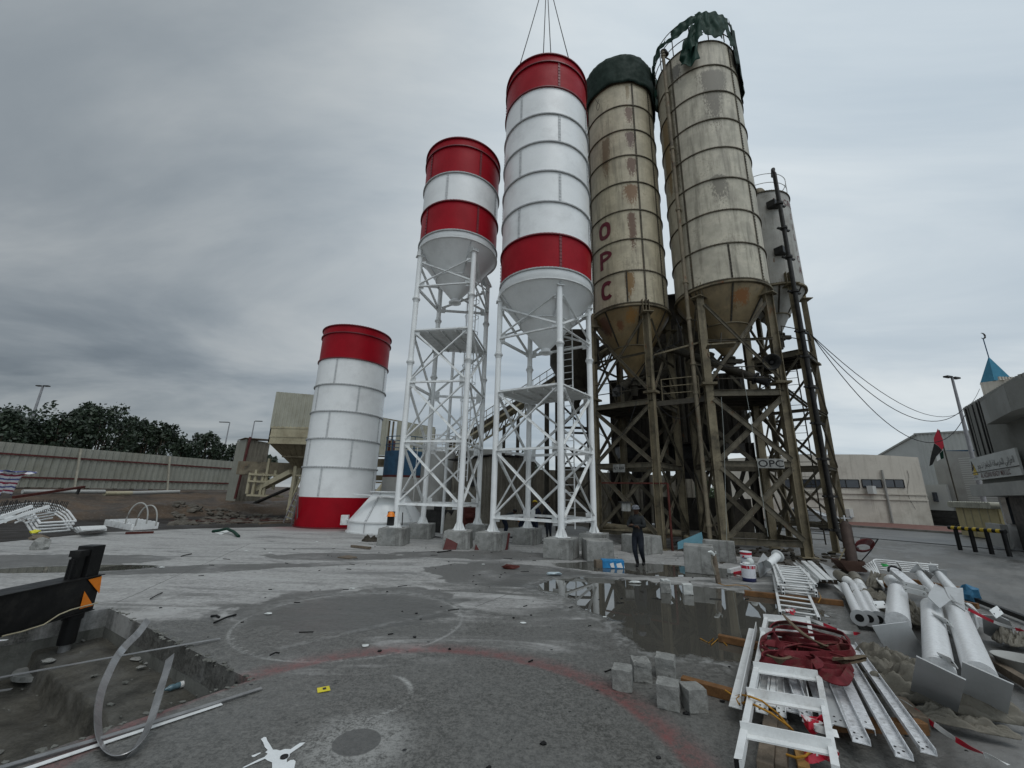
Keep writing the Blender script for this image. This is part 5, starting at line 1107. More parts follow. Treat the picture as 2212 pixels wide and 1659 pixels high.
# ---------------------------------------------------------------- right: road, wall building, warehouse, office
road = [G(k8(0, 1560)), G(k8(560, 1490)), G(k8(1000, 1500)), G(k8(1290, 1560))]
def sheet(pts, z, nm, m_, th=None):
    mb = MB(); mb.add([(p[0], p[1], z) for p in pts], [tuple(range(len(pts)))]); return struct(mb.build(nm, m_))
k1_, k2_ = G(k8(250, 1358)), G(k8(1270, 1428)); kd = (k2_ - k1_).normalized(); kn = Vector((-kd.y, kd.x, 0)); kn = kn if kn.y > 0 else -kn
M['asph'] = mat('wet_asphalt', (.12, .123, .125), .42, var=.15, vs=.5, dirt=(.19, .19, .185), da=.5, bp=.4, bs_=30)
ra, rb = k1_ - kd * 60, k2_ + kd * 40
sheet([ra - kn * 11, rb - kn * 11, rb, ra], -.05, 'road', M['asph'])
ln = MB().add([tuple((p + kn * o_)[:2]) + (-.044,) for p, o_ in ((ra, -.9), (rb, -.9), (rb, -.75), (ra, -.75))], [(0, 1, 2, 3)]); struct(ln.build('road_line', mat('worn_line', (.3, .3, .28), .7, var=.3, vs=3)))
o = MB().plate([ra + Vector((0, 0, -.1)), rb + Vector((0, 0, -.1)), rb + kn * .2 + Vector((0, 0, -.1)), ra + kn * .2 + Vector((0, 0, -.1))], .2, Vector((0, 0, 1))).build('kerb', mat('kerb_paint', (.20, .19, .17), .8, var=.3)); struct(o)
o = MB().plate([ra + kn * .2 + Vector((0, 0, -.1)), rb + kn * .2 + Vector((0, 0, -.1)), rb + kn * 9 + Vector((0, 0, -.1)), ra + kn * 9 + Vector((0, 0, -.1))], .19, Vector((0, 0, 1))).build('pavement', mat('brick_pavement', (.17, .09, .075), .8, var=.25, vs=3)); struct(o)
# curved white wall building
t = thing('white_building', PA(40, 54), 'off white rendered building with a curved parapet and a strip of dark windows', 'building')
W_ = [(26, 50.5), (29, 50.5), (32, 50.7), (35, 51), (38.2, 52), (41, 53.3), (43, 54.5), (45.1, 56.3)]; zt_ = [6.0, 6.2, 6.35, 6.45, 6.5, 6.5, 6.42, 6.3]
P0 = [PA(*w_) for w_ in W_]; back = [p + Vector((6, 12, 0)) for p in P0]; mb = MB(); n = len(P0)
vs = [p + Vector((0, 0, -.2)) for p in P0] + [p + Vector((0, 0, z)) for p, z in zip(P0, zt_)]; mb.add(vs, [(i, i + 1, n + i + 1, n + i) for i in range(n - 1)])
vs = [P0[-1] + Vector((0, 0, -.2)), P0[-1] + Vector((0, 0, 6.3)), back[-1] + Vector((0, 0, 6.3)), back[-1] + Vector((0, 0, -.2))]; mb.add(vs, [(0, 1, 2, 3)]); mb.add([p + Vector((0, 0, z - .3)) for p, z in zip(P0, zt_)] + [p + Vector((0, 0, 6.0)) for p in back], [(i, i + 1, n + i + 1, n + i) for i in range(n - 1)])
mb.build('wall', M['stucco'], t)
def on_wall(az): 
    for (a0, d0_), (a1, d1_) in zip(W_[:-1], W_[1:]):
        if a0 <= az <= a1:
            p, q = PA(a0, d0_), PA(a1, d1_); lo_, hi_ = 0, 1
            for _ in range(30):
                m_ = (lo_ + hi_) / 2; v = p.lerp(q, m_); (lo_, hi_) = (m_, hi_) if math.degrees(math.atan2(v.x, v.y)) < az else (lo_, m_)
            return p.lerp(q, m_)
azof = lambda p: math.degrees(math.atan2(ray(*p).x, ray(*p).y))
for x0, x1 in ((110, 240), (250, 365), (378, 430), (440, 602), (622, 742), (765, 880)):
    a, b_ = on_wall(azof(k8(x0, 1110))), on_wall(azof(k8(x1, 1110))); d = (b_ - a).normalized(); n_ = Vector((d.y, -d.x, 0)); n_ = n_ if n_.y < 0 else -n_
    za, zc_ = AT(k8((x0 + x1) / 2, 1137), a.length).z, AT(k8((x0 + x1) / 2, 1087), a.length).z
    w_ = MB().plate([a + n_ * .02 + Vector((0, 0, za)), b_ + n_ * .02 + Vector((0, 0, za)), b_ + n_ * .02 + Vector((0, 0, zc_)), a + n_ * .02 + Vector((0, 0, zc_))], .03, n_).build('window', M['glass'], t)
    mb = MB(); k = max(2, round((b_ - a).length / 1.6))
    for i in range(k + 1): p = a.lerp(b_, i / k) + n_ * .06; mb.bar(p + Vector((0, 0, za)), p + Vector((0, 0, zc_)), .06)
    for z in (za, zc_): mb.bar(a + n_ * .06 + Vector((0, 0, z)), b_ + n_ * .06 + Vector((0, 0, z)), .06)
    mb.build('frame', M['dark'], w_)
mb = MB()
for z in (2.25, 2.75):
    pts = [p + (-Vector((p.x, p.y, 0)).normalized()) * .08 + Vector((0, 0, z)) for p in P0[3:]]; 
    for p, q in zip(pts[:-1], pts[1:]): mb.bar(p, q, .09, .12)
mb.build('string_course', M['stucco'], t)
a = on_wall(azof(k8(750, 1060))) - Vector((.1, .15, 0)); MB().cyl((a.x, a.y, 0), (a.x, a.y, 5.0), .09, 8).build('drainpipe', M['grey'], t)
for x_, y_ in ((520, 1180), (690, 1185)):
    a = on_wall(azof(k8(x_, y_))); n_ = -Vector((a.x, a.y, 0)).normalized(); MB().box(a + n_ * .3 + Vector((0, 0, .9 if x_ == 520 else 3.1)), (1.0, .45, .75), .6).build('air_conditioner', M['shed'], t)
a = on_wall(azof(k8(895, 1050))); n_ = -Vector((a.x, a.y, 0)).normalized(); MB().tube([a + n_ * .1 + Vector((0, 0, z_)) + Vector((.25 * math.sin(z_ * 1.7), 0, 0)) for z_ in np.linspace(5, 1.4, 12)], .016, 5).build('wall_cable', M['dark'], t)
# warehouse
t = thing('warehouse', PA(46, 75), 'pale gabled warehouse rising behind the off white building', 'warehouse')
w0, w1, w2 = AT(k8(700, 945), 76), AT(k8(925, 822), 76), AT(k8(975, 1000), 76); p0, p1_ = PA(41.0, 78), PA(45.3, 74); p2 = PA(50.5, 66); za, zc_ = w0.z, w1.z
MB().add([p0, p1_, p1_ + Vector((0, 0, zc_)), p0 + Vector((0, 0, za - .8))], [(0, 1, 2, 3)]).build('gable_wall', M['shed'], t); corr(MB(), p1_, p2, 0, zc_, zc_ - 1.0, .6, .08).build('side_wall', M['shed'], t, solid=.02)
MB().bar(p0 + Vector((0, 0, za - .8)), p1_ + Vector((0, 0, zc_)), .4, .2).bar(p1_ + Vector((0, 0, zc_ + .1)), p2 + Vector((0, 0, zc_ - .9)), .4, .2).build('roof_edge', M['tankgrey'], t)
t = thing('louvred_annex', PA(47.5, 60), 'grey annex with a tall louvred panel between the warehouse and the office', 'building'); a, b_ = PA(46.2, 60), PA(50.5, 56)
MB().plate([a, b_, b_ + Vector((0, 0, 6.5)), a + Vector((0, 0, 7.2))], .2).build('wall', M['tankgrey'], t); mb = MB()
a2_, b2_ = a.lerp(b_, .38), a.lerp(b_, .95)
for i in range(26): z = 1.2 + i * .2; mb.bar(a2_ + Vector((-.15, -.2, z)), b2_ + Vector((-.15, -.2, z)), .12, .08)
mb.build('louvre_panel', M['shed'], t)
t = thing('low_shed', PA(45.5, 58), 'low shed with a dark window strip beside the off white building', 'shed'); MB().box(PA(46.4, 62, 1.9), (5.5, 3, 3.8), .3).build('wall', M['shed'], t); MB().box(PA(45.9, 59.6, 2.6), (1.6, .2, .9), .3).build('window', M['glass'], t)
t = thing('yard_gate', PA(46.2, 50), 'dark barred sliding gate across the road', 'gate'); a, b_ = G(k8(1062, 1370)), G(k8(1240, 1375)); b_ = a + (b_ - a).normalized() * min((b_ - a).length, 9); mb = MB()
b_ = PA(azof(k8(1240, 1375)), a.length - 1.5); zt_ = AT(k8(1060, 1280), a.length).z
for i in range(22): p = a.lerp(b_, i / 21); mb.bar(p, p + Vector((0, 0, zt_)), .06)
mb.build('bars', M['dark'], t)
for z in (.3, zt_ * .55, zt_): MB().bar(a + Vector((0, 0, z)), b_ + Vector((0, 0, z)), .1).build('gate_rail', M['dark'], t)
t = thing('yellow_kiosk', PA(48, 41), 'cream yellow panelled cabin with a scalloped roof beside the lamp post', 'cabin'); a, b_ = PA(azof(k8(1245, 1400)), 42), PA(azof(k8(1500, 1400)), 38.5); zt_ = AT(k8(1300, 1260), 41).z
d = (b_ - a).normalized(); bk = Vector((-d.y, d.x, 0)) * 3; bk = bk if bk.dot(a) > 0 else -bk; mb = MB()
for p, q in ((a, b_), (b_, b_ + bk), (b_ + bk, a + bk), (a + bk, a)): mb.plate([p, q, q + Vector((0, 0, zt_)), p + Vector((0, 0, zt_))], .05)
M['kiosk'] = mat('kiosk_yellow', (.42, .36, .20), .6, var=.08, dirt=(.3, .26, .17), da=.4, streak=.2); mb.build('wall', M['kiosk'], t)
mb = MB()
for k in range(1, 5): p = a.lerp(b_, k / 5) - bk.normalized() * .05; mb.bar(p, p + Vector((0, 0, zt_)), .05)
mb.build('panel_joints', M['cream'], t); mb = MB()
for k in range(17): p = a.lerp(b_, k / 16) + Vector((0, 0, zt_ + .15)); mb.cyl(p - bk.normalized() * .35, p + bk, .2, 8)
mb.build('roof', M['beige'], t)
# blue pipe bridge, flag
a, b_ = AT(k8(1130, 912), 62), AT(k8(1340, 906), 58); t = thing('pipe_rack', a, 'blue rail with short hangers on the roof line behind the flag', 'pipe rack'); MB().bar(a, b_, .14).build('rail', M['blue'], t)
for f in (.4, .55, .62): MB().bar(a.lerp(b_, f), a.lerp(b_, f) - Vector((0, 0, 1.2)), .14).build('hanger', M['blue'], t)
q = PA(47.1, 43); zt_ = 7.4; t = thing('flag_pole', q, 'thin pole flying a limp red, white, green and black flag', 'flag pole'); MB().cyl(q, q + Vector((-.1, 0, zt_ - .2)), .04, 8).build('pole', M['tandark'], t)
fp = lambda kx: AT(k8(*kx), 42.8)
A1 = [fp(k) for k in ((1095, 770), (1070, 830), (1072, 860), (1100, 880), (1122, 905), (1133, 880), (1125, 835), (1108, 800))]; fl = MB().plate(A1, .04).build('flag_red', M['tape_red'], t)
MB().plate([fp(k) for k in ((1072, 862), (1050, 950), (1042, 1005), (1062, 995), (1085, 945), (1104, 925), (1122, 906), (1100, 881))], .05).build('flag_black', M['dark'], t)
MB().plate([fp(k) for k in ((1085, 946), (1104, 925), (1112, 960), (1090, 975))], .045).build('flag_white', M['tape_white'], t); MB().plate([fp(k) for k in ((1106, 925), (1128, 905), (1133, 955), (1114, 962))], .055).build('flag_green', M['tarp2'], t)
# car
def car(c, rz):
    t = thing('parked_car', (0, 0, 0), 'silver saloon car on the road beyond the tallest tan silo', 'car')
    prof = [(-2.25, .35), (-2.3, .75), (-2.05, .98), (-1.55, 1.02), (-.75, 1.42), (.35, 1.46), (1.1, 1.05), (1.9, .9), (2.25, .65), (2.25, .35)]
    mb = MB(); vs = []
    for y_, k in ((-.86, .0), (-.8, .03), (.8, .03), (.86, .0)):
        vs += [(x_, y_ * (1 if z_ < 1.03 else .86), z_ + (k if z_ > .4 else 0)) for x_, z_ in prof]
    n = len(prof); fs = [(j * n + i, j * n + (i + 1) % n, (j + 1) * n + (i + 1) % n, (j + 1) * n + i) for j in range(3) for i in range(n)] + [tuple(range(n))[::-1], tuple(range(3 * n, 4 * n))]
    mb.add(vs, fs, True); mb.build('body', mat('silver_paint', (.45, .46, .47), .25, .5, var=.03, bp=0), t, bevel=.04)
    for s_ in (-1, 1): MB().plate([(-1.35, s_ * .79, 1.03), (1.0, s_ * .79, 1.05), (.3, s_ * .75, 1.37), (-.7, s_ * .75, 1.35)], .02 * s_, Vector((0, 1, 0))).build('side_window', M['glass'], t)
    for x_ in (-1.4, 1.4):
        for s_ in (-1, 1):
            w_ = MB().cyl((x_, s_ * .7, .33), (x_, s_ * .89, .33), .33, 24).build('wheel', M['rubber'], t); MB().cyl((x_, s_ * .885, .33), (x_, s_ * .9, .33), .2, 16).build('rim', M['dark'], w_)
    t.location = c; t.rotation_euler = (0, 0, rz)
cg = G(k4(1330, 1352)); car(Vector((cg.x, cg.y, -.05)) + kn * .5 * 0, math.atan2(kd.y, kd.x) + math.pi + .25)
# grey office at right edge
t = thing('office_building', PA(49.5, 34), 'grey two storey office with ribbed walls, a projecting upper box and a company sign', 'office building')
o0, o1 = PA(49.15, 35), PA(53.2, 27.0); d = (o1 - o0).normalized(); n_ = Vector((d.y, -d.x, 0)); n_ = n_ if n_.x < 0 else -n_; bk = -n_ * 8; H = 7.45
mb = MB()
for p, q in ((o0, o1), (o1, o1 + bk), (o1 + bk, o0 + bk), (o0 + bk, o0)): mb.plate([p + Vector((0, 0, 2.7)), q + Vector((0, 0, 2.7)), q + Vector((0, 0, H)), p + Vector((0, 0, H))], .05)
L = (o1 - o0).length
for k in range(0, 60): p = o0 + d * (k * .32); mb.bar(p + n_ * .06 + Vector((0, 0, 2.7)), p + n_ * .06 + Vector((0, 0, H)), .12, .1) if k * .32 < L else None
mb.build('upper_wall', M['grey'], t); i0 = o0 + bk * .02 + d * .6; mb = MB()
for p, q in ((i0, o1 - n_ * 0), (i0 + bk, i0)): mb.plate([p + Vector((0, 0, -.1)), q + Vector((0, 0, -.1)), q + Vector((0, 0, 2.7)), p + Vector((0, 0, 2.7))], .05)
mb.build('lower_wall', M['platec'], t); MB().box(i0 + d * 3.2 + n_ * .1 + Vector((0, 0, 1.2)), (1.9, .3, 2.6), math.atan2(d.y, d.x)).build('doorway', M['dark'], t); MB().box(i0 + d * 1.25 + n_ * .1 + Vector((0, 0, 1.75)), (.8, .2, 1.3), math.atan2(d.y, d.x)).build('window', M['glass'], t)
MB().box(o0 + d * (L * .5 + .5) + n_ * .25 + Vector((0, 0, 2.75)), (L + 1, .9, .6), math.atan2(d.y, d.x)).build('canopy', M['tankgrey'], t)
tz_ = azof(k8(1415, 748)); azp = lambda v: math.degrees(math.atan2(v.x, v.y))
kk = min((abs(azp(o0 + d * k_ + n_ * .7) - tz_), k_) for k_ in np.arange(0, 9, .05))[1]; s0 = o0 + d * float(kk); zb_ = AT(k8(1415, 748), s0.length).z; zt_ = AT(k8(1525, 500), s0.length - 1.2).z
tq_ = azof(k8(1525, 500)); k2_f = min((abs(azp(s0 + n_ * .9 + d * k_) - tq_), k_) for k_ in np.arange(.2, 7, .05))[1]; zt_ = AT(k8(1525, 500), (s0 + n_ * .9 + d * float(k2_f)).length).z
mb = MB(); pts = [s0, s0 + n_ * .7, s0 + n_ * .9 + d * float(k2_f), s0 + n_ * .2 + d * 9, s0 - n_ * .5 + d * 9]
for p, q in zip(pts[:-1], pts[1:]): mb.plate([p + Vector((0, 0, zb_)), q + Vector((0, 0, zb_)), q + Vector((0, 0, zt_)), p + Vector((0, 0, zt_))], .08)
mb.plate([p + Vector((0, 0, zb_)) for p in pts], .08, Vector((0, 0, 1))).plate([p + Vector((0, 0, zt_ - .1)) for p in pts], .08, Vector((0, 0, 1))).build('projecting_box', M['grey'], t)
for k in (.35, .9, 1.6, 2.3, 2.75): MB().bar(o0 + d * k + n_ * .13 + Vector((0, 0, 4.6)), o0 + d * k + n_ * .13 + Vector((0, 0, H - .12)), .05).build('rib_groove_shade', M['dark'], t)  # thin dark strips added as the shade of grooves between the wall ribs
MB().box(i0 + d * .9 + n_ * .6 + Vector((0, 0, .5)), (2.2, .25, 1.15), math.atan2(d.y, d.x)).build('front_plinth', M['tankgrey'], t)
# sign board
s0 = o0 + n_ * .3 - d * .25 + Vector((0, 0, 3.32)); sl = 6.6; t = thing('company_sign', s0, 'long pale company sign with black Arabic over red English lettering and a yellow triangle', 'sign')
MB().plate([s0, s0 + d * sl, s0 + d * sl + Vector((0, 0, 1.18)), s0 + Vector((0, 0, 1.18))], .08, n_).build('board', M['shed'], t)
MB().bar(s0 + n_ * .1 + Vector((0, 0, .40)), s0 + d * sl + n_ * .1 + Vector((0, 0, .40)), .02, .03).build('rule', M['dark'], t)
q = s0 + n_ * .085
mb = MB(); text_on(mb, 'AL AZZANI READY MIX LLC', .34, q + d * 1.3 + Vector((0, 0, .09)), d, (0, 0, 1), .002, .01, 'LEFT', .98); mb.build('english_lettering', M['maroon'], t)
ar = ['\uFE8D\uFEDF\uFECC\uFEB0\uFE8D\uFEE7\uFEF2', '\uFEDF\uFEE0\uFEA8\uFEAE\uFEB3\uFE8E\uFEE7\uFE94', '\uFE8D\uFEDF\uFEA0\uFE8E\uFEEB\uFEB0\uFE93', '\uFEAB.\uFEE1.\uFEE1']
mb = MB(); text_on(mb, ' '.join(ar)[::-1], .42, q + d * 1.15 + Vector((0, 0, .58)), d, (0, 0, 1), .001, .01, 'LEFT', 1.05); mb.build('arabic_lettering', M['black'], t)
mb = MB().plate([q + d * .12 + Vector((0, 0, .28)), q + d * .9 + Vector((0, 0, .28)), q + d * .5 + Vector((0, 0, .85))], .012, n_); mb.build('yellow_triangle', M['yellow'], t); MB().plate([q + d * .08 + Vector((0, 0, .5)), q + d * .3 + Vector((0, 0, 1.05)), q + d * .55 + Vector((0, 0, .7)), q + d * .42 + Vector((0, 0, .5)), q + d * .3 + Vector((0, 0, .72))], .02, n_).build('black_peak', M['black'], t)
mb = MB(); text_on(mb, 'AL AZZANI', .13, q + d * .12 + Vector((0, 0, .12)), d, (0, 0, 1), .001, .01, 'LEFT', .9); mb.build('small_lettering', M['black'], t)
# minaret spire
q = PA(51.4, 70); t = thing('mosque_spire', q, 'blue pyramid spire with a crescent finial behind the grey office', 'spire'); ztip = .229 * 70 + 2.05; zb_ = .19 * 70 + 2.05
MB().box((q.x, q.y, zb_ - 4), (2.2, 2.2, 8), .6).build('tower', M['stucco'], t); MB().lathe((q.x, q.y, 0), [(1.25, zb_), (.02, ztip + .3)], 4, False, a0=.6, a1=.6 + 2 * math.pi).build('spire', mat('spire_blue', (.03, .17, .26), .5, var=.1), t)
mb = MB()
for k in range(-3, 4): mb.box((q.x + k * .33, q.y - 1.2, zb_ + .1), (.2, .15, .4), 0)
mb.build('battlement', M['stucco'], t); MB().cyl((q.x, q.y, ztip), (q.x, q.y, ztip + 2.6), .05, 6).build('finial_rod', M['blue'], t)
MB().tube([(q.x + .30 * math.cos(a), q.y, ztip + 2.9 + .34 * math.sin(a)) for a in np.linspace(-2.3, 1.9, 16)], [.02 + .07 * math.sin(math.pi * i / 15) for i in range(16)], 6).build('crescent', M['dark'], t)
# barrier
a, b_ = G(k8(1310, 1530)), G(k8(1560, 1570)); t = thing('barrier_rail', a, 'black and yellow striped pipe barrier on short black posts by the office', 'barrier'); tp = [AT(k8(1268, 1432), a.length + 1.0), AT(k8(1545, 1480), b_.length)]
hh = .95; A_, B_ = Vector((a.x - .5, a.y + .3, hh)), Vector((b_.x, b_.y, hh + .02)); n = 15
for i in range(n): MB().cyl(A_.lerp(B_, i / n), A_.lerp(B_, (i + 1) / n), .085, 14).build('stripe_yellow' if i % 2 else 'stripe_black', M['yellow' if i % 2 else 'black'], t)
for f in (.12, .4, .68, .96): p = A_.lerp(B_, f); MB().cyl((p.x, p.y, 0), (p.x, p.y, hh), .08, 12).build('post', M['black'], t)
# overhead wires
for i, (a_, b__, sag) in enumerate(((PA(38.4, 22, 9.4), PA(50.3, 60, 13.0), 3.3), (PA(38.4, 22, 9.4), AT(k8(1270, 632), 36), 2.2), (PA(38.5, 22, 9.3), AT(k8(1268, 678), 36), 3.1))):
    n = 24; o = MB().tube([a_.lerp(b__, k / n) - Vector((0, 0, 4 * sag * (k / n) * (1 - k / n))) for k in range(n + 1)], .018, 5).build('overhead_wire', M['rubber']); tag(o, ('overhead wire with the highest curve, right of the silos', 'middle overhead wire between the far tower and the office', 'lowest sagging overhead wire between the far tower and the office')[i], 'wire', 'overhead wires')
# ---------------------------------------------------------------- right foreground: steel laid out on timbers
def kc(x, y): return (1865.2 + .17329 * x, 1371.5 + .17329 * y)
def ke(x, y): return (1865.2 + .16534 * x, 1152.1 + .16534 * y)
def one(mb, nm, mm, lb, cat, grp=None, bevel=0, **k): return tag(mb.build(nm, M[mm] if isinstance(mm, str) else mm, None, bevel=bevel, **k), lb, cat, grp)
def g7(x, y, z=0): return G(k7(x, y), z)
T = 'timber battens on the slab'
for a, b_, z, w_, mm, lb in ((g7(-25, 1050, .05), g7(590, 1218, .05), .05, .1, 'wood', 'orange brown timber under the near end of the steel pile, left'), (g7(215, 765, .05), g7(520, 828, .05), .05, .09, 'wood', 'short timber lying in the puddle edge beside the steel pile'),
    (g7(385, 472, .05), g7(1028, 540, .05), .05, .1, 'wood', 'long timber under the stack of ladders'), (g7(860, 392, .04), g7(1075, 408, .04), .04, .09, 'woodgrey', 'timber beneath the channel bundle'), (g7(905, 1330, .04), g7(1560, 1350, .04), .04, .1, 'wood', 'timber across the slab under the long galvanised channels'),
    (g7(1190, 915, .05), g7(1225, 960, .05), .05, .12, 'wood', 'short timber offcut beside the long channel'), (g7(1200, 398, .08), g7(1455, 455, .08), .08, .1, 'wood', 'timber under the bent white tubes, nearer one'), (g7(1235, 355, .12), g7(1870, 462, .12), .1, .1, 'wood', 'long timber under the upper ends of the pipe legs'), (g7(1600, 505, .08), g7(1915, 560, .08), .08, .1, 'wood', 'timber by the blue bag under the pipe legs'),
    (g7(1400, 1190, .03), g7(1545, 1330, .03), .03, .12, 'woodgrey', 'dark timber partly under the dusty sheeting'), (g7(1925, 880, .03), g7(2260, 1080, .03), .03, .1, 'woodgrey', 'long dark plank at the right edge beside the white tub'), (g7(1905, 520, .03), g7(2260, 655, .03), .03, .09, 'black', 'long black bar on the ground at the right edge')):
    one(MB().bar(a, b_, w_, w_), 'timber', mm, lb, 'timber', T, .006)
for a, b_, w_, mm, lb in ((g7(575, 1215, .06), g7(520, 1640, .06), .11, 'woodgrey', 'thick grey timber under the near end of the angle frame'), (g7(640, 1330, .05), g7(625, 1640, .05), .08, 'woodgrey', 'thin grey timber under the near end of the angle frame'), (g7(735, 1465, .05), g7(780, 1650, .05), .08, 'yellow', 'yellowish new timber under the near end of the angle frame')):
    one(MB().bar(a, b_, w_, w_), 'timber', mm if mm != 'yellow' else mat('new_timber', (.32, .18, .06), .6, var=.3, vs=6, bp=.3), lb, 'timber', T, .006)
def holes(mb, p, d, s_, n=2, sp=.06):
    for k in range(n): mb.cyl(p + d * (.05 + sp * k) + s_ * 0 + Vector((0, 0, .0005)), p + d * (.05 + sp * k) + Vector((0, 0, .004)), .011, 8)
GS = 'white steel sections on the timbers'
secs = [('angle', (468, 715), (368, 1238), .11, 'whitebar', 'leftmost long angle of the steel pile, along the puddle', .13), ('chan', (556, 860), (497, 1262), .10, 'whitebar', 'open channel just inside the leftmost angle', .12), ('flat', (575, 930), (560, 1215), .09, 'whitebar', 'white flat bar second from left beneath the angle frame', .16),
    ('chan', (612, 930), (628, 1285), .075, 'whitebar', 'narrow channel beneath the middle of the angle frame', .12), ('flat', (640, 960), (700, 1255), .12, 'galv', 'spangled flat left of the wide channel beneath the frame', .11), ('chan', (668, 950), (788, 1290), .10, 'galv', 'wide shallow channel beneath the middle of the angle frame', .15), ('angle', (760, 950), (835, 1300), .07, 'whitebar', 'angle with a torn end beneath the right rail of the frame', .13),
    ('flat', (800, 960), (925, 1310), .10, 'galv', 'galvanised flat under the right rail of the frame', .12), ('chand', (880, 930), (1005, 1340), .14, 'platec', 'downturned channel with three bolt holes at its end', .16), ('chan', (925, 960), (1152, 1462), .12, 'galv', 'spangled channel with clipped corners, nearest of the long three', .15), ('chand', (1000, 960), (1175, 1352), .13, 'galv', 'downturned spangled channel between two upturned ones', .15),
    ('chan', (1055, 905), (1432, 1560), .11, 'galv', 'long galvanised channel, second from the right', .14), ('chan', (1082, 812), (1592, 1530), .10, 'galv', 'longest galvanised channel at the right of the pile', .14)]
for kind, a, b_, w_, mm, lb, z in secs:
    p, q = g7(*a, z), g7(*b_, z); d = (q - p).normalized(); mb = MB()
    if kind == 'chan': mb.chan(p, q, w_, .045, .006)
    elif kind == 'chand': mb.chan(p, q, w_, .045, .006, (0, 0, -1))
    elif kind == 'angle': mb.angle(p, q, w_, .008)
    else: mb.bar(p, q, w_, .01)
    o = one(mb, 'steel_section', mm, lb, 'steel section', GS)
    hm = MB(); zt = .008 if kind != 'chand' else .001
    s_ = Vector((-d.y, d.x, 0))
    for k in range(3): hm.cyl(q - d * (.06 + .05 * k) + s_ * (.02 if k % 2 else -.02) + Vector((0, 0, zt)), q - d * (.06 + .05 * k) + s_ * (.02 if k % 2 else -.02) + Vector((0, 0, zt + .003)), .009, 8)
    hm.build('bolt_holes', M['dark'], o)
# angle frame on top
z = .27; t = thing('angle_frame', g7(520, 640, .2), 'white ladder like frame of welded angles lying on top of the steel pile', 'steel frame')
for a, b_ in (((528, 640), (345, 1600)), ((800, 640), (985, 1640))):
    p, q = g7(*a, z), g7(*b_, z); MB().bar(p, q, .05, .07).build('side_rail', M['whitebar'], t)
for a, b_ in (((508, 630), (812, 655)), ((485, 720), (760, 745)), ((442, 950), (865, 1010)), ((398, 1122), (908, 1205)), ((357, 1352), (955, 1470))):
    p, q = g7(*a, z + .04), g7(*b_, z + .04); d = (q - p).normalized(); s_ = Vector((d.y, -d.x, 0)); s_ = s_ if s_.y < 0 else -s_
    MB().bar(p, q, .012, .085).bar(p + s_ * .035 + Vector((0, 0, -.035)), q + s_ * .035 + Vector((0, 0, -.035)), .07, .012).build('cross_angle', M['whitebar'], t)
MB().box(g7(345, 1600, z), (.052, .004, .072), -.2).build('black_end_cap', M['black'], t)
# web slings
def ribbon(mb, pts, w_, th=.014):
    n = len(pts)
    P_ = [Vector(p[:3]) for p in pts]; tw = [p[3] if len(p) > 3 else 0 for p in pts]; L_, R_ = [], []
    # smooth by catmull rom
    def cr_(a, b, c, d, t): return .5 * ((2 * b) + (c - a) * t + (2 * a - 5 * b + 4 * c - d) * t * t + (3 * b - a - 3 * c + d) * t ** 3)
    Q, W_2 = [], []
    for i in range(n - 1):
        a, b, c, d = P_[max(0, i - 1)], P_[i], P_[i + 1], P_[min(n - 1, i + 2)]
        for k in range(8): Q.append(cr_(a, b, c, d, k / 8)); W_2.append(tw[i] + (tw[i + 1] - tw[i]) * k / 8)
    Q.append(P_[-1]); W_2.append(tw[-1])
    for i, p in enumerate(Q):
        t_ = (Q[min(i + 1, len(Q) - 1)] - Q[max(0, i - 1)]).normalized(); u = Vector((0, 0, 1)); s_ = t_.cross(u).normalized() if abs(t_.z) < .95 else Vector((1, 0, 0)); v_ = s_.cross(t_)
        ax = s_ * math.cos(W_2[i]) + v_ * math.sin(W_2[i]); nn_ = ax.cross(t_).normalized()
        L_.append([p - ax * w_ / 2 - nn_ * th / 2, p + ax * w_ / 2 - nn_ * th / 2, p + ax * w_ / 2 + nn_ * th / 2, p - ax * w_ / 2 + nn_ * th / 2])
    vs = [v for r_ in L_ for v in r_]; fs = []
    for i in range(len(L_) - 1):
        for k in range(4): fs.append((i * 4 + k, i * 4 + (k + 1) % 4, i * 4 + 4 + (k + 1) % 4, i * 4 + 4 + k))
    fs += [(3, 2, 1, 0), tuple(len(vs) - 4 + k for k in range(4))]
    mb.add(vs, fs, False); return mb
def rp(l): return [tuple(G(k7(x, y), z)) + (tw,) for x, y, z, tw in l]
SL = []
rs_ = random.Random(14)
for k, (cx_, cy_, hl, hw, tilt, z0_) in enumerate(((800, 740, 250, 62, .16, .33), (760, 790, 260, 50, .10, .36), (830, 800, 270, 70, .22, .34), (740, 860, 255, 48, .12, .36), (800, 890, 290, 52, .20, .35), (760, 940, 270, 42, .16, .32), (900, 930, 190, 75, .45, .33), (690, 905, 190, 38, .06, .39), (850, 850, 240, 36, .02, .40))):
    l = []; n = 15
    for i in range(n + 1):
        a = 2 * math.pi * i / n + k; u = math.cos(a) * hl * (1 + .05 * rs_.uniform(-1, 1)); v = math.sin(a) * hw * (1 + .15 * rs_.uniform(-1, 1)) + .12 * hw * math.sin(3 * a)
        l.append((cx_ + u * math.cos(tilt) - v * math.sin(tilt), cy_ + u * math.sin(tilt) + v * math.cos(tilt), z0_ - .03 + .03 * math.sin(a * 2 + k), 1.05 + .45 * math.sin(a + k * 1.7)))
    if k in (2, 6): l = l[:-3]
    SL.append(l)
SL.append([(650, 625, .38, .7), (700, 680, .45, .5), (790, 755, .46, .4), (895, 815, .41, .4), (905, 822, .38, .4)])
M['slingtan'] = mat('worn_webbing_back', (.13, .10, .065), .8, var=.3, vs=9, dirt=(.1, .02, .02), da=.4, bp=.3)
t = thing('web_sling', g7(760, 840, .25), 'heap of folded maroon webbing lifting slings on the white angle frame', 'sling')
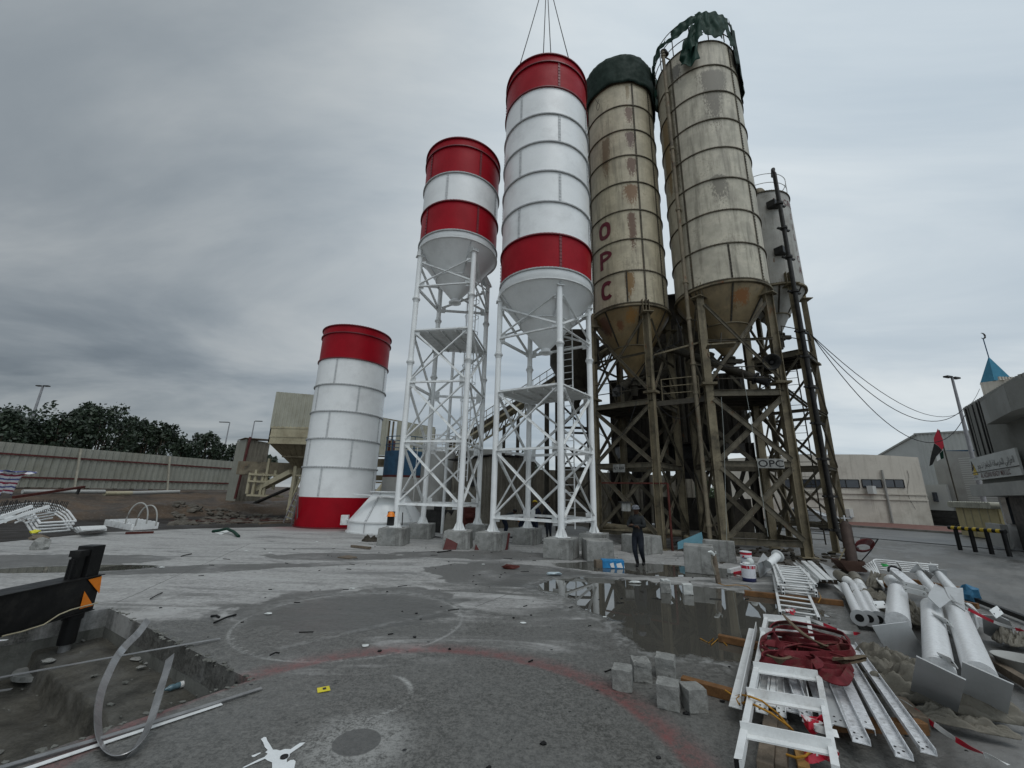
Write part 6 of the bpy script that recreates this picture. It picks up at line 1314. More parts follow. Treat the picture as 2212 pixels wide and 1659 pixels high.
for i, l in enumerate(SL): ribbon(MB(), rp(l), .085 if i != 9 else .09, .016).build('sling_loop', M['sling'] if i not in (9,) else M['slingtan'], t, bevel=.004)
ribbon(MB(), rp([(995, 905, .39, .4), (1060, 900, .36, .3), (1132, 885, .345, .3), (1125, 905, .315, -.1), (1000, 918, .34, .2)]), .12, .022).build('worn_patch', M['slingtan'], t)
ribbon(MB(), rp([(505, 870, .35, 1.4), (540, 905, .345, 1.3), (620, 925, .35, 1.1), (670, 900, .37, .6)]), .10, .022).build('worn_patch', M['slingtan'], t)
# ladders
def ladder7(fl, fr, nl, nr, z, nr_, lb, w_=.045):
    a, b_, c, d = g7(*fl, z), g7(*fr, z), g7(*nl, z), g7(*nr, z); t = thing('short_ladder', (a + b_ + c + d) / 4 - Vector((0, 0, .03)), lb, 'ladder', 'white ladder sections stacked on a timber')
    MB().bar(a, c, w_, w_).build('side_rail', M['whitebar'], t); MB().bar(b_, d, w_, w_).build('side_rail', M['whitebar'], t)
    for p in (c, d): MB().box(p + (c - a).normalized() * .003, (w_ * .8, .008, w_ * .8), 0).build('open_end', M['black'], t)
    for i in range(nr_): f = (i + .5) / nr_; MB().cyl(a.lerp(c, f), b_.lerp(d, f), .016, 8).build('rung', M['whitebar'], t)
ladder7((568, 330), (745, 355), (620, 605), (872, 640), .12, 11, 'bottom ladder of the stack, reaching nearest the camera')
ladder7((572, 318), (800, 345), (640, 475), (855, 492), .17, 7, 'second lowest ladder of the stack')
ladder7((580, 305), (780, 335), (640, 450), (855, 470), .22, 7, 'third ladder up in the stack')
ladder7((575, 300), (770, 320), (610, 430), (825, 450), .27, 7, 'fourth ladder up in the stack')
ladder7((590, 285), (740, 300), (648, 405), (853, 424), .32, 8, 'topmost ladder of the stack')
# channel bundle and thin angles
for i, (dx, z) in enumerate(((0, .1), (42, .1), (0, .16), (42, .16))):
    p, q = g7(768 + dx, 262, z), g7(903 + dx, 385, z); o = one(MB().chan(p, q, .12, .055, .008, (0, 0, -1)), 'steel_channel', 'whitebar', ('lower left channel of the bundle of four', 'lower right channel of the bundle of four', 'upper left channel of the bundle of four', 'upper right channel of the bundle of four')[i], 'steel channel', 'bundle of four channels')
one(MB().angle(g7(722, 278, .06), g7(868, 408, .06), .09, .01), 'steel_angle', 'whitebar', 'thin angle between the ladders and the channel bundle, left one', 'steel angle')
one(MB().angle(g7(772, 290, .06), g7(874, 400, .06), .06, .01), 'steel_angle', 'whitebar', 'thin short angle between the ladders and the channel bundle, right one', 'steel angle')
one(MB().plate([g7(870, 270, .0), g7(1000, 330, .0), g7(990, 395, .0), g7(960, 385, .0)], .02), 'thin_plate', 'platec', 'thin plate beside the channel bundle', 'steel plate')
one(MB().angle(g7(1000, 425, .06), g7(1130, 535, .06), .1, .01), 'steel_angle', 'whitebar', 'angle lying along the left of the three flanged pipes', 'steel angle')
# flanged pipes
for i, (a, b_, lb) in enumerate((((1038, 425), (1136, 635), 'white flanged pipe, left of three'), ((1085, 400), (1200, 640), 'white flanged pipe, middle of three'), ((1150, 435), (1262, 645), 'white flanged pipe, right of three'))):
    p, q = g7(*a, .12), g7(*b_, .12); d = (q - p).normalized(); t = thing('flanged_pipe', q - Vector((0, 0, .12)), lb, 'pipe', 'three flanged pipes side by side')
    MB().cyl(p, q, .078, 20).build('pipe', M['pipew'], t); f = MB()
    nseg = 24; _, e, u = f.frame(Vector(), d); ring = []
    for rr, k in ((.125, 0), (.125, .02), (.062, .022), (.062, -.05)): ring += [q + d * k + (e * math.cos(2 * math.pi * j / nseg) + u * math.sin(2 * math.pi * j / nseg)) * rr for j in range(nseg)]
    f.add(ring, [(s_ * nseg + j, s_ * nseg + (j + 1) % nseg, (s_ + 1) * nseg + (j + 1) % nseg, (s_ + 1) * nseg + j) for s_ in range(3) for j in range(nseg)], False).build('flange', M['platec'], t)
    MB().cyl(q + d * .002, q + d * .0235, .06, 20).build('dark_bore', M['black'], t)
for a, b_, lb in (((1100, 362), (1150, 440), 'pipe end wrapped in dusty sheeting, nearer the flanged pipes'), ((995, 352), (1090, 415), 'pipe end wrapped in dusty sheeting, nearer the channel bundle')):
    p, q = g7(*a, .22), g7(*b_, .12); t = thing('wrapped_pipe', p - Vector((0, 0, .2)), lb, 'pipe'); MB().cyl(p, q, .1, 16).build('pipe', M['whitebar'], t); MB().cyl(p - (q - p).normalized() * .01, p + (q - p) * .6, .115, 14, .13).build('sheet_wrap', M['plastic'], t)
# pipe legs with end plates
def pleg(a, b_, r_, za, zb_, lb, plates, rr2=None):
    p, q = g7(*a, za), g7(*b_, zb_); t = thing('flanged_column', (p + q) / 2 - Vector((0, 0, za)), lb, 'steel column', 'white pipe legs laid on the timbers'); MB().cyl(p, q, r_, 36).build('pipe', M['pipew'], t)
    for pl in plates:
        v = [G(k7(x, y), z_) for x, y, z_ in pl]; nn_ = (v[1] - v[0]).cross(v[-1] - v[0]).normalized()
        for i_ in range(2, len(v) - 1):
            dr = ray(*k7(*pl[i_][:2])); o_ = Vector((0, 0, CAMH)); v[i_] = o_ + dr * ((v[0] - o_).dot(nn_) / dr.dot(nn_))
        MB().plate(v, .012).build('end_plate', M['platec'], t)
    return t
def qplate(c, q4, z4): return [(x, y, z) for (x, y), z in zip(q4, z4)]
def vplate(q, d, bl, br, ht, th=.014):
    pass
pleg((1385, 462), (1388, 668), .15, .28, .28, 'short thick white pipe leg with a tilted square plate at its near end', [[(1220, 690, .42), (1450, 662, .46), (1590, 905, .06), (1330, 885, .02)]])
pleg((1605, 560), (1660, 985), .135, .30, .26, 'long thick white pipe leg in the middle with a big square end plate', [[(1507, 888, .62), (1832, 1045, .50), (1778, 1255, .06), (1462, 1152, .0)]])
pleg((1765, 570), (1930, 1015), .135, .30, .26, 'long thick white pipe leg at right with a big square end plate', [[(1808, 925, .58), (2146, 1075, .46), (2095, 1325, .02), (1785, 1180, .06)]])
pleg((1345, 395), (1385, 440), .14, .22, .22, 'pipe leg stub behind the timber near the bent tubes', [])
pleg((1520, 340), (1640, 480), .085, .5, .40, 'slim upper pipe leg with bracket plates, left of two', [[(1462, 335, .55), (1510, 285, .72), (1560, 330, .60), (1545, 350, .48)], [(1565, 320, .6), (1620, 355, .55), (1590, 395, .38), (1545, 350, .42)]])
pleg((1655, 355), (1760, 470), .085, .5, .40, 'slim upper pipe leg with bracket plates, right of two', [[(1590, 290, .78), (1640, 295, .72), (1658, 345, .5), (1600, 350, .5)], [(1640, 318, .6), (1710, 325, .55), (1708, 375, .38), (1660, 365, .42)]])
pleg((1850, 565), (1925, 665), .075, .12, .12, 'thin pipe leg at the right with a rounded end plate', [[(1938, 615, .36), (2060, 630, .36), (2115, 655, .33), (2135, 690, .28), (2140, 770, .05), (2120, 782, .02), (1990, 758, .02), (1950, 735, .04)]])
one(MB().plate([g7(1585, 500, .58), g7(1588, 478, .60), g7(1632, 410, .66), g7(1690, 440, .64), g7(1732, 520, .52), g7(1662, 572, .48)], .014), 'loose_plate', 'platec', 'square plate standing on its corner on top of the pipe legs', 'steel plate')
one(MB().plate([g7(1690, 432, .60), g7(1812, 440, .60), g7(1828, 590, .42), g7(1732, 525, .47)], .014), 'loose_plate', 'platec', 'square plate behind the one standing on its corner', 'steel plate')
one(MB().plate([g7(1862, 585, .3), g7(1880, 590, .3), g7(1915, 690, .08), g7(1905, 710, .04), g7(1845, 700, .04)], .014), 'loose_plate', 'platec', 'dull plate between the right pipe leg and the thin one', 'steel plate')
one(MB().plate([g7(1400, 885, .2), g7(1500, 900, .22), g7(1475, 1040, .02), g7(1400, 1010, .0)], .014), 'loose_plate', 'platec', 'plate half under the dusty sheeting beside the tilted square plate', 'steel plate')
one(MB().box((g7(1340, 300, .55) + g7(1480, 430, .42)) / 2, (.01, .01, .01)).bar(g7(1348, 318, .55), g7(1500, 440, .42), .17, .09), 'box_section', 'galv', 'white box section lying slanted across the pipe legs', 'box section', None, .004)
one(MB().tube([g7(1325, 330, .55), g7(1328, 305, .62), g7(1345, 298, .64), g7(1375, 305, .64), g7(1400, 318, .6), g7(1412, 345, .5)], .022, 8), 'black_seal', 'black', 'black rubber seal strip looped over the end of the box section', 'rubber seal')
for a, b_, za, lb in (((1440, 432), (1598, 470), .5, 'drilled flat bar across the pipe legs, upper one'), ((1438, 465), (1595, 505), .46, 'drilled flat bar across the pipe legs, lower one'), ((1648, 650), (1752, 700), .36, 'drilled flat bar joining the two long pipe legs, middle'), ((1690, 925), (1785, 968), .34, 'drilled flat bar joining the two long pipe legs, near end'), ((1680, 740), (1762, 775), .2, 'thin bar between the two long pipe legs'), ((1245, 575), (1320, 572), .3, 'drilled flat bar left of the short thick pipe leg'), ((2028, 640), (2075, 608), .4, 'small drilled tab beside the rounded plate'), ((1835, 560), (1950, 640), .3, 'drilled flat bar leading to the rounded plate')):
    p, q = g7(*a, za), g7(*b_, za); d = (q - p).normalized(); s_ = Vector((d.y, -d.x, 0)); s_ = s_ if s_.y < 0 else -s_; up = Vector((0, 0, .1)) - s_ * .05; mb = MB().plate([p, q, q + up, p + up], .008)
    o = one(mb, 'flat_bar', 'whitebar', lb, 'flat bar', 'drilled flat bars among the pipe legs'); hm = MB()
    for f in (.12, .88): c = p.lerp(q, f) + up * .5 + s_ * .008; hm.cyl(c - s_ * .02, c + s_ * .006, .012, 8)
    hm.build('bolt_holes', M['dark'], o)
for k in range(2): pass
# bent handrail tubes
t = thing('bent_tubes', g7(1300, 330, .1), 'bundle of white tubes bent round at one end, behind the pipe legs', 'tube bundle')
for i in range(6):
    zt = .50 - .085 * i; dx = -14 * i; pts = [g7(1296, 452 - i * 3, .05 + .02 * i), g7(1283 + dx * .3, 400, .14), g7(1262 + dx * .7, 340, .26), g7(1240 + dx, 290 + i * 3, .38 - .02 * i), g7(1222 + dx, 262 + i * 7, zt - .03), g7(1238 + dx * .6, 254 + i * 11, zt), g7(1290, 258 + i * 13, zt), g7(1450, 274 + i * 12, zt), g7(1650, 290 + i * 12, zt)]
    q = []
    for a, b_ in zip(pts[:-1], pts[1:]): q += [a.lerp(b_, k / 3) for k in range(3)]
    q.append(pts[-1]); q = [q[0]] + [(q[j - 1] + q[j] * 2 + q[j + 1]) / 4 for j in range(1, len(q) - 1)] + [q[-1]]
    MB().tube(q, .019, 8).build('tube', M['whitebar'], t)
for x in (1380, 1505, 1590): MB().plate([g7(x - 8, 268, .5), g7(x + 6, 270, .52), g7(x + 38, 318, .36), g7(x + 22, 318, .34)], .01).build('cross_strap', M['whitebar'], t)
one(MB().plate([g7(1275, 282, .44), g7(1310, 286, .46), g7(1325, 298, .42), g7(1290, 302, .40)], .02), 'green_tag', mat('green_tag', (.03, .28, .07), .6, var=.2), 'bright green scrap stuck on the bent white tubes', 'scrap')
# gas cylinder cart
b0 = g7(1115, 335); t = thing('cylinder_trolley', b0, 'leaning rust brown gas cylinder in a trolley with coiled maroon hoses', 'trolley')
base = b0 + Vector((.02, .12, .22)); top = base + Vector((.28, .35, 1.08)); ax = (top - base).normalized()
MB().cyl(base, top, .15, 24).cyl(top, top + ax * .12, .15, 24, .06).build('cylinder', M['tanplate'] if 0 else mat('brown_cylinder', (.06, .042, .035), .5, .3, var=.3, vs=4, bp=.15), t)
MB().cyl(top + ax * .1, top + ax * .3, .03, 10).bar(top + ax * .22 - Vector((.12, 0, 0)), top + ax * .22 + Vector((.2, 0, 0)), .04).ico(top + ax * .22 + Vector((.22, 0, .03)), .05, 1).build('regulator', M['steel'], t)
a_ = g7(1055, 288, .32); mb = MB()
A = [b0 + Vector(v) for v in ((-.42, .05, .3), (.25, -.05, .3), (.45, .45, .3), (-.3, .55, .3))]; B = [b0 + Vector(v) for v in ((-.2, .05, 0), (.3, -.02, 0), (.42, .4, 0), (-.1, .5, 0))]
for i in range(4): mb.plate([B[i], B[(i + 1) % 4], A[(i + 1) % 4], A[i]], .02)
mb.plate(B, .02).build('tray', mat('rusty_tray', (.07, .04, .03), .7, var=.3), t)
hc = base + Vector((.62, .25, .42)); hx_, hy_ = Vector((.9, .3, -.1)).normalized(), Vector((.1, -.2, .35)).normalized(); mb = MB()
for k in range(6): mb.tube([hc + hx_ * (.34 + .012 * k) * math.cos(a) + hy_ * (.15 + .012 * k) * math.sin(a) + Vector((0, -.02 * k, .02 * k)) for a in np.linspace(0, 2 * math.pi, 25)[:-1]], .016, 6, True)
mb.build('coiled_hose', mat('hose_maroon', (.10, .02, .02), .5, var=.3, vs=10), t)
fr_ = [hc + hx_ * -.3 + hy_ * .3, hc + hx_ * .42 + hy_ * .38, hc + hx_ * .40 - hy_ * .05, hc + hx_ * .25 - hy_ * .5, hc + hx_ * .2 + Vector((0, 0, -.62))]; mb = MB()
for p, q in zip(fr_[:-1], fr_[1:]): mb.bar(p, q, .03)
mb.build('handle_frame', M['dark'], t); MB().bar(b0 + Vector((-.42, .05, .3)), base + ax * .45 + Vector((-.12, 0, 0)), .025).build('stay', M['tan'], t)
# paint buckets
def bucket(c, lb, paint):
    t = thing('paint_bucket', c, lb, 'paint bucket', 'white paint buckets with red tops'); h, r_ = .40, .165
    MB().lathe(c, [(.0, .005), (r_ * .95, .0), (r_ * .965, .09)], 40).build('blue_foot', mat('can_navy', (.02, .025, .10), .4, var=.1) if 'can_navy' not in bpy.data.materials else bpy.data.materials['can_navy'], t)
    MB().lathe(c, [(r_ * .965, .09), (r_ * .99, .31)], 40).build('label_wall', M['canw'], t)
    MB().lathe(c, [(r_ * .99, .31), (r_, .385)], 40).build('red_band', M['tape_red'], t); MB().lathe(c, [(r_ + .008, .385), (r_ + .012, .405), (r_ - .004, .408), (r_ - .006, .37)], 40).build('rim', M['canw'], t)
    MB().lathe(c, [(r_ - .006, .37 if paint else .395), (0, .372 if paint else .398)], 40).build('paint_surface' if paint else 'lid', M['tape_white'], t)
    def dec(pts_, mm, nm):
        mb = MB(); mb.add([around_c(c, x, r_ * .985 + .004, z) for x, z in pts_], [tuple(range(len(pts_)))]); return mb.build(nm, mm, t)
    return t, c, r_
def around_c(c, ph, r_, z): p = around(c, ph, r_); return Vector((p.x, p.y, c.z + z))
M['canw'] = mat('can_white', (.66, .67, .70), .4, var=.06, vs=9, dirt=(.4, .4, .42), da=.3, bp=0)
def can_text(t, c, r_, s, size, ph, z, mm, bold=.0, st=1):
    vs, fs = text_mb(s, size, 0, 'CENTER', bold); MB().add([around_c(c, ph + math.degrees(v.x * st / r_), r_ * .985 + .005, z + v.y) for v in vs], fs).build('lettering', mm, t)
navy = mat('navy_ink', (.02, .02, .07), .5)
cA = G(kz3(972, 1075)); cB = G(kz3(968, 905)) + Vector((0, .12, 0))
t, c, r_ = bucket(cB, 'lidded paint bucket with dark lettering, behind the open one', False); can_text(t, c, r_, 'YUMASA', .055, -8, .2, navy, .003, 1.1); can_text(t, c, r_, 'paints', .028, -18, .165, navy)
MB().add([around_c(c, -28 + 11 * math.cos(a), r_ * .985 + .005, .262 + .03 * math.sin(a)) for a in np.linspace(0, 6.28, 17)[:-1]], [tuple(range(16))]).build('red_dot', M['tape_red'], t)
t, c, r_ = bucket(cA, 'open paint bucket with white drips and rags on top, in front', True); rnd = random.Random(2)
for i in range(7): a = rnd.uniform(-70, 70); l = rnd.uniform(.05, .25); MB().plate([around_c(c, a, r_ + .002, .39), around_c(c, a + 4, r_ + .002, .39), around_c(c, a + 3, r_ * .98 + .003, .38 - l), around_c(c, a + 1, r_ * .98 + .003, .38 - l)], .003).build('paint_drip', M['canw'], t)
can_text(t, c, r_, 'A', .03, 48, .17, navy)
rk = MB().ico(c + Vector((-.05, -.03, .42)), .09, 2, .22, (1.2, .9, .45), True, 4).ico(c + Vector((.07, 0, .47)), .09, 2, .12, (1, 1, 1), True, 5); one(rk, 'rag', 'litter', 'white rags and an upturned cup on the open paint bucket', 'rag')
# white bracket with a flanged stub, short beam
b0 = G(kz3(1075, 1040)); t = thing('pipe_bracket', b0, 'white plate box with a flanged pipe stub, leaning by the paint buckets', 'bracket')
def z3at(x, y, z): return G(kz3(x, y), z)
MB().plate([z3at(1078, 1038, 0), z3at(1225, 925, .02), z3at(1130, 815, .42), z3at(1050, 900, .40)], .014).build('face_plate', M['platec'], t)
MB().plate([z3at(1050, 885, .42), z3at(1120, 765, .55), z3at(1185, 830, .50), z3at(1130, 815, .42)], .014).build('side_plate', M['platec'], t)
p, q = z3at(1170, 890, .32), z3at(1275, 800, .50); MB().cyl(p, q, .105, 24).build('stub_pipe', M['whitebar'], t); MB().cyl(q, q + (q - p).normalized() * .02, .165, 24).build('flange', M['whitebar'], t); MB().bar(z3at(1130, 810, .43), z3at(1228, 925, .04), .03, .09).build('edge_strip', M['whitebar'], t)
one(MB().bar(G(kz3(748, 965), .08), G(kz3(890, 930), .1), .1, .1), 'short_beam', 'whitebar', 'short white box beam lying left of the paint buckets', 'steel beam')
one(MB().bar(G(kz3(800, 985), .03), G(kz3(900, 965), .03), .05), 'red_stick', 'tape_red', 'small red stick under the short white beam', 'stick')
# stake with gloves
b0 = G(kz3(640, 1098)); t = thing('timber_stake', b0, 'grey stake with cloth tied round it in front of the large pale pedestal', 'stake')
MB().bar(b0 + Vector((-.01, 0, 0)), b0 + Vector((-.05, .03, .55)), .09, .09).cyl(b0 + Vector((-.03, .02, .38)), b0 + Vector((-.06, .03, .66)), .06, 10).build('post', M['woodgrey'], t)
ribbon(MB(), [tuple(b0 + Vector((-.12, -.05, .66))) + (0,), tuple(b0 + Vector((-.16, -.07, .5))) + (.5,), tuple(b0 + Vector((-.12, -.07, .32))) + (.2,), tuple(b0 + Vector((-.1, -.06, .2))) + (.2,)], .05, .01).build('hanging_rag', M['plastic'], t)
def hand_mesh(mb, w, d, up, side, s=1.0, curl=.5, n=7):
    """palm, four bent fingers and a thumb; w wrist, d pointing direction, up back of hand, side towards thumb"""
    d, up, side = d.normalized(), up.normalized(), side.normalized()
    mb.tube([w, w + d * .03 * s, w + d * .07 * s, w + d * .1 * s], [.022 * s, .03 * s, .034 * s, .03 * s], 8)
    for k, L in enumerate((.072, .08, .074, .058)):
        o = side * (.026 - .0175 * k) * s; b = w + d * .088 * s + o; c = b + (d * math.cos(curl * .5) - up * math.sin(curl * .5)) * L * .5 * s; e = c + (d * math.cos(curl * 1.6) - up * math.sin(curl * 1.6)) * L * .55 * s
        mb.tube([b, c, e], [.0098 * s, .009 * s, .0075 * s], n)
    b = w + d * .03 * s + side * .026 * s; c = b + (d * .5 + side * .8).normalized() * .04 * s; e = c + (d * .9 + side * .3).normalized() * .03 * s
    mb.tube([b, c, e], [.013 * s, .011 * s, .009 * s], n)
mb = MB(); p = b0 + Vector((-.06, 0, .64)); hand_mesh(mb, p, Vector((-.5, -.2, .5)), Vector((0, 0, 1)), Vector((.5, 0, 0)), 1.4, .6); one(mb, 'work_glove', 'litter', 'white work glove draped on the stake top', 'glove')
# test cubes
def cube(p, s_, rz, lb, mm='cube', tilt=0):
    bm = bmesh.new(); bmesh.ops.create_cube(bm, size=1); bmesh.ops.subdivide_edges(bm, edges=bm.edges, cuts=6, use_grid_fill=True)
    for v in bm.verts:
        v.co = Vector((v.co.x * s_, v.co.y * s_, (v.co.z + .5) * s_)); q = v.co * 14 + Vector((p.x * 9, p.y, 0)); v.co += Vector((mnoise.noise(q), mnoise.noise(q + Vector((5, 0, 0))), mnoise.noise(q + Vector((0, 5, 0))))) * .011
        if tilt and v.co.z > s_ * .7: v.co.z += mnoise.noise(v.co * 20) * .03
    me = bpy.data.meshes.new('c'); bm.to_mesh(me); bm.free(); me.materials.append(M[mm]); o = bpy.data.objects.new('concrete_cube', me); COL.objects.link(o); o.location = p; o.rotation_euler = (0, 0, rz)
    b = o.modifiers.new('bevel', 'BEVEL'); b.width = .006; b.segments = 2; b.limit_method = 'ANGLE'; b.angle_limit = R(50); return tag(o, lb, 'concrete cube', 'concrete test cubes on the slab')
def gg6(x, y): return G(k6(x, y))
cube(gg6(1825, 1125) + Vector((0, .02, 0)), .205, -.35, 'concrete cube with a darker top half, leftmost of the near group'); cube(gg6(1940, 1070) + Vector((0, .02, 0)), .2, -.1, 'concrete cube with a rough broken top in the near group', tilt=1); cube(gg6(2095, 1052) + Vector((0, .02, 0)), .215, -.45, 'concrete cube with a white painted side, top right of the near group')
cube(gg6(2115, 1238) + Vector((0, .02, 0)), .215, -.45, 'concrete cube nearest the camera, left of the one by the timber'); cube(G(k7(60, 1235)) + Vector((0, .02, 0)), .2, .12, 'concrete cube rightmost of the near group, by the orange timber')
cube(G(kz3(55, 1195)), .2, -.3, 'small far concrete cube at the puddle edge, left and in front'); cube(G(kz3(88, 1175)) + Vector((.02, .22, 0)), .19, .0, 'small far concrete cube hidden behind another at the puddle edge', 'shed'); cube(G(kz3(300, 1212)), .2, -.25, 'small far concrete cube with a white top, in front of the large pedestal', 'shed')
# blue carton, paper scraps, bag, tub
a = G(kz1(1320, 930)); t = thing('blue_carton', a, 'crushed blue and white cardboard box by the bare pedestal', 'box'); MB().box(a + Vector((.28, .1, .11)), (.62, .3, .22), -.06).build('box', mat('carton_blue', (.03, .2, .42), .5, var=.3, vs=9), t, bevel=.01)
for x_, w_ in ((.2, .1), (.38, .16), (.52, .07)): MB().plate([a + Vector((x_, -.055, .03)), a + Vector((x_ + w_, -.065, .02)), a + Vector((x_ + w_ * .7, -.062, .16)), a + Vector((x_ - .03, -.055, .13))], .004).build('white_print', M['tape_white'], t)
MB().box(a + Vector((-.13, .1, .1)), (.2, .25, .19), .1).build('brown_flap', M['woodgrey'], t)
def crumple(mb, p, s_, seed, sc=(1, 1, .5)): return mb.ico(p + Vector((0, 0, s_ * .35)), s_, 2, .28, sc, False, seed)
one(crumple(MB(), G(kz1(305, 942)), .16, 3, (1.4, .5, .4)), 'torn_cardboard', 'rustpipe', 'torn red brown scrap of board on the slab before the tallest new silo', 'scrap')
one(crumple(MB(), G(kz1(775, 1010)), .12, 4, (1.6, .6, .35)), 'plastic_bottle', mat('pale_blue_plastic', (.42, .5, .53), .3), 'crushed pale blue bottle on the wet slab before the puddle', 'bottle')
one(crumple(MB(), G(kz1(1655, 1095)), .08, 6, (1.8, .6, .3)), 'paper_scrap', 'litter', 'white paper scrap left of the small far cubes', 'scrap')
one(crumple(MB(), g7(1862, 500, .05), .18, 8, (1, .7, 1.1)), 'blue_bag', mat('blue_bag', (.02, .12, .22), .45, var=.3, vs=9), 'crumpled blue plastic bag by the end of the timber', 'bag')
q = g7(2190, 990); t = thing('white_tub', q, 'shallow white plastic tub cut by the right edge', 'tub'); MB().lathe(q, [(0, .01), (.16, .01), (.22, .16), (.235, .16), (.235, .17), (.21, .17), (.15, .03), (0, .03)], 32).build('tub_wall', M['tankgrey'], t)
# sheeting
def heap(c, rx, ry, h, rz, seed, mm, nm, lb, cat='sheeting', n=64, wig=1.0):
    rows = []; ca, sa = math.cos(rz), math.sin(rz)
    for i in range(n + 1):
        r_ = []
        for j in range(n + 1):
            u, v = (i / n * 2 - 1), (j / n * 2 - 1); e = math.sqrt(u * u + v * v); k = 1 + .25 * mnoise.noise(Vector((math.atan2(v, u + 1e-6) * 1.5, seed, 0))); u *= k; v *= k
            f = max(0, 1 - e * e * .95); zz2 = h * f ** .6 * (.18 + 1.5 * abs(mnoise.noise(Vector((u * 1.6 * wig + .5 * v, v * 3.6 * wig, seed)))) + .8 * abs(mnoise.noise(Vector((u * 3.5 * wig, v * 9 * wig + u, seed)))) + .25 * abs(mnoise.noise(Vector((u * 11 * wig, v * 14 * wig, seed))))) + .006
            q = 1 if e <= 1 else 1 / e * 1.0; u *= q; v *= q; r_.append((c.x + u * rx * ca - v * ry * sa, c.y + u * rx * sa + v * ry * ca, zz2))
        rows.append(r_)
    o = MB().grid(rows).build(nm, M[mm], None, solid=.004); tag(o, lb, cat); return o
heap(g7(1370, 1010), .55, .28, .22, 2.2, 3, 'plastic', 'plastic_sheeting', 'crumpled dusty plastic sheeting between the channels and the pipe leg plates')
heap(g7(1620, 1190), .62, .2, .26, 2.45, 7, 'plastic', 'plastic_sheeting', 'twisted dusty plastic sheeting in front of the big square end plate')
heap(g7(1800, 1345), .42, .07, .09, 2.6, 9, 'plastic', 'plastic_sheeting', 'tail of dusty sheeting trailing on the ground')
heap(g7(1180, 515), .55, .14, .2, .1, 12, 'plastic', 'plastic_sheeting', 'band of clear sheeting lying over the flanged pipes'); heap(g7(1270, 430), .5, .2, .25, .4, 15, 'plastic', 'plastic_sheeting', 'clear sheeting bunched at the far ends of the pipes'); heap(g7(1500, 640), .7, .35, .2, 1.2, 17, 'plastic', 'plastic_sheeting', 'grey sheeting lying under the pipe legs'); heap(g7(2150, 800), .3, .22, .18, .4, 21, 'plastic', 'plastic_sheeting', 'heap of clear sheeting near the right edge')
# barrier tape
def tape(pts, lb, seg=.22, w_=.045):
    P_ = [g7(*p) for p in pts]; L = [0]; 
    for a, b_ in zip(P_[:-1], P_[1:]): L.append(L[-1] + (b_ - a).length)
    def at_(s): 
        for i in range(len(L) - 1):
            if s <= L[i + 1] or i == len(L) - 2: return P_[i].lerp(P_[i + 1], (s - L[i]) / max(1e-6, L[i + 1] - L[i]))
    t = thing('barrier_tape', P_[0], lb, 'tape', 'red and white barrier tapes'); s = 0; k = 0
    while s < L[-1] - .02:
        e = min(L[-1], s + seg); ribbon(MB(), [tuple(at_(s + (e - s) * f / 3) + Vector((0, 0, .03 + .01 * math.sin(s * 7 + f)))) + (1.0 + .9 * math.sin(s * 3 + f * .6),) for f in range(4)], w_, .002).build('red_stripe' if k % 2 else 'white_stripe', M['tape_red' if k % 2 else 'tape_white'], t); s = e; k += 1
tape([(812, 662, .05), (930, 705, .03), (1020, 735, .03), (1145, 755, .02)], 'barrier tape running from the slings to the slab edge'); tape([(1395, 1195, .04), (1560, 1310, .03), (1740, 1430, .03), (1900, 1535, .02), (2120, 1630, .02)], 'barrier tape crossing the near right ground'); tape([(1735, 535, .45), (1860, 600, .38), (2000, 665, .3), (2130, 715, .28), (2260, 755, .25)], 'barrier tape stretched over the right pipe leg to the edge', .3)
for i, (x, y, z, s_, lb) in enumerate(((690, 612, .16, .09, 'knot of red and white tape by the bottom ladder'), (890, 1390, .2, .13, 'twist of red and white tape on the right frame rail'), (860, 1560, .06, .14, 'heap of red and white tape at the near end of the frame'))):
    t = thing('tape_knot', g7(x, y, z), lb, 'tape'); rnd = random.Random(i)
    for k in range(6): ribbon(MB(), [tuple(g7(x, y, z) + Vector((rnd.uniform(-1, 1), rnd.uniform(-.7, .7), rnd.uniform(0, .7))) * s_) + (rnd.uniform(0, 3),) for _ in range(4)], .05, .003).build('red_strip' if k % 2 else 'white_strip', M['tape_red' if k % 2 else 'tape_white'], t)
# ropes
def rope(pts, lb, r_=.009): one(MB().tube([g7(*p) for p in pts], r_, 6), 'rope', 'rope', lb, 'rope', 'orange ropes tied round the steel')
rope([(260, 1110, .12), (320, 1150, .13), (360, 1140, .14), (330, 1170, .13), (350, 1200, .14), (400, 1185, .2), (460, 1210, .3), (560, 1260, .3), (640, 1320, .22), (700, 1370, .15), (660, 1330, .14), (600, 1260, .2), (500, 1180, .33), (420, 1150, .33), (370, 1140, .2)], 'orange rope knotted on the timber and running under the frame')
rope([(660, 1530, .1), (720, 1550, .12), (780, 1540, .12), (830, 1500, .16)], 'orange rope round the yellowish timber'); rope([(95, 770, .01), (150, 800, .01), (180, 770, .01), (165, 815, .01), (215, 770, .01), (270, 815, .01)], 'orange rope tangle in the puddle beside the short timber', .007)
rope([(870, 470, .1), (885, 500, .14), (868, 535, .1)], 'thin rope looped at the timber beneath the ladders', .006); rope([(215, 410, .01), (260, 425, .015), (330, 420, .01), (400, 428, .01), (430, 450, .01)], 'orange rope lying before the stake', .007)

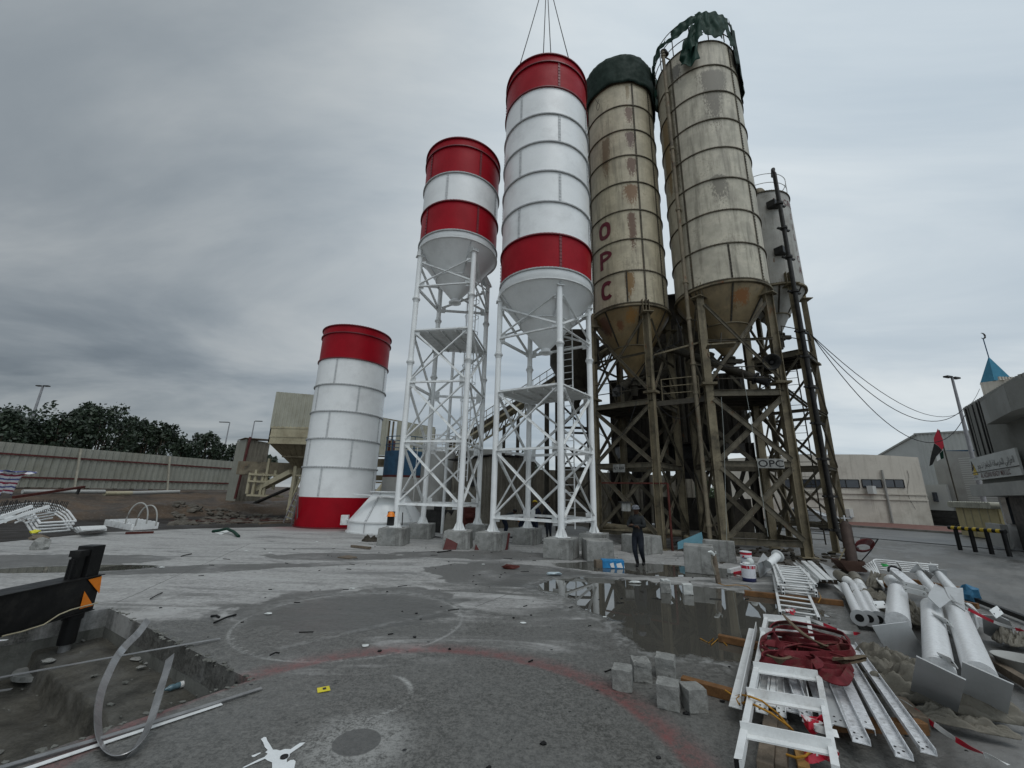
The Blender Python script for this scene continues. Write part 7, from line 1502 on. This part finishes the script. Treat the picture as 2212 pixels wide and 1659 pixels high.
# debris
rnd = random.Random(12); mb = MB()
for i in range(110):
    x, y = rnd.uniform(-6, 6.5), rnd.uniform(3, 16)
    if inpit(x, y, .1): continue
    s_ = rnd.choice((.010, .014, .018, .024)); mb.ico((x, y, s_ * .3), s_, 1, .4, (1.3, 1, .6), seed=i)
o = mb.build('black_grit', M['black']); o['kind'] = 'stuff'
mb = MB()
for i in range(60):
    x, y = rnd.uniform(-9, 6), rnd.uniform(5, 17)
    if inpit(x, y, .2): continue
    a = rnd.uniform(0, 3.1); l = rnd.uniform(.05, .28); mb.bar((x, y, .008), (x + l * math.cos(a), y + l * math.sin(a) * .6, .01), .012)
o = mb.build('twigs', M['black']); o['kind'] = 'stuff'
mb = MB()
for i in range(22):
    x, y = rnd.uniform(-10, 8), rnd.uniform(5, 18)
    if inpit(x, y, .2): continue
    crumple(mb, Vector((x, y, 0)), rnd.uniform(.02, .045), i, (1.4, 1, .25))
o = mb.build('paper_scraps', M['litter']); o['kind'] = 'stuff'
# ---------------------------------------------------------------- left foreground: crane outrigger, strips, pit litter
J = G(k5(385, 990), PITZ + .16)
def zv(p, v):                                       # height where the sight line to p passes over point v
    q = ray(*p); return CAMH + q.z / math.hypot(q.x, q.y) * math.hypot(v.x, v.y)
zt_, zb_ = zv(k5(535, 440), J), zv(k5(445, 665), J)
E0, E1 = G(k5(655, 428), zt_), G(k5(0, 566), zt_); bd = (E1 - E0).normalized(); bs_ = Vector((-bd.y, bd.x, 0)); bs_ = bs_ if bs_.dot(E0) > 0 else -bs_
bw, bh = .34, zt_ - zb_
t = thing('outrigger_beam', (J.x, J.y, PITZ + .16), 'black crane outrigger beam with orange reflective triangles, its jack standing in the pit', 'outrigger')
A, B = E0, E0 + bd * 5.5; mb = MB(); zo = Vector((0, 0, -bh))
mb.plate([A + bs_ * .01, B + bs_ * .01, B + bs_ * .01 + zo, A + bs_ * .01 + zo], bw - .02, bs_)
mb.plate([A - bs_ * .02 - bd * .03, B - bs_ * .02, B + bs_ * (bw + .02), A + bs_ * (bw + .02) - bd * .03], .015, Vector((0, 0, 1))); mb.plate([A - bs_ * .02 + zo, B - bs_ * .02 + zo, B + bs_ * (bw + .02) + zo, A + bs_ * (bw + .02) + zo], -.015, Vector((0, 0, 1)))
mb.build('beam', M['black'], t, bevel=.006)
def fp_(x, y):                                      # point on the beam's camera side face, from its seen place
    d_ = ray(*k5(x, y)); o = Vector((0, 0, CAMH)); n_ = bs_; k = ((A - bs_ * .004) - o).dot(n_) / d_.dot(n_); return o + d_ * k
M['refl'] = M['orange']
for pts in ([(562, 458), (648, 436), (632, 545)], [(538, 532), (592, 622), (508, 645)]): MB().plate([fp_(*p) for p in pts], -.006, bs_).build('reflector_triangle', M['orange'], t)
for p in ((420, 640), (560, 590)): pass
MB().tube([fp_(0, 818) - bs_ * .03, fp_(120, 790) - bs_ * .03, fp_(260, 745) - bs_ * .04, fp_(360, 680) - bs_ * .04, fp_(430, 650) - bs_ * .05, fp_(500, 632) - bs_ * .04, fp_(610, 605) - bs_ * .03], .010, 6).build('yellow_cable', M['cream'], t)
jc = Vector((J.x, J.y, 0)); jc = (E0 + bd * max(.12, (jc - E0).dot(bd)) + bs_ * bw / 2); jc.z = 0; jc = Vector((J.x, J.y, 0))
ztop = zv(k5(585, 238), jc)
MB().box((jc.x, jc.y, zt_ + (ztop - zt_) / 2), (.21, .24, ztop - zt_), math.atan2(bd.y, bd.x)).build('jack_housing', M['black'], t, bevel=.008)
sp = jc + bd * .2 - bs_ * .02; MB().box((sp.x, sp.y, zt_ + (ztop - zt_) * .38), (.1, .12, (ztop - zt_) * .76), math.atan2(bd.y, bd.x)).box((sp.x, sp.y, zt_ + (ztop - zt_) * .8), (.16, .16, .09), math.atan2(bd.y, bd.x)).cyl((sp.x - .03, sp.y - .09, zt_), (sp.x - .03, sp.y - .09, zt_ + .3), .012, 8).cyl((sp.x + .03, sp.y - .09, zt_), (sp.x + .03, sp.y - .09, zt_ + .3), .012, 8).build('valve_block', M['black'], t)
MB().cyl((jc.x, jc.y, zb_), (jc.x, jc.y, PITZ + .42), .105, 28).cyl((jc.x, jc.y, zb_ - .02), (jc.x, jc.y, zb_ - .1), .125, 28).build('jack_tube', M['black'], t); MB().cyl((jc.x, jc.y, PITZ + .42), (jc.x, jc.y, PITZ + .3), .07, 20).build('jack_rod', M['steel'], t); MB().cyl((jc.x, jc.y, PITZ + .3), (jc.x, jc.y, PITZ + .13), .15, 28, .17).build('jack_foot', M['dark'], t)
o = MB().cyl((jc.x - .1, jc.y + .0, PITZ + .06), (jc.x - .1, jc.y + .0, PITZ + .12), .4, 36).build('jack_pad', M['cube']); tag(o, 'round grey pad under the foot of the crane outrigger', 'pad')
def strip(pts, lb, w_=.055, mm='steel', tw=0, th=.005):
    o = ribbon(MB(), [tuple(G(k5(x, y), z)) + (tw,) for x, y, z in pts], w_, th).build('steel_strip', M[mm]); return tag(o, lb, 'steel strip', 'flat steel strips about the pit')
strip([(-60, 1092, .03), (740, 948, .05), (1405, 832, .03)], 'long straight steel strip bridging the pit, farther one', .05); strip([(-120, 1690, .02), (800, 1420, .03), (1670, 1148, .02)], 'long straight steel strip along the near edge of the pit', .05); strip([(60, 1700, .012), (900, 1420, .012), (1415, 1250, .012)], 'white straight steel strip nearest the camera', .05, 'whitebar')
strip([(-80, 850, .1), (46, 842, .1)], 'end of a pale strip just inside the left edge, upper', .04, 'whitebar'); strip([(-80, 1178, -.2), (76, 1155, -.2)], 'end of a steel strip just inside the left edge, lower', .05)
strip([(945, 715, .30), (880, 800, .26), (800, 880, .2), (740, 960, .12), (690, 1060, .08), (650, 1160, .06), (628, 1270, .05), (625, 1380, .04), (640, 1480, .03), (680, 1555, .02), (745, 1592, .02), (815, 1572, .03), (880, 1510, .05), (930, 1430, .08), (965, 1350, .12), (1000, 1240, .18), (1035, 1120, .24), (1065, 1030, .3), (1085, 950, .34)], 'flat steel strip bent into a tall loop at the near pit edge', .08, 'steel', .75, .006)
# things in the pit
p = G(k5(605, 1110), PITZ + .03); mb = MB(); hand_mesh(mb, p, Vector((-.6, -.6, 0)), Vector((0, 0, 1)), Vector((.5, -.5, 0)), 1.5, .5); hand_mesh(mb, p + Vector((.05, .05, .02)), Vector((-.2, -.9, 0)), Vector((0, 0, 1)), Vector((.5, -.2, 0)), 1.3, .7)
one(mb, 'work_glove', 'plastic', 'dirty grey work glove lying on the pit floor', 'glove'); one(crumple(MB(), G(k5(632, 1062), PITZ + .05), .05, 5, (1, .8, .3)), 'green_scrap', 'tarp2', 'small green scrap beside the glove in the pit', 'scrap')
a, b_ = G(k5(1050, 1160), PITZ + .36), G(k5(1205, 1112), PITZ + .36); t = thing('drink_bottle', a, 'squashed blue plastic bottle with a white label on the pit ledge', 'bottle'); n = 10
MB().tube([a.lerp(b_, i / n) for i in range(n + 1)], [.012, .02, .034, .036, .03, .036, .034, .036, .033, .034, .02], 12).build('bottle', mat('bottle_plastic', (.10, .17, .20), .2, var=.3, vs=20), t); MB().tube([a.lerp(b_, .62), a.lerp(b_, .9)], .038, 12).build('label', M['tape_white'], t)
for i, (x, y, s_) in enumerate(((870, 970, .05), (900, 1022, .04), (940, 995, .03), (300, 985, .06))): one(crumple(MB(), G(k5(x, y), PITZ + .33), s_, 40 + i, (1.5, 1, .4)), 'concrete_chip', 'cube', ('flat concrete chip on the pit ledge, largest', 'concrete chip on the pit ledge, middle', 'concrete chip on the pit ledge, smallest', 'pale lump on the pit floor left of the jack')[i], 'rubble')
# slab marks: splash of white paint
sp_ = lambda x, y: (900 + x * 400 / 2212) / 1.8228, 
def ks(x, y): return ((900 + x * .18083) / 1.8228, (2800 + y * .18083) / 1.8228)
out = [(700, 620), (770, 575), (815, 575), (845, 660), (900, 740), (965, 850), (1040, 850), (1120, 870), (1230, 835), (1350, 840), (1450, 770), (1560, 700), (1670, 690), (1600, 760), (1450, 860), (1330, 945), (1325, 1000), (1270, 1060), (1265, 1130), (1340, 1080), (1420, 1070), (1460, 1110), (1430, 1250), (1400, 1400), (1250, 1440), (1100, 1420), (950, 1420), (945, 1130), (850, 1090), (790, 1050), (700, 1090), (560, 1150), (330, 1250), (300, 1240), (560, 1110), (640, 1070), (780, 1010), (850, 940), (795, 910), (850, 860), (790, 800), (750, 690)]
mb = MB(); mb.add([tuple(G(ks(*p))[:2]) + (.004,) for p in out], [tuple(range(len(out)))]); me_o = mb.build('paint_splash', mat('fresh_white_paint', (.72, .74, .74), .35, var=.06, vs=20)); struct(me_o)
mb = MB(); mb.add([tuple(G(ks(*p))[:2]) + (.004,) for p in ((500, 980), (690, 910), (700, 930), (560, 1010), (510, 1010))], [(0, 1, 2, 3, 4)]); struct(mb.build('paint_splash', me_o.data.materials[0]))
mb = MB(); q = G(ks(1210, 1018)); mb.cyl(q + Vector((0, 0, .004)), q + Vector((0, 0, .012)), .03, 14); one(mb, 'dark_puck', 'black', 'small black oval thing lying in the white paint splash', 'cap')
a = [G(k5(*p), .006) for p in ((2022, 1150), (2100, 1136), (2108, 1165), (2026, 1180))]; t = thing('yellow_label', a[0], 'small yellow printed paper lying on the slab', 'paper'); MB().plate(a, .003, Vector((0, 0, 1))).build('paper', mat('yellow_paper', (.65, .55, .04), .5, var=.1), t)
MB().plate([G(k5(2058, 1148), .0105), G(k5(2080, 1144), .0105), G(k5(2082, 1156), .0105), G(k5(2060, 1160), .0105)], .001, Vector((0, 0, 1))).build('print', M['dark'], t)
for i, (a_, b__, w_, lb) in enumerate(((k5(1365, 732), k5(1505, 680), .03, 'black stick across the pale ring on the slab'), (k5(1348, 690), k5(1400, 698), .035, 'short black stick left of the pale ring'), (k5(958, 580), k5(1035, 540), .02, 'thin dark stick on the slab behind the pit'), (k5(1155, 308), k5(1222, 293), .03, 'crooked dark stick on the dry slab'), (k5(1720, 940), k5(1782, 925), .02, 'small dark stick right of the pit'))):
    o = MB().tube([G(a_, .02), G(a_, .03).lerp(G(b__, .02), .5) + Vector((0, .02, .01)), G(b__, .015)], w_ / 2, 6).build('stick', M['black']); tag(o, lb, 'stick')
# back left: white parts
F = 'white steel parts laid on the slab edge'
def g2(x, y, z=0): return G(k2(x, y), z)
t = thing('curved_frame', g2(230, 1190), 'stack of curved white railing frames at the left edge of the slab', 'railing frame')
for i in range(4):
    z = .08 + i * .12; o_ = Vector((0, .05 * i, z)); c0_ = [g2(430, 1190), g2(455, 1165), g2(380, 1120), g2(270, 1085), g2(150, 1082)]
    pts = [g2(215, 1205) + o_, g2(460, 1185) + o_, g2(452, 1165) + o_, g2(415, 1130) + o_ + Vector((0, 0, .15)), g2(350, 1115) + o_ + Vector((0, 0, .35)), g2(250, 1118) + o_ + Vector((0, 0, .5)), g2(120, 1125) + o_ + Vector((0, 0, .5)), g2(-60, 1150) + o_ + Vector((0, 0, .4))]
    mb = MB(); q = []
    for a, b_ in zip(pts[:-1], pts[1:]): q += [a.lerp(b_, k / 4) for k in range(4)]
    mb.tube(q + [pts[-1]], .045, 6)
    q = [g2(215, 1205) + o_, g2(150, 1180) + o_ + Vector((0, 0, .3)), g2(60, 1175) + o_ + Vector((0, 0, .42)), g2(-60, 1200) + o_ + Vector((0, 0, .3))]; mb.tube([q[0].lerp(q[1], .0), q[0].lerp(q[1], .5), q[1], q[1].lerp(q[2], .5), q[2], q[3]], .045, 6)
    for f in (.25, .5, .75): mb.cyl(g2(215, 1205).lerp(g2(-60, 1200), f) + o_ + Vector((0, 0, .38)), g2(460, 1185).lerp(g2(-60, 1150), f) + o_ + Vector((0, 0, .45)), .035, 6)
    mb.build('frame', M['whitebar'], t)
for a, b_ in (((-40, 1100), (215, 1010)), ((-60, 1135), (330, 1010)), ((-40, 1085), (200, 1080))):
    p, q = AT(k2(*a), 19.5), AT(k2(*b_), 19.8); MB().bar(p, q, .09).build('long_bar', M['whitebar'], t)
one(crumple(MB(), g2(232, 1190, .2), .14, 3), 'yellow_rag', mat('yellow_rag', (.6, .55, .05), .6), 'bright yellow rag on the curved white frames', 'rag')
for i in range(4):
    p = [g2(470 + 20 * i, 1160 - 3 * i, .03 + .07 * i), g2(660 + 14 * i, 1150 - 2 * i, .03 + .07 * i), g2(715, 1175 - 4 * i, .03 + .07 * i), g2(520 + 8 * i, 1190 - 4 * i, .03 + .07 * i)]
    one(MB().plate(p, .04, Vector((0, 0, 1))), 'flat_sheet', 'whitebar', ('bottom white panel of the low stack', 'second white panel of the low stack', 'third white panel of the low stack', 'top white panel of the low stack')[i], 'steel panel', 'low stack of white panels')
t = thing('hooped_frame', g2(860, 1180), 'white box frame with grey hoops lying at the slab edge left of the drum', 'steel frame'); a = [g2(700, 1150), g2(880, 1185), g2(1045, 1172), g2(900, 1142)]
for i in range(4):
    p, q = a[i], a[(i + 1) % 4]; MB().plate([p + Vector((0, 0, .08)), q + Vector((0, 0, .08)), q + Vector((0, 0, .34)), p + Vector((0, 0, .34))], .05).build('side_channel', M['whitebar'], t)
for f in (.15, .32, .5, .68, .85): MB().bar(a[0].lerp(a[1], f) + Vector((0, 0, .34)), a[3].lerp(a[2], f) + Vector((0, 0, .34)), .12, .08).build('cross_bar', M['whitebar'], t)
for x0, x1, yb in ((838, 980, 1120), (905, 1042, 1135)):
    p, q = AT(k2(x0, yb + 8), 17.6), AT(k2(x1, yb + 8), 17.2); MB().tube([p.lerp(q, (1 - math.cos(a_)) / 2) + Vector((0, 0, .62 * math.sin(a_) ** .8)) for a_ in np.linspace(0, math.pi, 17)], .02, 6).build('hoop', M['tankgrey'], t)
o = MB().bar(g2(840, 1190, .04), g2(1030, 1184, .04), .12, .08).build('bearer', M['rustpipe']); tag(o, 'dark red bearer under the hooped white frame', 'timber')
one(MB().tube([g2(1425, 1178, .05), g2(1470, 1172, .1), g2(1520, 1160, .2), g2(1565, 1180, .15), g2(1600, 1212, .04)], .06, 8), 'hose', 'tarp2', 'short dark green hose arched on the slab near the drum', 'hose'); one(MB().plate([g2(1430, 1180, .02), g2(1500, 1160, .03), g2(1560, 1170, .03), g2(1480, 1200, .02)], .02), 'white_scrap', 'litter', 'white crumpled scrap under the green hose', 'scrap')
one(crumple(MB(), g2(262, 1300), .22, 9, (1, .8, 1.4)), 'concrete_lump', 'cube', 'upright lump of concrete standing in the left puddle', 'rubble'); one(crumple(MB(), g2(255, 1235), .2, 10, (1.6, .8, .5)), 'concrete_lump', 'woodgrey', 'flat brown lump just behind the left puddle', 'rubble')
t = thing('leaning_ladder', g2(1940, 1140), 'thin grey stepladder standing against the drum', 'ladder')
for a, b_ in (((1900, 1120), (1985, 920)), ((1950, 1135), (1998, 940)), ((1990, 1130), (1998, 930))): MB().bar(AT(k2(*a), 25.5), AT(k2(*b_), 24.4 if a[0] > 1940 else 25), .06).build('leg', M['steel'], t)
for f in (.2, .4, .6, .8): MB().bar(AT(k2(1900 + 85 * f, 1120 - 200 * f), 25.2), AT(k2(1950 + 48 * f, 1135 - 195 * f), 24.9), .05).build('step', M['steel'], t)
one(MB().bar(g2(1740, 1125, .1), g2(1985, 1112, .1), .25, .1), 'board_stack', 'woodgrey', 'dark boards lying at the foot of the drum', 'boards')
# sheeted machine and bucket behind the front pedestals
def z2at(x, y, D): return AT(kz2(x, y), D)
p = G(kz2(1180, 575)); heap(Vector((p.x + .3, p.y + 1.6, 0)), 1.25, .8, 1.35, .2, 31, 'plastic', 'covered_machine', 'machine covered with dusty clear sheeting between the new silo towers', 'machine', wig=.6)
q = PA(-5.2, 20.6); one(MB().box((q.x, q.y, .75), (.7, .6, 1.1), .3).cyl((q.x - .2, q.y - .35, .9), (q.x + .2, q.y - .35, .9), .14, 12), 'red_machine', 'rustpipe', 'dark red machine showing beside the sheeting', 'machine', None, .03)
q = PA(-6.2, 22); one(MB().box((q.x - 1, q.y, .55), (1.8, .5, 1.1), .1).box((q.x - 1.2, q.y - .2, 1.2), (.5, .3, .3)), 'welding_set', 'dark', 'dark machine behind the tower of the shorter new silo', 'machine', None, .03)
q = z2at(525, 350, 16.4); o = MB().lathe((q.x, q.y, q.z - .06), [(.17, 0), (.14, .03), (.13, .08), (.09, .15), (.0, .18)], 20).build('hard_hat', M['orange']); tag(o, 'yellow orange hard hat beside the front left leg of the shorter new silo', 'hard hat')
q = z2at(520, 430, 16.6); one(MB().box((q.x, q.y, (q.z + .62) / 2 + .25), (.22, .2, .5)), 'tool_box', 'dark', 'dark box carrying the yellow orange hard hat on a pedestal', 'box'); one(MB().bar(z2at(652, 325, 16.3), z2at(645, 465, 16.3), .03), 'steel_rod', 'black', 'short black rod upright on the front left pedestal', 'rod')
heap(G(kz2(300, 640)), .35, .2, .18, .1, 41, 'mud', 'black_rag', 'heap of black rag left of the front left pedestal', 'rag'); one(MB().bar(G(kz2(95, 690), .05), G(kz2(300, 712), .05), .1, .07), 'timber', 'woodgrey', 'short grey timber on the dry slab in front of the cone', 'timber')
one(MB().plate([G(kz2(-60, 820)), G(kz2(60, 800)), G(kz2(155, 820)), G(kz2(60, 835))], .03, Vector((0, 0, 1))), 'dark_board', 'woodgrey', 'flat dark board lying on the dry slab', 'board'); one(MB().bar(G(kz2(1030, 760), .02), G(kz2(1180, 738), .02), .03), 'steel_rod', 'black', 'thin black rod in front of the leftmost red plate', 'rod')
mb = MB(); rnd = random.Random(6)
for i in range(9):
    a = Vector((rnd.uniform(-5.5, 4), rnd.uniform(17, 21), .03)); mb.tube([a + Vector((k * .35, math.sin(k * 1.3 + i) * .25, 0)) for k in range(8)], .015, 5)
o = mb.build('cables', M['rubber']); o['kind'] = 'stuff'

# ---------------------------------------------------------------- people
def person(p, face, pose, h, lb, shirt, trous, skin, cap=None, glove=None):
    """pose: joint name -> offset (right, forward, up) in units of body height"""
    j = {'pelvis': (0, 0, .52), 'waist': (0, 0, .60), 'chest': (0, 0, .72), 'neck0': (0, 0, .815), 'neck': (0, .005, .85), 'head0': (0, .012, .885), 'head': (0, .018, .94), 'head2': (0, .01, .975),
         'shr': (.095, 0, .80), 'shl': (-.095, 0, .80), 'elr': (.125, -.01, .64), 'ell': (-.125, -.01, .64), 'wrr': (.13, .03, .50), 'wrl': (-.13, .03, .50),
         'hipr': (.05, 0, .51), 'hipl': (-.05, 0, .51), 'knr': (.055, .01, .28), 'knl': (-.055, .01, .28), 'anr': (.058, -.005, .05), 'anl': (-.058, -.005, .05), 'ballr': (.062, .07, .02), 'balll': (-.062, .07, .02)}
    j.update(pose); f = Vector((math.sin(face), math.cos(face), 0)); r_ = Vector((f.y, -f.x, 0))
    W = lambda k: p + (r_ * j[k][0] + f * j[k][1] + Vector((0, 0, j[k][2]))) * h
    rad = {'pelvis': .088, 'waist': .085, 'chest': .104, 'neck0': .062, 'neck': .034, 'head0': .042, 'head': .056, 'head2': .042, 'shr': .052, 'shl': .052, 'elr': .038, 'ell': .038, 'wrr': .025, 'wrl': .025, 'hipr': .064, 'hipl': .064, 'knr': .046, 'knl': .046, 'anr': .028, 'anl': .028, 'ballr': .024, 'balll': .024}
    ed = [('pelvis', 'waist'), ('waist', 'chest'), ('chest', 'neck0'), ('neck0', 'neck'), ('neck', 'head0'), ('head0', 'head'), ('head', 'head2'), ('chest', 'shr'), ('chest', 'shl'), ('shr', 'elr'), ('shl', 'ell'), ('elr', 'wrr'), ('ell', 'wrl'), ('pelvis', 'hipr'), ('pelvis', 'hipl'), ('hipr', 'knr'), ('hipl', 'knl'), ('knr', 'anr'), ('knl', 'anl'), ('anr', 'ballr'), ('anl', 'balll')]
    ks_ = list(j); me = bpy.data.meshes.new('sk'); me.from_pydata([W(k) for k in ks_], [(ks_.index(a), ks_.index(b)) for a, b in ed], [])
    o = bpy.data.objects.new('sk', me); COL.objects.link(o); md = o.modifiers.new('s', 'SKIN'); sk = me.skin_vertices[0].data
    for i, k in enumerate(ks_): sk[i].radius = (rad[k] * h * (.8 if k in ('chest', 'waist') else 1), rad[k] * h); sk[i].use_root = (k == 'pelvis')
    sb = o.modifiers.new('u', 'SUBSURF'); sb.levels = sb.render_levels = 2
    dg = bpy.context.evaluated_depsgraph_get(); dg.update(); m2 = bpy.data.meshes.new_from_object(o.evaluated_get(dg)); bpy.data.objects.remove(o); mb = MB(); mb.add([v.co.copy() for v in m2.vertices], [tuple(q.vertices) for q in m2.polygons], True); bpy.data.meshes.remove(m2); nb = len(mb.f)
    hd = (W('wrr') - W('elr')).normalized(), (W('wrl') - W('ell')).normalized()
    hand_mesh(mb, W('wrr'), hd[0], (hd[0].cross(r_)).normalized() * -1 if hd[0].cross(r_).length > .1 else f, f, h / 1.75 * 1.05, .8); hand_mesh(mb, W('wrl'), hd[1], (hd[1].cross(r_)).normalized() * -1 if hd[1].cross(r_).length > .1 else f, f, h / 1.75 * 1.05, .8)
    nh = len(mb.f); hc_ = W('head'); hf = (f + Vector((0, 0, j['head'][2] - .94))).normalized()
    mb.tube([hc_ + hf * .052 * h + Vector((0, 0, .012 * h)), hc_ + hf * .068 * h - Vector((0, 0, .008 * h)), hc_ + hf * .056 * h - Vector((0, 0, .012 * h))], [.004 * h, .009 * h, .005 * h], 7)
    for s_ in (-1, 1): mb.ico(hc_ + r_ * s_ * .055 * h, .013 * h, 1, 0, (.5, 1, 1.4), True); mb.ico(hc_ + hf * .05 * h + r_ * s_ * .022 * h + Vector((0, 0, .008 * h)), .006 * h, 1, 0, (1, 1, .6), True)
    mb.tube([hc_ + hf * .053 * h + r_ * k * .014 * h - Vector((0, 0, .026 * h)) for k in (-1, 0, 1)], [.003 * h, .005 * h, .003 * h], 6)
    t = mb.build('person', M[shirt]); me = t.data
    for mm in (trous, skin, 'black', glove or skin): me.materials.append(M[mm])
    o0 = t.location; hz = W('neck').z; 
    for q in me.polygons:
        c = q.center + o0; rel = (c - W('pelvis'))
        if q.index >= nb and q.index < nh: q.material_index = 4
        elif q.index >= nh: q.material_index = 2
        else:
            dmin = min(((c - W(k)).length / (rad[k] * h), k) for k in ks_)[1]
            if dmin in ('head0', 'head', 'head2', 'neck'): q.material_index = 2
            elif dmin in ('wrr', 'wrl') and min((c - W('wrr')).length, (c - W('wrl')).length) < .02 * h: q.material_index = 4
            elif dmin in ('ballr', 'balll', 'anr', 'anl'): q.material_index = 3
            elif dmin in ('pelvis', 'hipr', 'hipl', 'knr', 'knl'): q.material_index = 1
    tag(t, lb, 'person', 'workers on the site')
    if cap:
        c = hc_ + Vector((0, 0, .022 * h)); up_ = (W('head2') - W('head0')).normalized(); q = up_.to_track_quat('Z', 'Y').to_matrix(); pr = [(.072, -.002), (.064, .006), (.062, .02), (.05, .045), (.025, .058), (.0, .06)] if cap != 'hair' else [(.060, -.03), (.063, 0), (.055, .025), (.03, .042), (0, .046)]
        m3 = MB(); n = 24; vs = []
        for a_, b__ in pr: vs += [c + q @ Vector((a_ * h * math.cos(2 * math.pi * i / n), a_ * h * math.sin(2 * math.pi * i / n), b__ * h)) for i in range(n)]
        m3.add(vs, [(s_ * n + i, s_ * n + (i + 1) % n, (s_ + 1) * n + (i + 1) % n, (s_ + 1) * n + i) for s_ in range(len(pr) - 1) for i in range(n)], True)
        if cap == 'helmet': m3.plate([c + hf * .055 * h - r_ * .05 * h, c + hf * .055 * h + r_ * .05 * h, c + hf * .1 * h + r_ * .03 * h - Vector((0, 0, .004)), c + hf * .1 * h - r_ * .03 * h - Vector((0, 0, .004))], .006)
        m3.build({'helmet': 'hard_hat', 'sun': 'sun_hat', 'hair': 'hair'}[cap], M[{'helmet': 'yellow', 'sun': 'hat', 'hair': 'black'}[cap]], t, solid=.004)
    return t
M['shirt'] = mat('charcoal_shirt', (.022, .024, .025), .85, var=.25, vs=9, bp=.4, bs_=30); M['trousers'] = mat('dark_trousers', (.016, .019, .026), .85, var=.25, vs=9, bp=.4, bs_=30); M['skin'] = mat('brown_skin', (.06, .03, .018), .55, var=.1, bp=0); M['navy'] = mat('navy_coverall', (.014, .018, .032), .85, var=.25, vs=9, bp=.4); M['glove'] = mat('orange_glove', (.45, .16, .02), .7, var=.2); M['hat'] = mat('patterned_cap', (.13, .135, .15), .8, var=.8, vs=14)
mp = G((1381, 1226)); f = math.atan2(-mp.x, -mp.y) + .35
person(mp, f, {'elr': (.15, .04, .665), 'ell': (-.15, .04, .665), 'wrr': (-.02, .125, .665), 'wrl': (.02, .105, .68), 'knr': (.045, .05, .28), 'anr': (.02, -.0, .05), 'ballr': (.025, .07, .02), 'knl': (-.06, .03, .285), 'anl': (-.05, -.10, .085), 'balll': (-.05, -.045, .03), 'head': (0, .03, .935), 'head2': (0, .028, .972)}, 1.74, 'man in dark work clothes and patterned cap walking with folded arms', 'shirt', 'trousers', 'skin', 'sun')
wp = G(kz1(560, 655)); person(wp, .3, {'elr': (.14, .06, .66), 'wrr': (.08, .16, .64), 'ell': (-.14, .06, .66), 'wrl': (-.06, .16, .62), 'head': (0, .05, .93), 'head2': (0, .055, .968)}, 1.72, 'worker in navy with a yellow helmet, his back turned, under the tallest new silo', 'navy', 'navy', 'skin', 'helmet')
wp = G(kz1(250, 620)) + Vector((0, 1.2, 0)); person(wp, 1.3, {'pelvis': (0, -.08, .47), 'waist': (0, 0, .52), 'chest': (0, .1, .58), 'neck0': (0, .17, .62), 'neck': (0, .2, .635), 'head0': (0, .225, .65), 'head': (0, .255, .68), 'head2': (0, .265, .71), 'shr': (.095, .15, .60), 'shl': (-.095, .15, .60), 'elr': (.11, .24, .48), 'wrr': (.08, .36, .44), 'ell': (-.11, .24, .48), 'wrl': (-.05, .36, .42), 'hipr': (.05, -.07, .46), 'hipl': (-.05, -.07, .46), 'knr': (.06, .02, .26), 'knl': (-.06, .02, .26), 'anr': (.06, -.05, .05), 'anl': (-.06, -.05, .05), 'ballr': (.062, .02, .02), 'balll': (-.062, .02, .02)}, 1.7, 'worker bending forward with orange gloves behind the left leg of the tallest new silo', 'shirt', 'navy', 'skin', 'hair', 'glove')
wp = G(kz1(720, 640)) + Vector((.1, 1.0, 0)); person(wp, -.6, {'elr': (.14, .06, .66), 'wrr': (.06, .15, .68), 'ell': (-.14, .05, .66), 'wrl': (-.06, .15, .6), 'head': (0, .05, .93), 'head2': (0, .055, .968)}, 1.68, 'worker in dark clothes standing beside the one in the yellow helmet', 'shirt', 'trousers', 'skin', 'hair')
wp = G(kz1(440, 640)) + Vector((0, 1.6, 0)); person(wp, 2.6, {'pelvis': (0, -.02, .30), 'waist': (0, 0, .37), 'chest': (0, .03, .48), 'neck0': (0, .06, .56), 'neck': (0, .07, .59), 'head0': (0, .08, .62), 'head': (0, .09, .67), 'head2': (0, .09, .705), 'shr': (.095, .05, .55), 'shl': (-.095, .05, .55), 'elr': (.12, .14, .44), 'wrr': (.06, .24, .42), 'ell': (-.12, .14, .44), 'wrl': (-.06, .24, .40), 'hipr': (.06, 0, .28), 'hipl': (-.06, 0, .28), 'knr': (.08, .2, .28), 'knl': (-.08, .2, .28), 'anr': (.08, .12, .05), 'anl': (-.08, .12, .05), 'ballr': (.08, .19, .02), 'balll': (-.08, .19, .02)}, 1.7, 'worker crouching in the shade behind the bent one', 'navy', 'navy', 'skin', 'hair')
